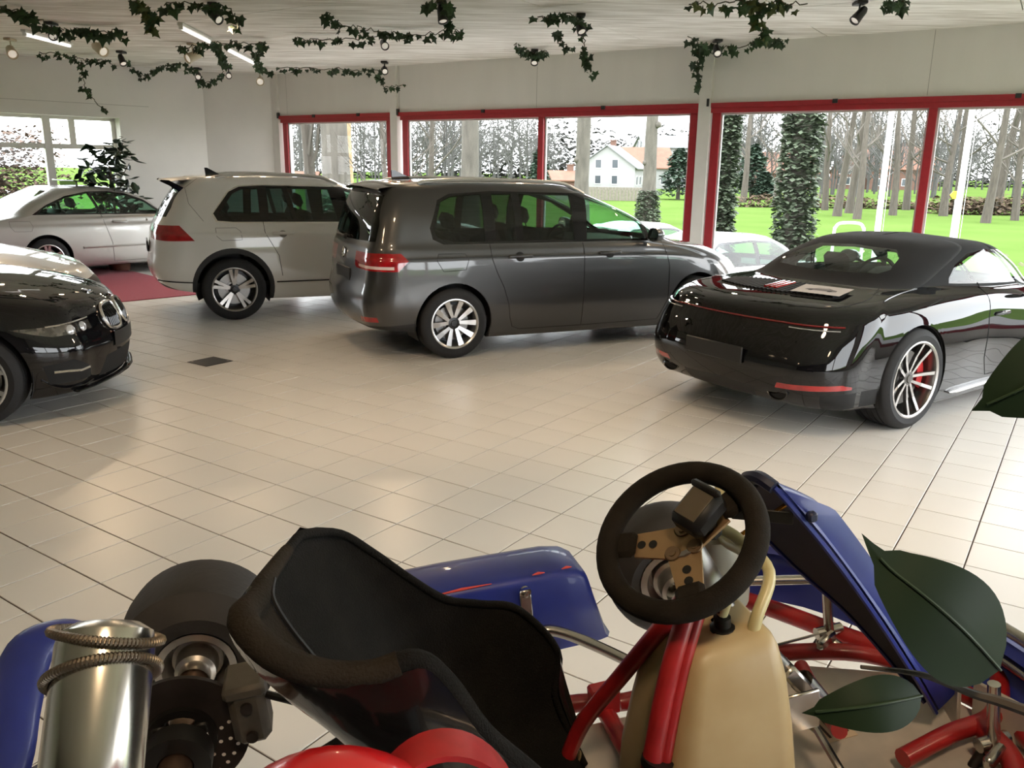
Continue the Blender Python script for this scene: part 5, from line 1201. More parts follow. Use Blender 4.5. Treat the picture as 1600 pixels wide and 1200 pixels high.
# ---- frame
def ktube(pts, r=.015, m=m_kred, name='frame_tube', k=6): return K(MB().tube(smooth_path(pts, k) if k else pts, r, 12), name, m)
ktube([(-.10, .235, .06), (.10, .235, .06), (.35, .27, .05), (.60, .28, .035), (.72, .25, .035), (.88, .30, .035), (1.0, .28, .035), (1.16, .20, .035), (1.24, .0, .035)])
ktube([(-.10, -.235, .06), (.10, -.235, .06), (.35, -.27, .05), (.60, -.28, .035), (.72, -.25, .035), (.88, -.30, .035), (1.0, -.28, .035), (1.16, -.20, .035), (1.24, .0, .035)])
ktube([(-.10, .235, .06), (-.12, .1, .06), (-.12, -.1, .06), (-.10, -.235, .06)]); ktube([(.20, .255, .055), (.20, -.255, .055)], k=0); ktube([(.66, .25, .035), (.66, -.25, .035)], k=0)
ktube([(.98, .50, .05), (1.06, .41, .04), (1.14, .28, .035), (1.19, .20, .035)], .017); ktube([(.98, -.50, .05), (1.06, -.41, .04), (1.14, -.28, .035)], .017)
ktube([(.90, .42, .13), (.93, .33, .08), (.96, .28, .04)], .016)
ktube([(.525, .15, -.03), (.555, .128, .05), (.585, .11, .13), (.635, .05, .245), (.68, -.02, .365), (.70, -.03, .40)], .012); ktube([(.575, -.10, .06), (.64, -.075, .29), (.70, -.04, .40)], .013); ktube([(.592, -.10, .06), (.655, -.078, .29), (.712, -.045, .40)], .009)
K(MB().tube([(.619, -.088, .205), (.622, -.088, .214)], .020, 12), 'cable_tie', m_kblk)
ktube([(1.00, .20, .06), (.98, .12, .06), (.965, .05, .06), (.95, .02, .08)], .012)
ktube([(1.02, -.03, .05), (1.12, -.01, .05), (1.20, .0, .05), (1.26, .05, .06), (1.30, .12, .06)], .014); ktube([(1.17, -.01, .05), (1.16, -.08, .045), (1.10, -.16, .04)], .016)
K(MB().box((.66, .24, .06), (.05, .03, .05), .004), 'frame_bracket', m_kred); K(MB().box((.74, .18, .12), (.03, .02, .05), .004), 'frame_bracket', m_kred)
# ---- floor tray
q = MB(); ty = [(.56, .24), (.70, .235), (.88, .28), (1.02, .26), (1.17, .175), (1.235, .0), (1.17, -.175), (1.02, -.26), (.88, -.28), (.70, -.235), (.56, -.24)]
q.prism(ty, lambda u, v, d: V((u, v, d)), .013, .018); K(q, 'floor_tray', m_ktray, smooth=False)
q = MB(); q.box((1.19, .10, .05), (.006, .16, .07), .002, rot=M4.Rotation(R_(-20), 3, 'Z')); K(q, 'heel_guard', m_ktray)
q = MB(); q.box((1.215, -.02, .05), (.006, .12, .08), .002, rot=M4.Rotation(R_(15), 3, 'Z')); K(q, 'heel_guard', m_ktray)
q = MB(); q.box((.99, .11, .0195), (.05, .09, .001)); st = K(q, 'warning_sticker', mat('sticker_cream', (.62, .5, .36), .6), smooth=False)
for i in range(4):
    q = MB(); q.box((.972 + .011 * i, .11, .0204), (.004, .075 - .008 * (i % 2), .0006)); K(q, 'sticker_line', mat('sticker_ink', (.04, .03, .03), .7), st, smooth=False)
# ---- steering
SWC = V((.707, .0, .447)); col_dir = V((.56, 0, -.83)).normalized()
# the wheel leans back towards the driver and is turned a little
nw = V((-.50, -.30, .80)).normalized(); ux = V((0, 1, 0)); ux = (ux - nw * ux.dot(nw)).normalized(); uy = nw.cross(ux)
a0 = R_(-83); wx = ux * cos(a0) + uy * sin(a0); wy = nw.cross(wx)
SW = lambda a, r, d=0: SWC + (wx * cos(a) + wy * sin(a)) * r + nw * d
q = MB(); q.tube([SW(2 * pi * i / 48,   .1000, .014) for i in range(48)], .0148, 14, closed=True); sw = K(q, 'steering_wheel', m_ksuede)
arms = [R_(130), R_(235), R_(350)]
# gold hub plate with three arms and drilled holes
for k, a in enumerate(arms):
    q = MB(); d = wx * cos(a) + wy * sin(a); e = nw.cross(d)
    q.add([SWC + d * r + e * s + nw * z for z in (0, .004) for r, s in ((0, -.024), (.064, -.017), (.064, .017), (0, .024))], [(0, 1, 2, 3), (4, 7, 6, 5), (0, 4, 5, 1), (1, 5, 6, 2), (2, 6, 7, 3), (3, 7, 4, 0)])
    K(q, 'wheel_spoke', m_kgold, sw, smooth=False)
    q = MB(); q.box(SWC + d * .082 + nw * .007, (.040, .038, .013), .006, ax=(d, e, nw)); K(q, 'spoke_sleeve', m_ksuede, sw)
    for r in (.040, .056):
        q = MB(); c = SWC + d * r + nw * .0045; q.add([c + (d * cos(u) + e * sin(u)) * .006 for u in [2 * pi * i / 14 for i in range(14)]], [tuple(range(14))]); K(q, 'spoke_hole', m_gap, sw, smooth=False)
for k in range(3):
    a = arms[k] + R_(55); c = SWC + (wx * cos(a) + wy * sin(a)) * .019 + nw * .0045
    q = MB(); q.lathe([(.011, 0), (.010, .002), (.005, .002), (.005, .0035), (0, .0035)], c=c, axis=nw, n=14); K(q, 'hub_screw', mat('screw_bronze', (.22, .15, .09), .5, metal=.8), sw)
# lap timer on the upper arm
c = SWC + (wx * cos(arms[2]) + wy * sin(arms[2])) * .040 + nw * .034
tu = V((.25, -.97, 0)); tu = (tu - nw * tu.dot(nw)).normalized(); tv = nw.cross(tu)
q = MB(); q.box(c, (.050, .060, .032), .008, ax=(tu, tv, nw)); lt = K(q, 'lap_timer', m_kblk)
q = MB(); q.box(c + nw * .0165, (.033, .042, .002), .0006, ax=(tu, tv, nw)); K(q, 'timer_screen', mat('timer_screen', (.085, .065, .04), .3), lt)
q = MB(); q.box(c + nw * .018 + tv * .025, (.048, .010, .010), .004, ax=(tu, tv, nw)); K(q, 'timer_hood', m_kblk, lt)
q = MB(); q.rod(c - nw * .02, c - nw * .05, .014); K(q, 'timer_mount', m_kblk, lt)
K(MB().rod(SWC, (.745, 0, .37), .022, 14), 'steering_boss', mat('boss_alu_dark', (.3, .29, .28), .4, metal=.8), sw)
K(MB().tube([(.745, 0, .372), (.885, 0, .178), (.925, 0, .125)], .0105, 12), 'steering_column', mat('column_steel', (.16, .15, .14), .35, metal=.9))
q = MB(); q.box((.862, 0, .21), (.055, .035, .022), .004, rot=M4.Rotation(R_(54), 3, 'Y')); q.box((.855, -.035, .18), (.05, .006, .06), .002); q.lathe([(.017, 0), (.017, .05)], c=(.875, 0, .20), axis=(.56, 0, -.83), n=14); K(q, 'column_bracket', m_ksteel)
K(MB().tube([(.90, .0, .11), (.86, .20, .11), (.885, .40, .12)], .006, 8), 'track_rod', m_ksteel); K(MB().tube([(.90, .0, .11), (.86, -.20, .11), (.885, -.40, .12)], .006, 8), 'track_rod', m_ksteel)
# ---- fuel tank
q = MB(); prof_t = [(.0, .06, .02, .18), (.03, .045, .0, .21), (.12, .04, .0, .22), (.20, .03, .01, .20), (.27, .02, .02, .17), (.31, .015, .035, .12), (.325, .01, .05, .07)]
rows_t = []
for (z, _, __, w) in [(.0, 0, 0, .80), (.012, 0, 0, .96), (.04, 0, 0, 1.0), (.12, 0, 0, .97), (.20, 0, 0, .87), (.26, 0, 0, .77), (.300, 0, 0, .66), (.314, 0, 0, .59), (.322, 0, 0, .48), (.324, 0, 0, .05)]:
    cx = .700 + .035 * (z / .32); rows_t.append([V((cx + u * w, -.025 + v * w, .022 + z + .03 * u)) for u, v in rrect(.19, .20, .034, 5)])
    rows_t[-1].append(rows_t[-1][0])
q.grid(rows_t); q.add([rows_t[0][k] for k in range(len(rows_t[0]) - 1)], [tuple(range(len(rows_t[0]) - 1))])
tank = K(q, 'fuel_tank', m_ktank, ang=50)
zt = .345
q = MB(); q.tube([V((.700 + .035 * min(1, z / .32) + .0955 * w, -.03, .022 + z + .003)) for z, w in ((.02, .97), (.12, .975), (.20, .88), (.26, .78), (.300, .67), (.318, .55))], .0018, 6); K(q, 'mould_seam', mat('tank_seam', (.30, .20, .08), .6), tank)
for (x, y) in ((.735, -.045), (.755, .01)):
    q = MB(); q.lathe([(.016, -.03), (.016, .002), (.011, .004), (.011, .016), (.007, .018), (.007, .03)], c=(x, y, zt), n=14); K(q, 'hose_union', m_kblk, tank)
K(MB().tube(smooth_path([(.735, -.045, zt + .02), (.745, -.05, zt + .055), (.79, -.01, zt + .07), (.80, .06, zt + .055), (.80, .10, zt + .06)], 6), .0075, 10), 'fuel_hose', m_khose)
K(MB().tube(smooth_path([(.765, -.06, .325), (.775, -.06, .36), (.81, -.03, .40), (.80, .03, .42), (.785, .06, .435), (.80, .08, .47), (.81, .09, .49)], 6), .008, 10), 'fuel_hose', m_khose)
K(MB().tube(smooth_path([(.715, .01, zt - .01), (.715, .012, zt + .025), (.725, .03, zt + .045), (.735, .06, zt + .02)], 6), .007, 10), 'overflow_hose', m_kred)
# small catch bottle behind the wheel
q = MB(); q.lathe([(0, 0), (.032, .0), (.036, .02), (.036, .085), (.028, .11), (.015, .118), (.015, .13)], c=(.815, .10, .285), axis=(-.12, 0, 1), n=20); bt = K(q, 'catch_bottle', mat('bottle_plastic', (.50, .46, .38), .35, noise=.15))
q = MB(); q.lathe([(.019, 0), (.019, .026), (.014, .030), (0, .030)], c=(.799, .10, .412), axis=(-.12, 0, 1), n=16); K(q, 'bottle_cap', m_kblk, bt)
K(MB().tube([(.80, .06, .40), (.85, .02, .455), (.865, .01, .47)], .003, 6), 'brass_rod', mat('brass_rod', (.55, .27, .05), .25, metal=1.)); 
q = MB(); q.box((.835, .03, .448), (.08, .004, .018), .001, rot=M4.Rotation(R_(-38), 3, 'Z')); K(q, 'panel_stay', m_kblk)
# ---- front panel (blue fairing in front of the wheel)
pf = [(.842, .075, .472), (.858, .105, .430), (.895, .145, .362), (.965, .150, .275), (1.045, .14, .185), (1.10, .11, .105), (1.13, .06, .05)]
pn = [(.845, .015, .492), (.872, .0, .452), (.905, -.005, .405), (.945, -.005, .345), (.995, -.005, .265), (1.055, .0, .165), (1.125, .03, .055)]
k = len(pf); t_ = np.linspace(0, k - 1, 31); Fv = pchip(range(k), np.array(pf))(t_); Nv = pchip(range(k), np.array(pn))(t_)
rows_p = []; rows_q = []
for f_, n_ in zip(Fv, Nv):
    a, b = V(f_), V(n_); r = []
    for j in range(13): s = j / 12; r.append(a.lerp(b, s) + V((.045, 0, .022)) * (1 - (2 * s - 1) ** 2) * min(1, .15 + len(rows_p) / 9))
    rows_p.append(r); rows_q.append([p + V((.006, 0, .004)) for p in r])
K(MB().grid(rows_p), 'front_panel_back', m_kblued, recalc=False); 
fp_ = K(MB().grid(rows_q), 'front_panel', m_kblue, recalc=False)
# bright flange along the near edge, folded forwards
fl_ = [[V(n_) + V((.0, .004, 0)), V(n_) + V((.018, .004, .011)) * min(1, .04 + i / 8) * (1 if i < 24 else max(.2, 1 - (i - 24) / 7)), V(n_) + V((.040, .012, .020)) * min(1, .04 + i / 8) * (1 if i < 24 else max(.2, 1 - (i - 24) / 7))] for i, n_ in enumerate(Nv)]
K(MB().grid(fl_), 'panel_flange', m_kblue, fp_, recalc=False)
K(MB().tube([V(p) for p in Nv], .004, 6), 'panel_edge', m_kblue, fp_); K(MB().tube([V(p) for p in Fv], .0035, 6), 'panel_edge', m_kblue, fp_)
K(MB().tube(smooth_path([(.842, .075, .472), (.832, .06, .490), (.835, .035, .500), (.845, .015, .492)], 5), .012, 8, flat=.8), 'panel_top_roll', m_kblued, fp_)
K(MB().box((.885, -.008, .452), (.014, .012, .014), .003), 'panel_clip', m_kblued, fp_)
# ---- far and near side pods
def pod(s):
    prof_p = [(.458, .02), (.455, .05), (.4585, .176), (.464, .186), (.474, .190), (.585, .182), (.625, .165), (.665, .05), (.655, .02)]
    rows_ = []
    for x, e, dz in ((.16, .86, 0), (.17, .95, 0), (.20, 1, 0), (.45, 1, 0), (.655, 1, -.008), (.695, .985, -.014), (.712, .94, -.02), (.72, .80, -.03)):
        cy_, cz_ = .56, .05; rows_.append([V((x + (.035 * (1 - (z - .02) / .18) if x > .6 else 0), s * (cy_ + (y - cy_) * e), max(.02, cz_ + (z - cz_) * e + dz))) for y, z in prof_p])
    q = MB(); q.grid(rows_); q.add(rows_[-1], [tuple(range(len(prof_p)))]); q.add(rows_[0], [tuple(range(len(prof_p)))])
    o = K(q, 'side_pod', m_kblue, ang=50)
    q = MB(); q.add([V((.44, s * .4625, .185)), V((.52, s * .4635, .1855)), V((.50, s * .4725, .190)), V((.47, s * .470, .189))], [(0, 1, 2, 3)]); 
    for (xs, w_) in ((.475, .055), (.62, .012), (.675, .010)):
        q = MB(); q.tube([(xs - w_, s * .4625, .186), (xs, s * .4635, .187), (xs + w_, s * .4625, .186)], [.0008, .0028, .0008], 6); K(q, 'pod_scuff', mat('scuff_red', (.62, .06, .05), .6), o)
    # bracket and chrome side bar
    q = MB(); q.box((.588, s * .448, .125), (.022, .005, .085), .002); q.lathe([(.011, 0), (.011, .005)], c=(.588, s * .448, .165), axis=(0, -s, 0), n=14); bk = K(q, 'pod_bracket', m_ksteel)
    K(MB().lathe([(.0055, 0), (.0055, .005), (0, .006)], c=(.588, s * .4455, .160), axis=(0, -s, 0), n=6), 'bracket_bolt', m_ksteel, bk)
    K(MB().tube(smooth_path([(.27, s * .30, .07), (.28, s * .40, .085), (.31, s * .425, .09), (.45, s * .425, .09), (.59, s * .425, .09), (.635, s * .415, .088), (.70, s * .36, .07), (.78, s * .27, .045)], 5), .0105, 12), 'side_bar', m_ksteel)
    return o
pod(1); pod(-1)
# ---- front bumper, nose and pedals
nose_rows = []
for i in range(21):
    y = .50 - i * .05; x0 = 1.33 - .09 * (y / .44) ** 2 - .10 * (abs(y) / .5) ** 6
    nose_rows.append([V((x0 - .10, y, .03)), V((x0 - .015, y, .025)), V((x0 + .02, y, .06)), V((x0 + .02, y, .10)), V((x0 - .01, y, .125)), V((x0 - .07, y, .14)), V((x0 - .085, y, .128)), V((x0 - .06, y, .112)), V((x0 - .05, y, .08)), V((x0 - .10, y, .03))])
q = MB(); q.grid(nose_rows)
for e in (0, -1): q.add(nose_rows[e][:-1], [tuple(range(9))])
K(q, 'nose_cone', m_kblue, ang=45)
K(MB().tube(smooth_path([(1.18, .20, .05), (1.20, .23, .08), (1.23, .20, .095), (1.26, .12, .10), (1.265, .0, .10), (1.26, -.12, .10), (1.23, -.20, .095), (1.20, -.23, .08), (1.18, -.20, .05)], 5), .010, 10), 'front_bumper_bar', m_ksteel)
K(MB().tube(smooth_path([(1.19, .27, .13), (1.22, .21, .155), (1.255, .08, .16), (1.255, -.08, .16), (1.22, -.21, .155), (1.19, -.27, .13)], 5), .010, 10), 'front_bumper_bar', m_ksteel)
K(MB().rod((.97, .34, .155), (1.10, .30, .15), .009, 10), 'pedal_bar', m_ksteel)
for (x, y) in ((1.105, .285), (1.155, -.045)):
    q = MB(); q.tube([(x, y, .15), (x + .003, y, .09), (x + .003, y - .005, .05)], .009, 10); q.rod((x - .02, y, .05), (x + .03, y, .05), .011, 10); q.box((x - .02, y - .03, .055), (.05, .014, .02), .004, rot=M4.Rotation(R_(25), 3, 'Z')); q.rod((x + .0, y - .02, .04), (x + .02, y - .05, .025), .010, 10)
    pd = K(q, 'pedal', m_ksteel)
    K(MB().lathe([(.008, 0), (.008, .03), (0, .032)], c=(x - .012, y, .035), axis=(-.6, 0, -.8), n=10), 'pedal_stop', m_kblk, pd)
K(MB().tube([(1.08, .27, .06), (.96, .28, .05), (.80, .30, .05)], .0025, 6), 'brake_cable', m_ksteel)
# ---- rear: bumper, exhaust, engine covers
K(MB().tube(smooth_path([(-.13, .43, .24), (-.17, .42, .275), (-.205, .37, .285), (-.205, .27, .255), (-.20, .15, .22), (-.20, -.15, .22), (-.205, -.27, .255), (-.205, -.37, .285), (-.17, -.42, .275), (-.13, -.43, .24)], 6), .036, 12, flat=.7), 'rear_bumper', m_kblue)
K(MB().tube(smooth_path([(-.10, .20, .06), (-.15, .20, .10), (-.17, .20, .20)], 5), .012, 10), 'bumper_stay', m_ksteel); K(MB().tube(smooth_path([(-.10, -.20, .06), (-.15, -.20, .10), (-.17, -.20, .20)], 5), .012, 10), 'bumper_stay', m_ksteel)
ea, eb = V((.012, -.225, .335)), V((.052, -.080, .530)); ed = (eb - ea).normalized(); EL = (eb - ea).length
q = MB(); q.lathe([(.0, -.05), (.03, -.05), (.046, -.01), (.046, EL - .012), (.043, EL), (.030, EL + .008), (.018, EL + .010), (0, EL + .010)], c=ea, axis=ed, n=36); ex = K(q, 'exhaust_silencer', mat('exhaust_steel', (.60, .57, .50), .2, metal=1., noise=.2, nscale=6, stretch=(1, 1, .2)))
ex1, ey1, _ = frame(ed)
for (h0, tilt, r_) in ((EL - .004, .012, .0068), (EL - .042, -.014, .0068)):
    q = MB(); pts = []
    for i in range(720):
        t = 2 * pi * i / 720; core = ea + ed * (h0 + tilt * sin(t + 2.2)) + (ex1 * cos(t) + ey1 * sin(t)) * .0505
        rad = (ex1 * cos(t) + ey1 * sin(t)); u = t * 90; pts.append(core + (rad * cos(u) + ed * sin(u)) * .0036)
    q.tube(pts, .0017, 5, closed=True); q.tube([ea + ed * (h0 + tilt * sin(t + 2.2)) + (ex1 * cos(t) + ey1 * sin(t)) * .0505 for t in [2 * pi * i / 40 for i in range(40)]], .0042, 6, closed=True)
    K(q, 'exhaust_spring', mat('spring_steel', (.20, .165, .125), .45, metal=.9), ex)
K(MB().tube(smooth_path([(.005, -.225, .335), (-.01, -.25, .25), (.02, -.20, .14), (.12, -.25, .18)], 6), .026, 14), 'exhaust_pipe', m_krust)
# engine with its red covers beside the seat
q = MB(); q.box((.22, -.30, .16), (.20, .16, .20), .02)
for i in range(7): q.box((.24, -.30, .27 + .018 * i), (.15, .15, .007), .003)
eng = K(q, 'engine', m_kblk)
def cover(c, rx, rz, y0, y1, a0, a1, name, m, th=.004, n=26):
    q = MB(); A0, A1 = [], []
    for i in range(n + 1):
        a = a0 + (a1 - a0) * i / n; A0.append([V((c[0] + rx * cos(a), y, c[1] + rz * sin(a))) for y in (y0, (y0 + y1) / 2, y1)]); A1.append([V((c[0] + (rx - th) * cos(a), y, c[1] + (rz - th) * sin(a))) for y in (y0, (y0 + y1) / 2, y1)])
    q.grid(A0); q.grid(A1)
    for side in (0, 2): q.grid([[A0[i][side], A1[i][side]] for i in range(n + 1)])
    return K(q, name, m, ang=30)
cg = cover((.345, .315), .080, .122, -.262, -.222, -.1, pi + .1, 'chain_guard', m_kred, .006)
K(MB().lathe([(.008, 0), (.008, .006), (0, .007)], c=(.305, -.242, .4225), axis=(-.45, 0, .9), n=12), 'guard_bolt', m_ksteel, cg)
q = MB(); rows_c = []
for i in range(13):
    t = i / 12; a = pi * t; rows_c.append([V((.238 + .120 * cos(u) * max(.05, sin(a)) ** .5 * 1., -.29 + .075 * cos(a), .350 + .130 * sin(u) * max(.05, sin(a)) ** .5)) for u in [pi * k / 20 for k in range(21)]])
q.grid(rows_c); K(q, 'engine_cover', m_kred2, ang=60)
# ---- the stand under it
stand = thing('kart_stand', 'dark steel stand carrying the go-kart above the tiled floor', 'stand', (.0, 0, 0))
Kw = lambda p: kart.matrix_world @ V(p)
m_stand = mat('stand_steel', (.05, .05, .055), .5, metal=.6)
q = MB()
for x in (.18, .66):
    a, b = Kw((x, .02 if x > .5 else -.02, .0)), Kw((x, -.26, .0)); zz = min(a.z, b.z) 
    q.tube([a - V((0, 0, .0)), b - V((0, 0, .0))], .018, 10); 
    for p in (a, b): q.tube([p, V((p.x, p.y, .02))], .018, 10)
    q.tube([V((a.x, a.y, .02)), V((b.x, b.y, .02))], .018, 10)
a, b = Kw((.18, -.26, .02)), Kw((.66, -.26, .02)); q.tube([V((a.x, a.y, .30)), V((b.x, b.y, .30))], .015, 10); q.tube([V((a.x, a.y, .02)), V((b.x, b.y, .02))], .018, 10)
a, b = Kw((.18, -.02, .02)), Kw((.66, .02, .02)); q.tube([V((a.x, a.y, .02)), V((b.x, b.y, .02))], .018, 10)
q.build('stand_frame', m_stand, stand)
LAMP_W, LAMP_B, TUBE_E = 34., 66., .8
# ================================================================== CEILING LAMPS, IVY, PLANTS, CARPET
m_lampblk = mat('spot_black', (.012, .012, .012), .45); m_lampcream = mat('spot_cream', (.50, .42, .30), .45, noise=.1)
def lens_mat(name, col, e): return mat(name, col, .3, emit=e)
m_lens_on = lens_mat('spot_lens_lit', (1, .92, .82), .2); m_lens_off = mat('spot_lens', (.75, .74, .70), .15)
def add_spot(o, loc, d, watts, col=(1, .72, .46), size=1.35, r=.05):
    ld = bpy.data.lights.new('spot_beam', 'SPOT'); ld.energy = watts; ld.color = col; ld.spot_size = size; ld.spot_blend = .8; ld.shadow_soft_size = r
    lo = bpy.data.objects.new('spot_beam', ld); COL.objects.link(lo); lo.parent = o; lo.location = loc; lo.rotation_euler = V(d).to_track_quat('-Z', 'Y').to_euler(); return lo
def spot_lamp(p, aim, label, cream=False, watts=40, drop=.13):
    p = V(p); o = thing('spot_lamp', label, 'lamp', p, 0, 'ceiling spotlights'); m = m_lampcream if cream else m_lampblk
    q = MB(); q.box((0, 0, -.016), (.10, .16, .032), .006); q.build('base', m, o)
    d = V(aim).normalized(); c = V((0, 0, -drop)); k = 1.35 if cream else 1.
    q = MB(); q.tube([(0, 0, -.02), (0, 0, -drop + .03), c - d * .04], .010, 8); q.build('arm', m, o)
    hd_ = MB(); hd_.lathe([(0, -.10 * k), (.030 * k, -.10 * k), (.042 * k, -.07 * k), (.046 * k, .0), (.052 * k, .06 * k), (.052 * k, .075 * k), (.043 * k, .075 * k), (.040 * k, .06 * k), (0, .055 * k)], c=c, axis=d, n=22); h = hd_.build('head', m, o)
    q = MB(); q.lathe([(.039 * k, .0615 * k), (.02 * k, .066 * k), (0, .067 * k)], c=c, axis=d, n=18); q.build('lens', m_lens_on if watts else m_lens_off, h)
    if watts: add_spot(o, c + d * .10 * k, V((d.x, d.y, min(d.z, -.75))), watts, r=.15 if p.y < 6 else .05)
    return o
SP = [((-1.67, 11.21), (.35, -1, -.5), 'black spotlight in the ivy above the grey people carrier roof', 0), ((-2.1, 14.1), (.2, -1, -.5), 'black spotlight in front of the pillar beside the narrow shop window', 0), ((.25, 12.5), (0, -1, -1.2), 'black spotlight with a little ivy collar over the wide shop window', 0),
      ((.68, 9.68), (.3, -.6, -.9), 'black spotlight hidden by ivy hanging in two strands', 0), ((2.55, 11.35), (.0, -1, -.8), 'black spotlight with white lens beside the pillar near the convertible', 0), ((-5.92, 13.3), (.6, -.6, -1), 'black spotlight above the silver coupe, head hanging straight down', 0),
      ((-5.55, 15.4), (.3, -1, -.5), 'black spotlight in the corner where the side wall ends', 0), ((-4.95, 15.2), (.3, -1, -.35), 'black ring-faced spotlight beside the corner spotlight', 0), ((-3.15, 9.36), (.8, -.5, -.6), 'black spotlight amid big ivy leaves over the white off-roader', 0), ((3.33, 8.78), (-.7, -.3, -.8), 'black spotlight alone on the ceiling above the convertible', 0),
      ((-5.59, 10.74), (.5, -.8, -.6), 'black spotlight inside the dense ivy cluster over the black saloon', 0), ((-.76, 9.08), (.2, -.4, -1), 'black spotlight with a short ivy tuft over the people carrier tail', 0),
      ((-5.50, 11.73), (.9, -.6, -.5), 'cream spotlight turned sideways beside the dense ivy cluster', 1), ((-4.51, 12.37), (-.55, -.75, -.4), 'cream spotlight next to the white ceiling tube', 1), ((-4.56, 15.7), (.25, -1, -.3), 'cream spotlight facing the room above the short corner wall', 1), ((-6.9, 12.13), (.6, -.8, -.5), 'cream spotlight wrapped in ivy above the coupe boot', 1),
      # over the part of the room behind the photographer
      ((-3.6, 4.2), (.5, .5, -1), 'black spotlight above the bonnet of the black saloon', 0), ((-.9, 4.6), (.1, .6, -1), 'black spotlight over the middle of the empty tiled floor', 0), ((1.6, 3.6), (.2, .5, -1), 'black spotlight on the ceiling before the convertible tail', 0),
      ((-3.0, .6), (.4, .6, -1), 'black spotlight behind the go-kart stand, saloon side', 0), ((.2, -.4), (.0, .6, -1), 'black spotlight right above the go-kart seat', 0), ((3.0, .2), (-.3, .6, -1), 'black spotlight above the potted fig', 0)]
for (x, y), aim, lab, cr in SP: spot_lamp((x, y, CEIL), aim, lab, bool(cr), watts=((LAMP_B if y < 6 else LAMP_W) if not cr else LAMP_W * .8), drop=.17 if cr else .13)
m_tube_on = mat('fluorescent_tube', (1, .97, .92), .3, emit=TUBE_E)
def tube_lamp(a, b, lab):
    a, b = V(a), V(b); mid = (a + b) / 2; o = thing('tube_lamp', lab, 'lamp', (mid.x, mid.y, CEIL), 0, 'ceiling tube lamps'); u = (b - a); u.z = 0; L = u.length; u.normalize(); ax = (u, V((-u.y, u.x, 0)), V((0, 0, 1)))
    q = MB(); q.box((0, 0, -.018), (L, .07, .036), .006, ax=ax); q.build('tube_housing', mat('tube_housing', (.7, .69, .66), .5), o)
    q = MB(); q.tube([u * (-L / 2 + .04) + V((0, 0, -.058)), u * (L / 2 - .04) + V((0, 0, -.058))], .019, 12); t = q.build('tube', m_tube_on, o)
    for s in (-1, 1): q = MB(); q.box(u * (s * (L / 2 - .025)) + V((0, 0, -.05)), (.03, .045, .05), .004, ax=ax); q.build('tube_holder', mat('tube_holder', (.72, .71, .68), .5), o)
tube_lamp((-3.99, 10.6, CEIL), (-4.06, 11.8, CEIL), 'white ceiling tube lamp between the cream spotlight and the ivy over the off-roader'); tube_lamp((-4.07, 12.45, CEIL), (-4.18, 14.1, CEIL), 'white ceiling tube lamp running to the short corner wall'); tube_lamp((-6.25, 11.3, CEIL), (-6.21, 12.4, CEIL), 'white ceiling tube lamp partly under ivy above the coupe boot')

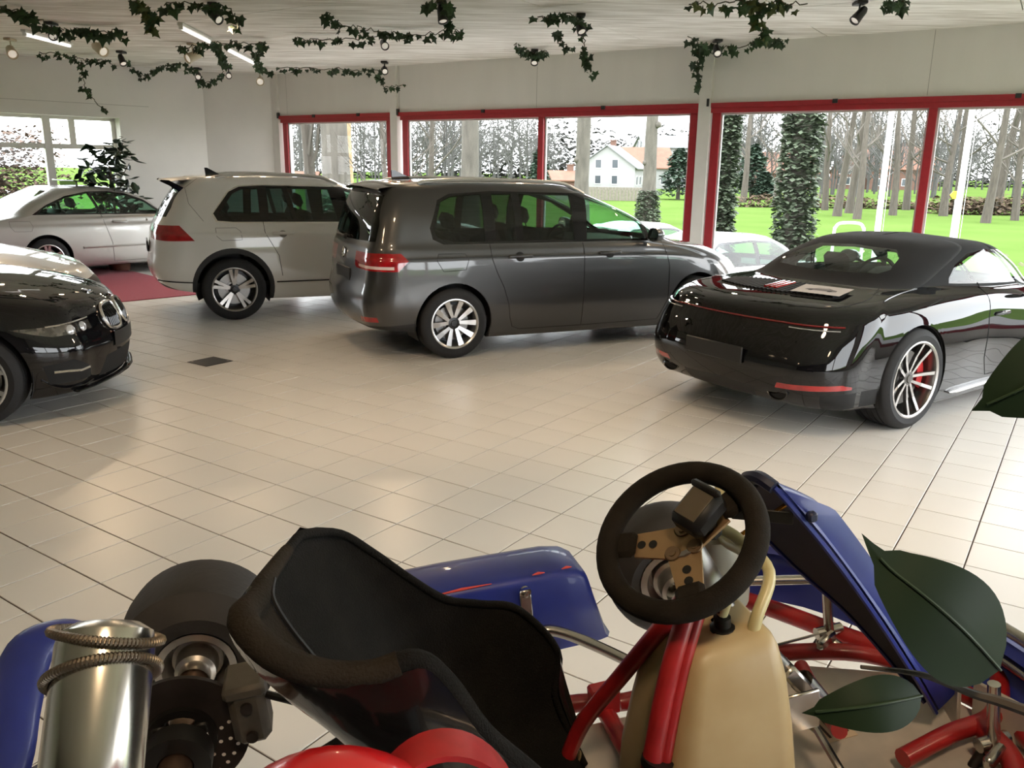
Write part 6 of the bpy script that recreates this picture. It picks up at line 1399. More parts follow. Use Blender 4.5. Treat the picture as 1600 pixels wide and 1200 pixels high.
IVY = {
  'v1': [[-5.47, 9.51, 3.32], [-5.29, 9.72, 3.32], [-5.56, 10.67, 3.32], [-5.4, 10.84, 3.32], [-5.14, 10.92, 3.32], [-4.8, 10.89, 3.32]],
  'v1b': [[-7.03, 13.09, 3.32], [-6.73, 13.2, 3.32], [-6.77, 13.8, 3.32], [-6.53, 13.77, 3.32], [-6.54, 14.26, 3.32]],
  'v1c': [[-6.77, 13.8, 3.32], [-6.78, 13.8, 3.1], [-6.74, 13.8, 2.87], [-6.62, 13.8, 2.68], [-6.46, 13.8, 2.56]],
  'v2': [[-3.8, 8.97, 3.32], [-3.86, 9.31, 3.32], [-3.81, 9.31, 3.24], [-3.8, 9.31, 3.12]],
  'v2b': [[-3.56, 9.05, 3.32], [-3.27, 9.06, 3.32], [-3.07, 9.11, 3.32], [-2.97, 9.32, 3.32], [-2.9, 9.32, 3.16]],
  'v3': [[-4.77, 12.39, 3.32], [-4.44, 12.17, 3.32], [-3.99, 11.76, 3.32], [-3.6, 11.73, 3.32], [-3.36, 11.82, 3.32], [-3.82, 12.96, 3.32], [-4.11, 14.14, 3.32], [-4.28, 15.35, 3.32]],
  'v3b': [[-4.03, 11.88, 3.32], [-4.31, 12.94, 3.32], [-4.61, 14.04, 3.32]],
  'v4': [[-6.06, 13.57, 3.32], [-6.61, 15.16, 3.32], [-6.4, 15.16, 3.22], [-6.2, 15.11, 3.32], [-5.72, 14.5, 3.32], [-5.5, 14.31, 3.32]],
  'v5': [[-5.27, 14.11, 3.30], [-5.58, 15.45, 3.28], [-5.50, 15.45, 3.15], [-5.30, 15.45, 3.18], [-4.95, 14.96, 3.30]],
  'v6': [[-1.98, 9.38, 3.32], [-2.01, 9.97, 3.32], [-1.83, 10.34, 3.32], [-1.59, 10.7, 3.32], [-1.31, 10.87, 3.32], [-0.9, 10.63, 3.32], [-0.65, 10.52, 3.32]],
  'v6b': [[-2.81, 11.32, 3.32], [-2.52, 11.4, 3.32], [-2.16, 11.26, 3.32], [-1.72, 11.0, 3.32]],
  'v7': [[-3.92, 14.47, 3.32], [-3.45, 14.59, 3.32], [-2.93, 14.61, 3.32], [-2.69, 15.05, 3.32], [-2.3, 14.63, 3.32]],
  'v7b': [[-2.17, 14.34, 3.32], [-2.21, 14.34, 3.17], [-2.13, 14.34, 3.03], [-1.88, 14.34, 3.06]],
  'v8': [[-0.03, 11.49, 3.32], [0.11, 12.2, 3.32], [0.27, 12.45, 3.32], [0.42, 12.04, 3.32]],
  'v9': [[0.23, 9.51, 3.32], [0.41, 9.34, 3.32], [0.57, 9.26, 3.32], [0.7, 9.83, 3.32], [0.73, 9.83, 3.16], [0.77, 9.83, 2.99], [0.82, 9.83, 2.83]],
  'v9b': [[0.46, 10.28, 3.32], [0.5, 10.28, 3.2], [0.62, 10.28, 3.12]],
  'v10': [[2.08, 10.85, 3.32], [2.32, 11.26, 3.32], [2.61, 11.81, 3.32], [2.87, 12.44, 3.32], [2.89, 12.44, 3.09], [2.94, 12.44, 2.84]],
  'v10b': [[2.84, 12.3, 3.32], [2.96, 12.03, 3.32], [2.97, 11.42, 3.32], [2.92, 10.67, 3.32], [3.06, 10.76, 3.32], [3.25, 10.9, 3.32]],
  'v11': [[1.66, 8.63, 3.32], [1.92, 8.67, 3.32], [2.13, 8.56, 3.32], [2.29, 8.71, 3.32], [2.35, 8.71, 3.19], [2.38, 8.71, 3.07]],
  'v12': [[-0.9, 8.88, 3.32], [-0.71, 8.77, 3.32], [-0.71, 9.21, 3.32], [-0.76, 9.21, 3.21]],
  'v13': [[2.28, 8.65, 3.32], [2.46, 8.54, 3.32], [2.77, 8.61, 3.32]],
  'v14': [[3.43, 8.4, 3.32], [3.53, 8.43, 3.32], [3.64, 8.48, 3.32]],
}
# ---- ivy
m_ivy = [mat('ivy_green_dark', (.018, .045, .016), .55, noise=.3, nscale=6), mat('ivy_green', (.030, .075, .022), .5, noise=.3, nscale=6), mat('ivy_green_yellowish', (.075, .095, .022), .55, noise=.3, nscale=6)]
m_vine = mat('ivy_stem', (.05, .045, .02), .8)
def leaf_mesh(name, m, kind='ivy'):
    q = MB()
    if kind == 'ivy':
        out = [(0, 0), (.18, -.12), (.42, -.22), (.40, .05), (.62, .28), (.34, .36), (.22, .52), (0, 1.0), (-.22, .52), (-.34, .36), (-.62, .28), (-.40, .05), (-.42, -.22), (-.18, -.12)]
        c = V((0, .25, .06)); pts = [V((x, y, -.10 * abs(x) - .06 * max(0, y - .4))) for x, y in out]
        q.add([c] + pts, [(0, 1 + i, 1 + (i + 1) % len(out)) for i in range(len(out))])
    else:
        out = [(0, 0), (.16, .12), (.26, .32), (.25, .55), (.14, .80), (0, 1.05), (-.14, .80), (-.25, .55), (-.26, .32), (-.16, .12)]
        q.add([V((0, .45, .04))] + [V((x, y, -.12 * abs(x))) for x, y in out], [(0, 1 + i, 1 + (i + 1) % len(out)) for i in range(len(out))])
    return q.mesh(name, m, smooth=False)
LEAVES = [leaf_mesh('leaf', m) for m in m_ivy]
def put_leaf(me, p, d, up, s, parent, name='leaf'):
    o = link_mesh(name, me, parent); y = V(d).normalized(); z = V(up); z = (z - y * z.dot(y)); z = z.normalized() if z.length > 1e-4 else frame(y)[0]; x = y.cross(z)
    o.matrix_local = M4(((x.x * s, y.x * s, z.x * s, p.x), (x.y * s, y.y * s, z.y * s, p.y), (x.z * s, y.z * s, z.z * s, p.z), (0, 0, 0, 1))); return o
GARL = [('v1', [], 'dense dark ivy cluster over the bonnet of the black saloon', 1.5, 1.3), ('v1b', ['v1c'], 'ivy garland with a long strand hanging above the white framed window', 1.1, 1.), ('v2', [], 'bright ivy tuft hanging free above the off-roader tail', 3.6, 1.0), ('v2b', [], 'ivy garland ending in a hanging tuft of broad leaves beside a spotlight', 1.4, 1.2),
        ('v3', ['v3b'], 'ivy garland crossing between the two ceiling tubes to the corner wall', 1., 1.), ('v4', [], 'ivy loop swinging beside the spotlight above the coupe roof', .9, .9), ('v5', [], 'ivy loop hanging in the corner of the two walls', 1.1, .9), ('v6', ['v6b'], 'long ivy garland crossing the spotlight over the people carrier', 1.1, 1.),
        ('v7', ['v7b'], 'ivy garland along the ceiling edge above the narrow shop window, looping at the pillar', 1.2, 1.), ('v8', [], 'short ivy collar on the spotlight over the wide shop window', 2., .9), ('v9', ['v9b'], 'ivy hanging in two strands before the wide shop window', 1.4, 1.), ('v10', ['v10b'], 'ivy at the pillar beside the convertible with one strand hanging down', 1.5, 1.),
        ('v11', ['v13'], 'yellowish ivy tuft hanging over the convertible roof', 1.6, 1.15), ('v12', [], 'small ivy tuft above the people carrier tail', 1.6, 1.1), ('v14', [], 'tiny ivy sprig beside the lone spotlight', 1.5, 1.)]
rnd = random.Random(11)
for key, more, lab, dens, size in GARL:
    root = V(IVY[key][0]); root.z = CEIL
    o = thing('ivy_garland', lab, 'ivy', root, 0, 'ivy garlands on the ceiling')
    for kk in [key] + more:
        pts = [V(p) for p in IVY[kk]]
        for i, p in enumerate(pts):      # keep inside the room
            dd = (p - WP).dot(WN)
            if dd < .22: pts[i] = p + WN * (.22 - dd)
            dd = (pts[i] - LC).dot(LN)
            if dd < .25: pts[i] = pts[i] + LN * (.25 - dd)
        path = [p - root for p in smooth_path(pts, 8)]
        for i, p in enumerate(path): path[i] = p + V((rnd.uniform(-.02, .02), rnd.uniform(-.02, .02), rnd.uniform(-.03, .02)))
        for p in path: p.z = min(p.z, -.015)
        MB().tube(path, .006, 5).build('stem', m_vine, o)
        L = sum((b - a).length for a, b in zip(path, path[1:])); n_ = int(L / .055 * dens)
        n_ = min(n_, 90)
        for _ in range(n_):
            t = rnd.random() * (len(path) - 1); i = int(t); p = path[i].lerp(path[i + 1], t - i); r_ = .05 * size
            p = p + V((rnd.uniform(-r_, r_), rnd.uniform(-r_, r_), rnd.uniform(-r_ * 1.2, r_ * .3))); p.z = min(p.z, -.045)
            d = V((rnd.uniform(-1, 1), rnd.uniform(-1, .6), rnd.uniform(-1.6, -.25)))
            yel = key in ('v11', 'v2') and rnd.random() < .45
            put_leaf(LEAVES[2] if yel else LEAVES[rnd.random() < .35], p, d, (rnd.uniform(-.6, .6), -1, rnd.uniform(.1, 1.)), rnd.uniform(.055, .10) * size, o)
# ---- ficus behind the coupe
m_fig = mat('fig_leaf', (.016, .038, .014), .4, noise=.3, nscale=5); LF = leaf_mesh('leaf', m_fig, 'fig')
fx = thing('potted_tree', 'bushy dark green potted tree in front of the white framed window', 'potted plant', LW(2.0, .75, 0))
q = MB(); q.lathe([(0, 0), (.16, 0), (.20, .34), (.215, .34), (.215, .37), (.185, .37), (.18, .32), (0, .32)], n=24); q.build('pot', mat('pot_terracotta', (.18, .07, .04), .7, noise=.2), fx)
q = MB(); q.lathe([(0, .325), (.18, .325)], n=20); q.build('soil', mat('soil', (.02, .015, .01), .95), fx)
q = MB(); q.tube(smooth_path([(0, 0, .3), (.02, .02, .8), (-.01, .0, 1.3), (.0, .02, 1.7)], 6), [.022] * 19, 7)
tips = []
for k in range(14):
    a = k * 2.4; z0 = .95 + .07 * k; r_ = .18 + .22 * sin(min(1, (2.2 - z0) / .9) * pi * .5) * rnd.uniform(.6, 1.2)
    e = V((cos(a) * r_, sin(a) * r_, z0 + rnd.uniform(.1, .25))); q.tube(smooth_path([(0, 0, z0 - .1), (e.x * .5, e.y * .5, z0 + .02), e], 4), [.010] * 4 + [.007] * 4 + [.004], 5); tips.append((V((0, 0, z0)), e))
q.build('trunk', mat('fig_bark', (.08, .06, .04), .8), fx)
for k in range(300):
    a, e = tips[rnd.randrange(len(tips))]; t = rnd.uniform(.35, 1.1); p = a.lerp(e, t) + V((rnd.gauss(0, .06), rnd.gauss(0, .06), rnd.gauss(.02, .06)))
    put_leaf(LF, p, (rnd.gauss(0, 1), rnd.gauss(0, 1), rnd.uniform(-.8, .5)), (rnd.gauss(0, .5), rnd.gauss(0, .5), 1), rnd.uniform(.13, .22), fx)
# ---- fig beside the camera: three big leaves hang into view
m_bigleaf = mat('big_fig_leaf', (.010, .026, .010), .5, noise=.25, nscale=9, spec=.25); m_rib = mat('leaf_midrib', (.018, .040, .016), .5); m_twig = mat('fig_twig', (.045, .035, .025), .7)
fg = thing('potted_fig', 'potted fig with broad pointed dark leaves beside the go-kart nose', 'potted plant', (.78, .22, 0))
W2 = lambda p: V(p) - V((.78, .22, 0))
q = MB(); q.lathe([(0, 0), (.15, 0), (.19, .36), (.205, .36), (.205, .39), (.175, .39), (.17, .34), (0, .34)], n=24); q.build('pot', mat('pot_black', (.02, .02, .02), .5), fg)
q = MB(); q.lathe([(0, .345), (.17, .345)], n=20); q.build('soil', MATS['soil'], fg)
q = MB(); q.tube(smooth_path([(0, 0, .33), (-.02, .01, .8), (.0, -.02, 1.2), (-.08, .02, 1.46), (-.10, .02, 1.75)], 6), [.016] * 20 + [.010] * 5, 8); q.build('trunk', m_twig, fg)
tw = [(.2159, .4511, 1.4687), (.2532, .450, 1.4646), (.2847, .4472, 1.4537), (.31, .4361, 1.4508), (.40, .38, 1.44), (.55, .30, 1.42), (.70, .24, 1.44)]
q = MB(); q.tube(smooth_path([W2(p) for p in tw], 6), [.0012 + .00012 * i for i in range(37)], 6); q.build('twig', m_twig, fg)
q = MB(); q.tube(smooth_path([W2(p) for p in [(.345, .512, 1.655), (.40, .45, 1.66), (.52, .33, 1.62), (.70, .24, 1.66)]], 6), .003, 6); q.build('twig', m_twig, fg)
def big_leaf(tip, base, width, nrm, curl=.012, hook=None, parent=fg):
    tip, base = W2(tip), W2(base); ax = tip - base; L = ax.length; ax.normalize(); z = V(nrm); z = (z - ax * z.dot(ax)).normalized(); x = ax.cross(z); rows_ = []
    for i in range(21):
        t = i / 20; w = width * (sin(pi * min(1, t ** .78)) ** .75) * (1 - .25 * t) if 0 < t < 1 else 0
        if t > .86: w = width * .22 * (1 - t) / .14
        row = []
        for j in range(-5, 6):
            u = j / 5; row.append(base + ax * (L * t) + x * (w * u) + z * (-.10 * w * abs(u) + curl * sin(pi * t)) + (V(hook) * max(0, t - .8) ** 2 * 25 * L if hook else V((0, 0, 0))))
        rows_.append(row)
    q = MB(); q.grid(rows_); o = q.build('leaf', m_bigleaf, parent, weld=1e-6)
    mid = [r[5] - z * -.0008 for r in rows_]; MB().tube(mid[:19], .0009, 6).build('midrib', m_rib, o)
    return o
tocam = (0, -.97, .25)
big_leaf((.2119, .4598, 1.5424), (.2951, .4421, 1.4737), .036, (.15, -.9, .35), hook=(-.02, 0, .10))
big_leaf((.1764, .4352, 1.4471), (.2484, .4380, 1.4582), .0175, (0, -.8, .5))
big_leaf((.2870, .5005, 1.6185), (.3600, .510, 1.658), .030, (0, -.9, .3))
big_leaf((.40, .42, 1.52), (.46, .34, 1.43), .03, (0, -.6, .8)); big_leaf((.62, .40, 1.72), (.70, .24, 1.66), .035, (0, -.5, .9)); big_leaf((.85, .30, 1.80), (.70, .24, 1.74), .035, (0, -.2, .9)); big_leaf((.74, .06, 1.6), (.70, .22, 1.55), .035, (0, -.2, .9))
for k in range(26):
    a = k * 2.4; z0 = 1.0 + .03 * k; b = V((.72 + .02 * cos(a), .22 + .02 * sin(a), z0)); e = b + V((cos(a) * .17, sin(a) * .17, rnd.uniform(-.05, .08)))
    if e.x < .62 or (e.y > .30 and e.x < .75): continue
    big_leaf(e, b, .034, (0, 0, 1))
# ---- red carpet, black floor plate, paper on the engine lid
m_carpet = mat('red_carpet_pile', (.36, .018, .045), .95, noise=.25, nscale=60, bump=.3, bscale=500, sheen=.1)
cu = V((.70, .714, 0)); cn = V((-.714, .70, 0)); c0 = V((-5.10, 10.80, 0))
q = MB(); P_ = lambda s, d, z: c0 + cu * s + cn * d + V((0, 0, z)); wallbox(q, P_, -2.2, 1.35, 0, 3.9, .0005, .009); 
o = q.build('carpet', m_carpet, smooth=False); props(o, 'red carpet under the silver coupe', 'carpet')
m_plate_f = mat('floor_box_black', (.008, .008, .008), .45)
pc = T0 + TBx * (TS * 0) + TAy * 0
best = min(cells, key=lambda c_: (c_[0] - V((-2.665, 7.53, 0))).length)[0]
fbx = thing('floor_box', 'flat black square cover set into the tiled floor before the off-roader', 'floor box', (best.x, best.y, .0), -TA)
q = MB(); q.box((0, 0, .003), (.285, .285, .005), .0015); q.build('cover', m_plate_f, fbx); 
for s in (-1, 1): q = MB(); q.lathe([(.012, 0), (.010, .0015), (0, .0015)], c=(s * .11, s * .11, .0055), n=12); q.build('screw', m_disc, fbx)
PM = M4.Translation(PORSCHE.location) @ M4.Rotation(PORSCHE.rotation_euler[2], 4, 'Z')
def deck(x, y, l=.0): p = CAR_P.hit((x, abs(y), 2), (0, 0, -1)); return V((p[0].x, y, p[0].z + l))
pq = MB(); ang = R_(12); pw, ph = .36, .25; pc_ = V((.68, -.36)); gx = 8; rows_ = []
def pmap(u, v, l):
    x, y = u * cos(ang) - v * sin(ang), u * sin(ang) + v * cos(ang); return PM @ deck(pc_.x + x, pc_.y + y, l)
org = pmap(0, 0, .02)
for i in range(gx + 1): rows_.append([pmap(-ph / 2 + ph * i / gx, -pw / 2 + pw * j / gx, .022) - org for j in range(gx + 1)])
sheet = thing('paper_sheet', 'white paper sheet with a printed grey car picture on the engine lid', 'paper', org)
pq.grid(rows_); pq.build('sheet', mat('paper_white', (.62, .58, .57), .7), sheet)
def ink(pts, l=.0232, m=None, name='print'): q = MB(); q.add([pmap(u, v, l) - org for u, v in pts], [tuple(range(len(pts)))]); return q.build(name, m or mat('print_grey', (.20, .18, .19), .7), sheet, smooth=False)
ink([(-.035, .10), (-.03, .115), (-.005, .11), (.015, .06), (.045, .035), (.05, -.03), (.02, -.075), (.005, -.11), (-.03, -.115), (-.038, -.09)]); ink([(.015, .05), (.040, .03), (.043, -.02), (.018, -.055)], .0238, mat('print_pale', (.45, .42, .42), .7))
for v0 in (.07, -.07): ink([(-.034 + .018 * cos(a), v0 + .018 * sin(a)) for a in [2 * pi * k / 12 for k in range(12)]], .0240, mat('print_dark', (.03, .03, .03), .7))
# ================================================================== OUTSIDE
GZ = -.75
rnd = random.Random(23)
m_grass = mat('field_grass', (.088, .138, .036), .95, col2=(.070, .116, .028), nscale=.22, spec=0.)
m_asph = mat('parking_paving', (.22, .215, .21), .9, noise=.15, nscale=3)
q = MB(); q.prism([(-260, -60), (260, -60), (260, 420), (-260, 420)], lambda u, v, d: V((u, v, d)), GZ - .3, GZ - .02); struct(q.build('outdoor_ground', m_grass, smooth=False), 'flat green meadow outside')
q = MB(); wallbox(q, WW, -30, 30, -.35, -7.5, GZ - .1, GZ); struct(q.build('parking_strip', m_asph, smooth=False), 'paved parking strip outside the shop windows')
q = MB(); wallbox(q, WW, -9, S_END + .3, -.02, -.32, GZ - .05, -.02); struct(q.build('plinth', mat('plinth_render', (.5, .49, .46), .8), smooth=False), 'plinth under the shop windows')
m_bark = mat('bark_grey', (.105, .094, .078), .9, noise=.4, nscale=3, stretch=(3, 3, .6), bump=.3, bscale=12)
m_bark2 = mat('bark_brown', (.078, .066, .053), .9, noise=.4, nscale=3, stretch=(3, 3, .6))
m_twigs = mat('bare_twigs', (.085, .074, .062), .9)
m_ivyo = mat('trunk_ivy', (.088, .115, .070), .7, noise=.4, nscale=1.2); m_green = mat('evergreen_leaves', (.036, .068, .040), .7, noise=.35, nscale=.8); m_rust = mat('rusty_leaves', (.10, .062, .042), .8, noise=.3, nscale=1.5); m_brush = mat('brush_brown', (.12, .09, .064), .95, spec=0., noise=.4, nscale=2)
def bare_tree(h, r0, seed, levels=3, low=.25, spread=.55, nb=9, thin=.5):
    """(trunk mesh, branches mesh)"""
    rr = random.Random(seed); t = MB(); b = MB()
    path = [V((0, 0, -.2))]; d = V((rr.uniform(-.04, .04), rr.uniform(-.04, .04), 1))
    for i in range(8): d = (d + V((rr.uniform(-.06, .06), rr.uniform(-.06, .06), .05))).normalized(); path.append(path[-1] + d * (h / 8))
    rad = [r0 * 1.25] + [r0 * (1 - .86 * i / 8) for i in range(8)]
    t.tube(smooth_path(path, 2), [rad[i // 2] if i % 2 == 0 else (rad[i // 2] + rad[min(8, i // 2 + 1)]) / 2 for i in range(17)], 8)
    def grow(p, d, L, r, lv):
        pts = [p]; dd = d
        for i in range(4): dd = (dd + V((rr.uniform(-.22, .22), rr.uniform(-.22, .22), rr.uniform(-.02, .20)))).normalized(); pts.append(pts[-1] + dd * (L / 4))
        b.tube(pts, [r, r * .85, r * .7, r * .5, r * .3], 4 if lv < 2 else 3, caps=False)
        if lv < levels:
            for k in range(rr.randint(3, 4)):
                i = rr.randint(1, 4); e = (dd + V((rr.uniform(-1, 1), rr.uniform(-1, 1), rr.uniform(-.2, .8))) * .8).normalized(); grow(pts[i], e, L * rr.uniform(.45, .7), r * .5, lv + 1)
    for k in range(nb):
        f = low + (1 - low) * (k + rr.random()) / nb; i = min(7, int(f * 8)); p = path[i].lerp(path[i + 1], f * 8 - i); a = rr.uniform(0, 2 * pi)
        grow(p, V((cos(a), sin(a), spread * rr.uniform(.6, 1.6))).normalized(), h * rr.uniform(.22, .38) * (1.15 - f * .6), r0 * .36 * (1.1 - f * .7) * thin * 2, 1)
    return t, b
def leaf_cloud(n, fn, s, rr, mi=0):
    q = MB()
    for _ in range(n):
        p = fn(); a = rr.uniform(0, 2 * pi); d = V((cos(a), sin(a), rr.uniform(-.8, .3))).normalized(); x = frame(d)[0]; k = s * rr.uniform(.6, 1.3)
        q.add([p, p + d * k * .5 + x * k * .42, p + d * k, p + d * k * .5 - x * k * .42], [(0, 1, 2, 3)])
    return q
PROTO = {}
for kind, args in {'slim': (16, .26, 1), 'fork': (17, .34, 2), 'bushy': (13, .22, 3), 'stout': (18, .42, 4)}.items():
    t, b = bare_tree(args[0], args[1], args[2] + 40, levels=3, low=.12 if kind == 'bushy' else .2, nb=13 if kind == 'bushy' else 10)
    PROTO[kind] = (t.mesh('trunk', m_bark2), b.mesh('branches', m_twigs, weld=0, recalc=False))
m_hazebark = mat('far_bark_hazed', (.085, .083, .080), .95, spec=0., noise=.2, nscale=1.); m_hazetwig = mat('far_twigs_hazed', (.10, .098, .095), .95, spec=0.)  # distance haze is put into these paler, greyer bark and twig colours
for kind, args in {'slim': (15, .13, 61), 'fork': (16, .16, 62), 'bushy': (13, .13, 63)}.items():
    t, b = bare_tree(args[0], args[1], args[2], levels=3, low=.10 if kind == 'bushy' else .2, nb=18, thin=.9, spread=.8); PROTO['far_' + kind] = (t.mesh('trunk', m_hazebark), b.mesh('branches', m_hazetwig, weld=0, recalc=False))
def tree(kind, x, y, s, rz, lab, group=None, name='bare_tree'):
    o = thing(name, lab, 'tree', (x, y, GZ - .02), rz, group); o.scale = (s, s, s); link_mesh('trunk', PROTO[kind][0], o); link_mesh('branches', PROTO[kind][1], o); return o
def at(u, dist): return V(((u - 800) / F_PX * dist, dist / cos(PITCH), 0))
# the thick trunks close to the building
def trunk_tree(x, y, r, lab, ivy=0., lean=(0, 0), h=16, m=m_bark, seed=1, burl=False):
    rr = random.Random(seed); o = thing('tree_trunk', lab, 'tree', (x, y, GZ - .02)); q = MB(); n = 14; path = [V((lean[0] * i / n * h + rr.uniform(-.03, .03), lean[1] * i / n * h, h * i / n - .15)) for i in range(n + 1)]
    rad = [r * (1.35 if i == 0 else 1.12 if i == 1 else (1 - .035 * i) * (1 + rr.uniform(-.05, .05))) for i in range(n + 1)]
    q.tube(path, rad, 16)
    if burl: q.ball(path[4] + V((r * .8, -.2, .2)), r * .5, 10); q.ball(path[3] + V((-r * .8, -.1, -.4)), r * .4, 10)
    q.build('trunk', m, o)
    _, b = bare_tree(h, r * .6, seed + 70, levels=2, low=.35, nb=8); b.build('branches', m_twigs, o, weld=0, recalc=False)
    if ivy:
        def fn():
            z = rr.uniform(.0, ivy) ** 1.0; t = z / h * n; i = min(n - 1, int(t)); c = path[i].lerp(path[i + 1], t - i); a = rr.uniform(0, 2 * pi); k = r * (1.55 - .5 * z / ivy) + rr.uniform(-.05, .16); return V((c.x + cos(a) * k, c.y + sin(a) * k, z))
        lv = leaf_cloud(int(1500 * ivy), fn, .15, rr).build('ivy_leaves', m_ivyo, o, weld=0, recalc=False, smooth=False); lv['kind'] = 'stuff'
    return o
for u, dd, r, lab, kw in [(905, 32, .30, 'thick bare trunk with a burl, before the white farmhouse gable', dict(seed=3, burl=True)), (1011, 40, .33, 'thick grey trunk with knots and ivy at its foot, beside the farmhouse', dict(seed=4, ivy=1.6, burl=True)), (727, 27, .32, 'broad pale trunk seen through the wide shop window', dict(seed=5, lean=(.01, 0))), (520, 23, .42, 'very broad pale trunk behind the narrow shop window', dict(seed=6, ivy=1.8)),
                          (542, 26, .10, 'slender tan trunk beside the very broad pale trunk', dict(seed=7, m=mat('bark_tan', (.36, .26, .15), .9, noise=.3, nscale=4))), (1243, 21, .27, 'large trunk thickly wrapped in ivy behind the convertible', dict(seed=8, ivy=6.2)), (1131, 25, .14, 'slim trunk wrapped in ivy next to the red window jamb', dict(seed=9, ivy=6.5))]:
    p = at(u, dd); trunk_tree(p.x, p.y, r, lab, **kw)
for u, dd, kind, s, lab in [(485, 24, 'fork', .55, 'forked young bare tree left of the very broad trunk'), (600, 22, 'bushy', .42, 'small many-stemmed bare tree beside the pillar'), (668, 30, 'slim', .5, 'thin leaning bare tree at the edge of the wide window'), (1310, 50, 'stout', .55, 'stout bare tree of the roadside clump, with ivied foot'), (1328, 54, 'slim', .9, 'slim bare tree standing inside the roadside clump'), (1342, 47, 'fork', .6, 'forked bare tree at the end of the roadside clump'), (1398, 52, 'fork', .65, 'forked bare tree behind the first flagpole'), (1290, 58, 'slim', .85, 'slim bare tree between the ivied trunk and the roadside clump'),
                            (1418, 60, 'slim', .9, 'slim bare tree before the red mullion'), (1478, 52, 'stout', .55, 'stout bare tree right behind the second flagpole'), (1497, 56, 'slim', .9, 'slim bare tree beside the yellow road sign'), (1546, 45, 'slim', .85, 'tall slim bare tree beyond the second flagpole'), (1560, 60, 'fork', .9, 'forked bare tree on the brown roadside bank'), (1592, 48, 'bushy', .9, 'spreading bare tree at the end of the brown bank'), (1210, 62, 'bushy', .8, 'spreading bare tree between the two ivied trunks'), (1160, 70, 'fork', .8, 'forked bare tree behind the slim ivied trunk'), (1625, 55, 'stout', .6, 'stout bare tree past the brown bank')]:
    p = at(u, dd); tree(kind, p.x, p.y, s, rnd.uniform(0, 6), lab)
# the distant wood: a line of look-alike bare trees over a thicket, haze put into their colours
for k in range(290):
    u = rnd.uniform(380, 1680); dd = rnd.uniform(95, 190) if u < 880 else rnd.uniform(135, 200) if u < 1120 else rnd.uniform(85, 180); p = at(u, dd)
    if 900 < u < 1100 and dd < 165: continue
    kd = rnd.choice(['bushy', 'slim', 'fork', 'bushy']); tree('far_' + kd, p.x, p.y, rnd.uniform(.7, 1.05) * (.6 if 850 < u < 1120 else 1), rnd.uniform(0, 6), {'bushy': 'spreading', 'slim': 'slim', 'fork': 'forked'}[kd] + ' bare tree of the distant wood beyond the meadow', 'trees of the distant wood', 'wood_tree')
def thicket(name, lab, pts, h, depth, n, m, s, seed):
    rr = random.Random(seed)
    def fn():
        t = rr.random() * (len(pts) - 1); i = int(t); p = V((*pts[i], 0)).lerp(V((*pts[i + 1], 0)), t - i); return V((p.x + rr.uniform(-depth, depth), p.y + rr.uniform(-depth, depth), GZ + h * (rr.random() ** 1.3) * (1 + .25 * sin(p.x * .35) + .2 * sin(p.x * .13 + 1))))
    o = leaf_cloud(n, fn, s, rr).build(name, m, weld=0, recalc=False, smooth=False); return props(o, lab, 'thicket', kind='stuff')
m_farhaze = mat('far_wood_twigs_hazed', (.105, .104, .098), .95, spec=0., noise=.3, nscale=.05)  # pale grey carries the haze over the far brushwood
thicket('distant_thicket', 'haze-grey brushwood of the distant wood', [tuple(at(u, 190).xy) for u in (300, 700, 900, 1150, 1400, 1750)], 10.5, 12, 26000, m_farhaze, 1.2, 3)
thicket('roadside_bank', 'brown overgrown bank along the road', [tuple(at(u, 62).xy) for u in (1150, 1300, 1450, 1560, 1700)], .9, 1.2, 5000, m_brush, .30, 5)
thicket('roadside_scrub', 'taller brown scrub at the end of the bank', [tuple(at(u, 55).xy) for u in (1480, 1560, 1680)], 1.9, 1.4, 2600, m_brush, .30, 6)
thicket('window_scrub', 'rust coloured shrubs outside the white framed window', [tuple(at(u, 34).xy) for u in (-260, -120, 0, 40)], 6.2, 1.6, 15000, m_rust, .20, 7)
p = WW(4.1, -1.75); rr = random.Random(9)
sh = leaf_cloud(900, lambda: V((p.x + max(-.7, min(.7, rr.gauss(0, .35))), p.y + max(-.45, min(.45, rr.gauss(0, .3))), GZ + abs(rr.gauss(.75, .30)))), .09, rr).build('box_shrub', mat('shrub_yellow_green', (.12, .13, .04), .7, noise=.4, nscale=5), weld=0, recalc=False, smooth=False); props(sh, 'yellow green shrub against the shop window by the convertible', 'shrub')
def evergreen(u, dd, h, w, lab, seed):
    rr = random.Random(seed); b = at(u, dd); o = thing('evergreen_tree', lab, 'tree', (b.x, b.y, GZ - .02)); MB().tube([(0, 0, -.1), (0, 0, h * .4), (0, 0, h * .9)], [.2, .15, .05], 8).build('trunk', m_bark2, o)
    def fn():
        z = rr.random() ** .8; k = w * (1 - z) ** .55 * (.35 + .65 * rr.random() ** .5) * (1 + .2 * sin(z * 17 + seed)); a = rr.uniform(0, 2 * pi); return V((cos(a) * k, sin(a) * k, h * (.10 + .88 * z)))
    f = leaf_cloud(2600, fn, .034 * dd * .12 + .10, rr).build('foliage', m_green, o, weld=0, recalc=False, smooth=False); f['kind'] = 'stuff'; return o
evergreen(1057, 75, 4.6, 1.9, 'broad evergreen tree beside the white farmhouse', 1); evergreen(1172, 80, 5.2, 1.9, 'dark evergreen between the ivied trunks', 2); evergreen(1192, 78, 2.6, 1.2, 'low dark evergreen bush beside the taller one', 3); evergreen(838, 90, 4.6, 1.3, 'narrow evergreen behind the red mullion', 4)
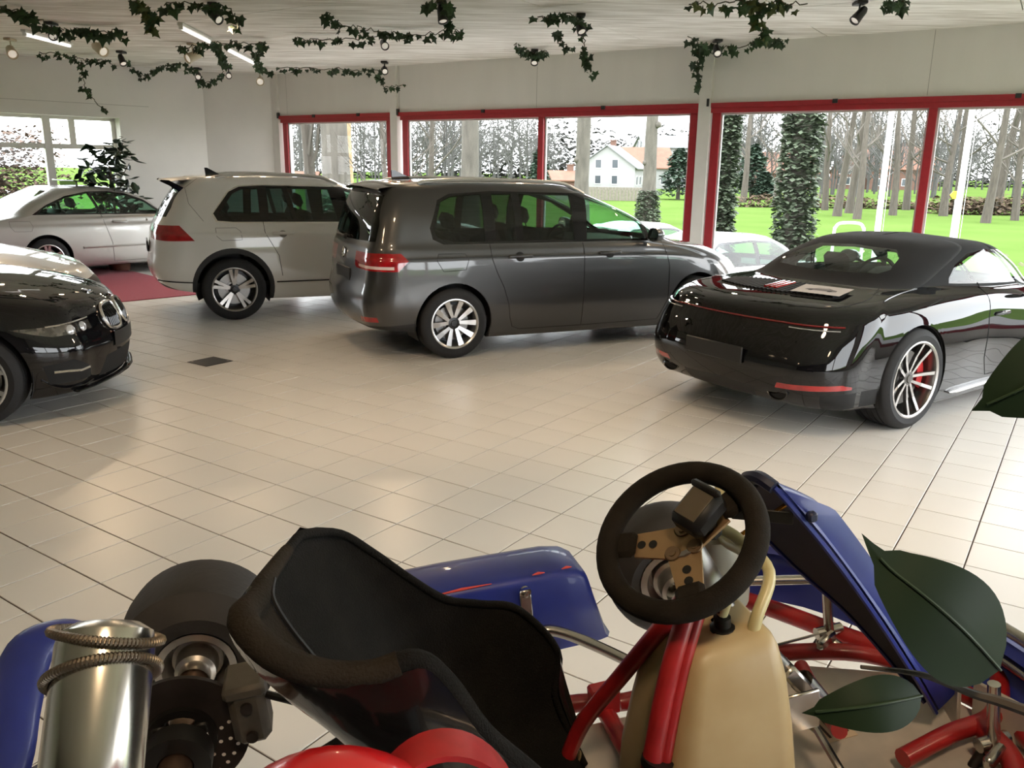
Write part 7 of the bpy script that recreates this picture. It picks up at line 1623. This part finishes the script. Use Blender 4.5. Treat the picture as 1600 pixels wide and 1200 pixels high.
# ---- houses
m_hwall = mat('house_white_render', (.26, .26, .258), .8); m_hroof = mat('roof_red_tile', (.18, .085, .055), .8, noise=.25, nscale=1.5); m_hbrick = mat('house_brick', (.14, .075, .055), .85, noise=.2, nscale=2); m_pane = mat('far_window_dark', (.05, .06, .07), .2); m_hgrey = mat('roof_pale_grey', (.19, .195, .205), .6)
def house(u, dd, w, dp, hw_, hr, rz, lab, wall, roof, wins=(2, 3), gable=True):
    b = at(u, dd); o = thing('house', lab, 'building', (b.x, b.y, GZ - .02), R_(rz))
    q = MB(); q.box((0, 0, hw_ / 2), (w, dp, hw_)); q.prism([(-dp / 2, hw_), (dp / 2, hw_), (0, hw_ + hr)], lambda a_, z_, x_: V((x_, a_, z_)), -w / 2, w / 2); q.build('wall', wall, o, smooth=False)
    for s in (-1, 1):
        q = MB(); q.add([V((x, s * (dp / 2 + .4), hw_ - .25 + k)) for x in (-w / 2 - .3, w / 2 + .3) for k in (0, .14)] + [V((x, 0, hw_ + hr + .05 + k)) for x in (-w / 2 - .3, w / 2 + .3) for k in (0, .14)], [(0, 2, 6, 4), (1, 5, 7, 3), (0, 1, 3, 2), (4, 6, 7, 5), (0, 4, 5, 1), (2, 3, 7, 6)]); q.build('roof_slope', roof, o, smooth=False)
    for i in range(wins[1]):
        for j in range(wins[0]):
            x = -w / 2 + w * (i + .5) / wins[1]; z = 1.2 + j * 2.4
            if z + .7 > hw_: continue
            q = MB(); q.box((x, -dp / 2 - .02, z), (.95, .08, 1.2)); wn = q.build('window', mat('house_window_frame', (.7, .7, .7), .6), o, smooth=False); q = MB(); q.box((x, -dp / 2 - .07, z), (.78, .03, 1.02)); q.build('window_pane', m_pane, wn, smooth=False)
    if gable:
        for z in (1.3, hw_ + .4):
            for y in (-1.1, 1.1):
                q = MB(); q.box((-w / 2 - .02, y, z), (.08, .9, 1.2)); wn = q.build('window', MATS['house_window_frame'], o, smooth=False); q = MB(); q.box((-w / 2 - .07, y, z), (.03, .74, 1.02)); q.build('window_pane', m_pane, wn, smooth=False)
    q = MB(); q.box((w * .2, .3, hw_ + hr + .3), (.7, .7, 1.1)); q.box((w * .2, .3, hw_ + hr + .88), (.85, .85, .1)); q.build('chimney', m_hbrick, o, smooth=False); return o
house(952, 112, 7.5, 7.5, 2.9, 2.6, 72, 'white farmhouse gable with grey roof beyond the meadow', m_hwall, m_hgrey)
house(990, 122, 9, 7, 3.0, 2.6, 8, 'white farmhouse wing with red tiled roof', m_hwall, m_hroof)
house(1050, 135, 12, 8, 6.2, 1.6, 5, 'tall white farm building with red chimney behind the evergreen', m_hwall, m_hgrey)
house(878, 100, 3.6, 3.6, 1.4, .8, 10, 'small red shed with tiled roof in the meadow', m_hbrick, m_hroof, (0, 0), False)
house(470, 95, 2.8, 3.0, 1.1, .6, 5, 'tiny orange shed far behind the narrow shop window', m_hbrick, m_hroof, (0, 0), False)
house(1385, 140, 13, 8, 3.4, 3.4, 12, 'red brick house with large tiled roof behind the flagpole', m_hbrick, m_hroof)
house(1215, 130, 9, 7, 2.6, 2.8, 0, 'brick house with tiled roof between the ivied trunks', m_hbrick, m_hroof)
house(1345, 140, 8, 7, 2.6, 3.0, 20, 'brick barn with tiled roof behind the roadside clump', m_hbrick, m_hroof)
# long wall / fence in front of the farmhouse
fn_ = thing('field_fence', 'long low grey board fence in front of the farmhouse', 'fence', (at(945, 70).x, at(945, 70).y, GZ))
for i in range(30): q = MB(); q.box(((i - 15) * .28, (i - 15) * -.04, .55), (.265, .05, 1.1), .01); q.build('board', mat('fence_grey', (.17, .15, .125), .9, noise=.3), fn_, smooth=False)
# ---- flagpoles, sign, hoop
def pole(u, dd, lab, h=9, r=.07):
    b = at(u, dd); o = thing('flagpole', lab, 'pole', (b.x, b.y, GZ)); q = MB(); q.lathe([(0, 0), (r * 2.2, 0), (r * 2.2, .05), (r, .08), (r * .7, h), (0, h)], n=16); q.build('mast', mat('pole_white', (.78, .78, .78), .4), o); q = MB(); q.ball((0, 0, h + .05), r * 1.1, 10); q.build('finial', m_chrome, o)
    q = MB(); q.tube([(r * 1.4, -.05, 1.0), (r * 1.3, -.05, h)], .006, 5); q.build('halyard', mat('rope_grey', (.5, .5, .5), .8), o)
pole(1377, 19, 'white flagpole behind the convertible roof'); pole(1500, 18, 'white flagpole beside the yellow road sign')
b = at(1494, 26); o = thing('road_sign', 'yellow six-sided sign on a thin post in the meadow', 'sign', (b.x, b.y, GZ))
q = MB(); q.rod((0, 0, 0), (0, 0, 1.95), .025, 10); q.build('post', mat('galvanised', (.5, .51, .52), .4, metal=.7), o)
q = MB(); q.prism([(-.22, 0), (-.12, -.12), (.16, -.12), (.20, 0), (.16, .12), (-.12, .12)], lambda u, v, d: V((u, d, 1.9 + v)), -.05, -.02); q.build('plate', mat('sign_yellow', (.75, .48, .01), .5), o, smooth=False)
b = at(1332, 15.5); o = thing('bike_hoop', 'white tubular hoop outside behind the convertible roof', 'hoop', (b.x, b.y, GZ)); q = MB(); q.tube(smooth_path([(-.28, 0, 0), (-.28, 0, 1.35), (-.26, 0, 1.52), (-.16, 0, 1.60), (.16, 0, 1.60), (.26, 0, 1.52), (.28, 0, 1.35), (.28, 0, 0)], 5), .028, 10); q.build('tube', mat('hoop_white', (.8, .8, .8), .4), o)
for s in (-1, 1): q = MB(); q.lathe([(0, 0), (.06, 0), (.06, .012), (.03, .015)], c=(s * .28, 0, 0), n=14); q.build('foot', MATS['galvanised'], o)
# gravel road in front of the left window's meadow
q = MB(); a_ = [at(-200, 60), at(250, 75), at(280, 90), at(-200, 66)]; q.prism([(p_.x, p_.y) for p_ in a_], lambda u, v, d: V((u, v, d)), GZ - .06, GZ); struct(q.build('gravel_road', mat('gravel', (.5, .48, .45), .9), smooth=False), 'pale road across the meadow')
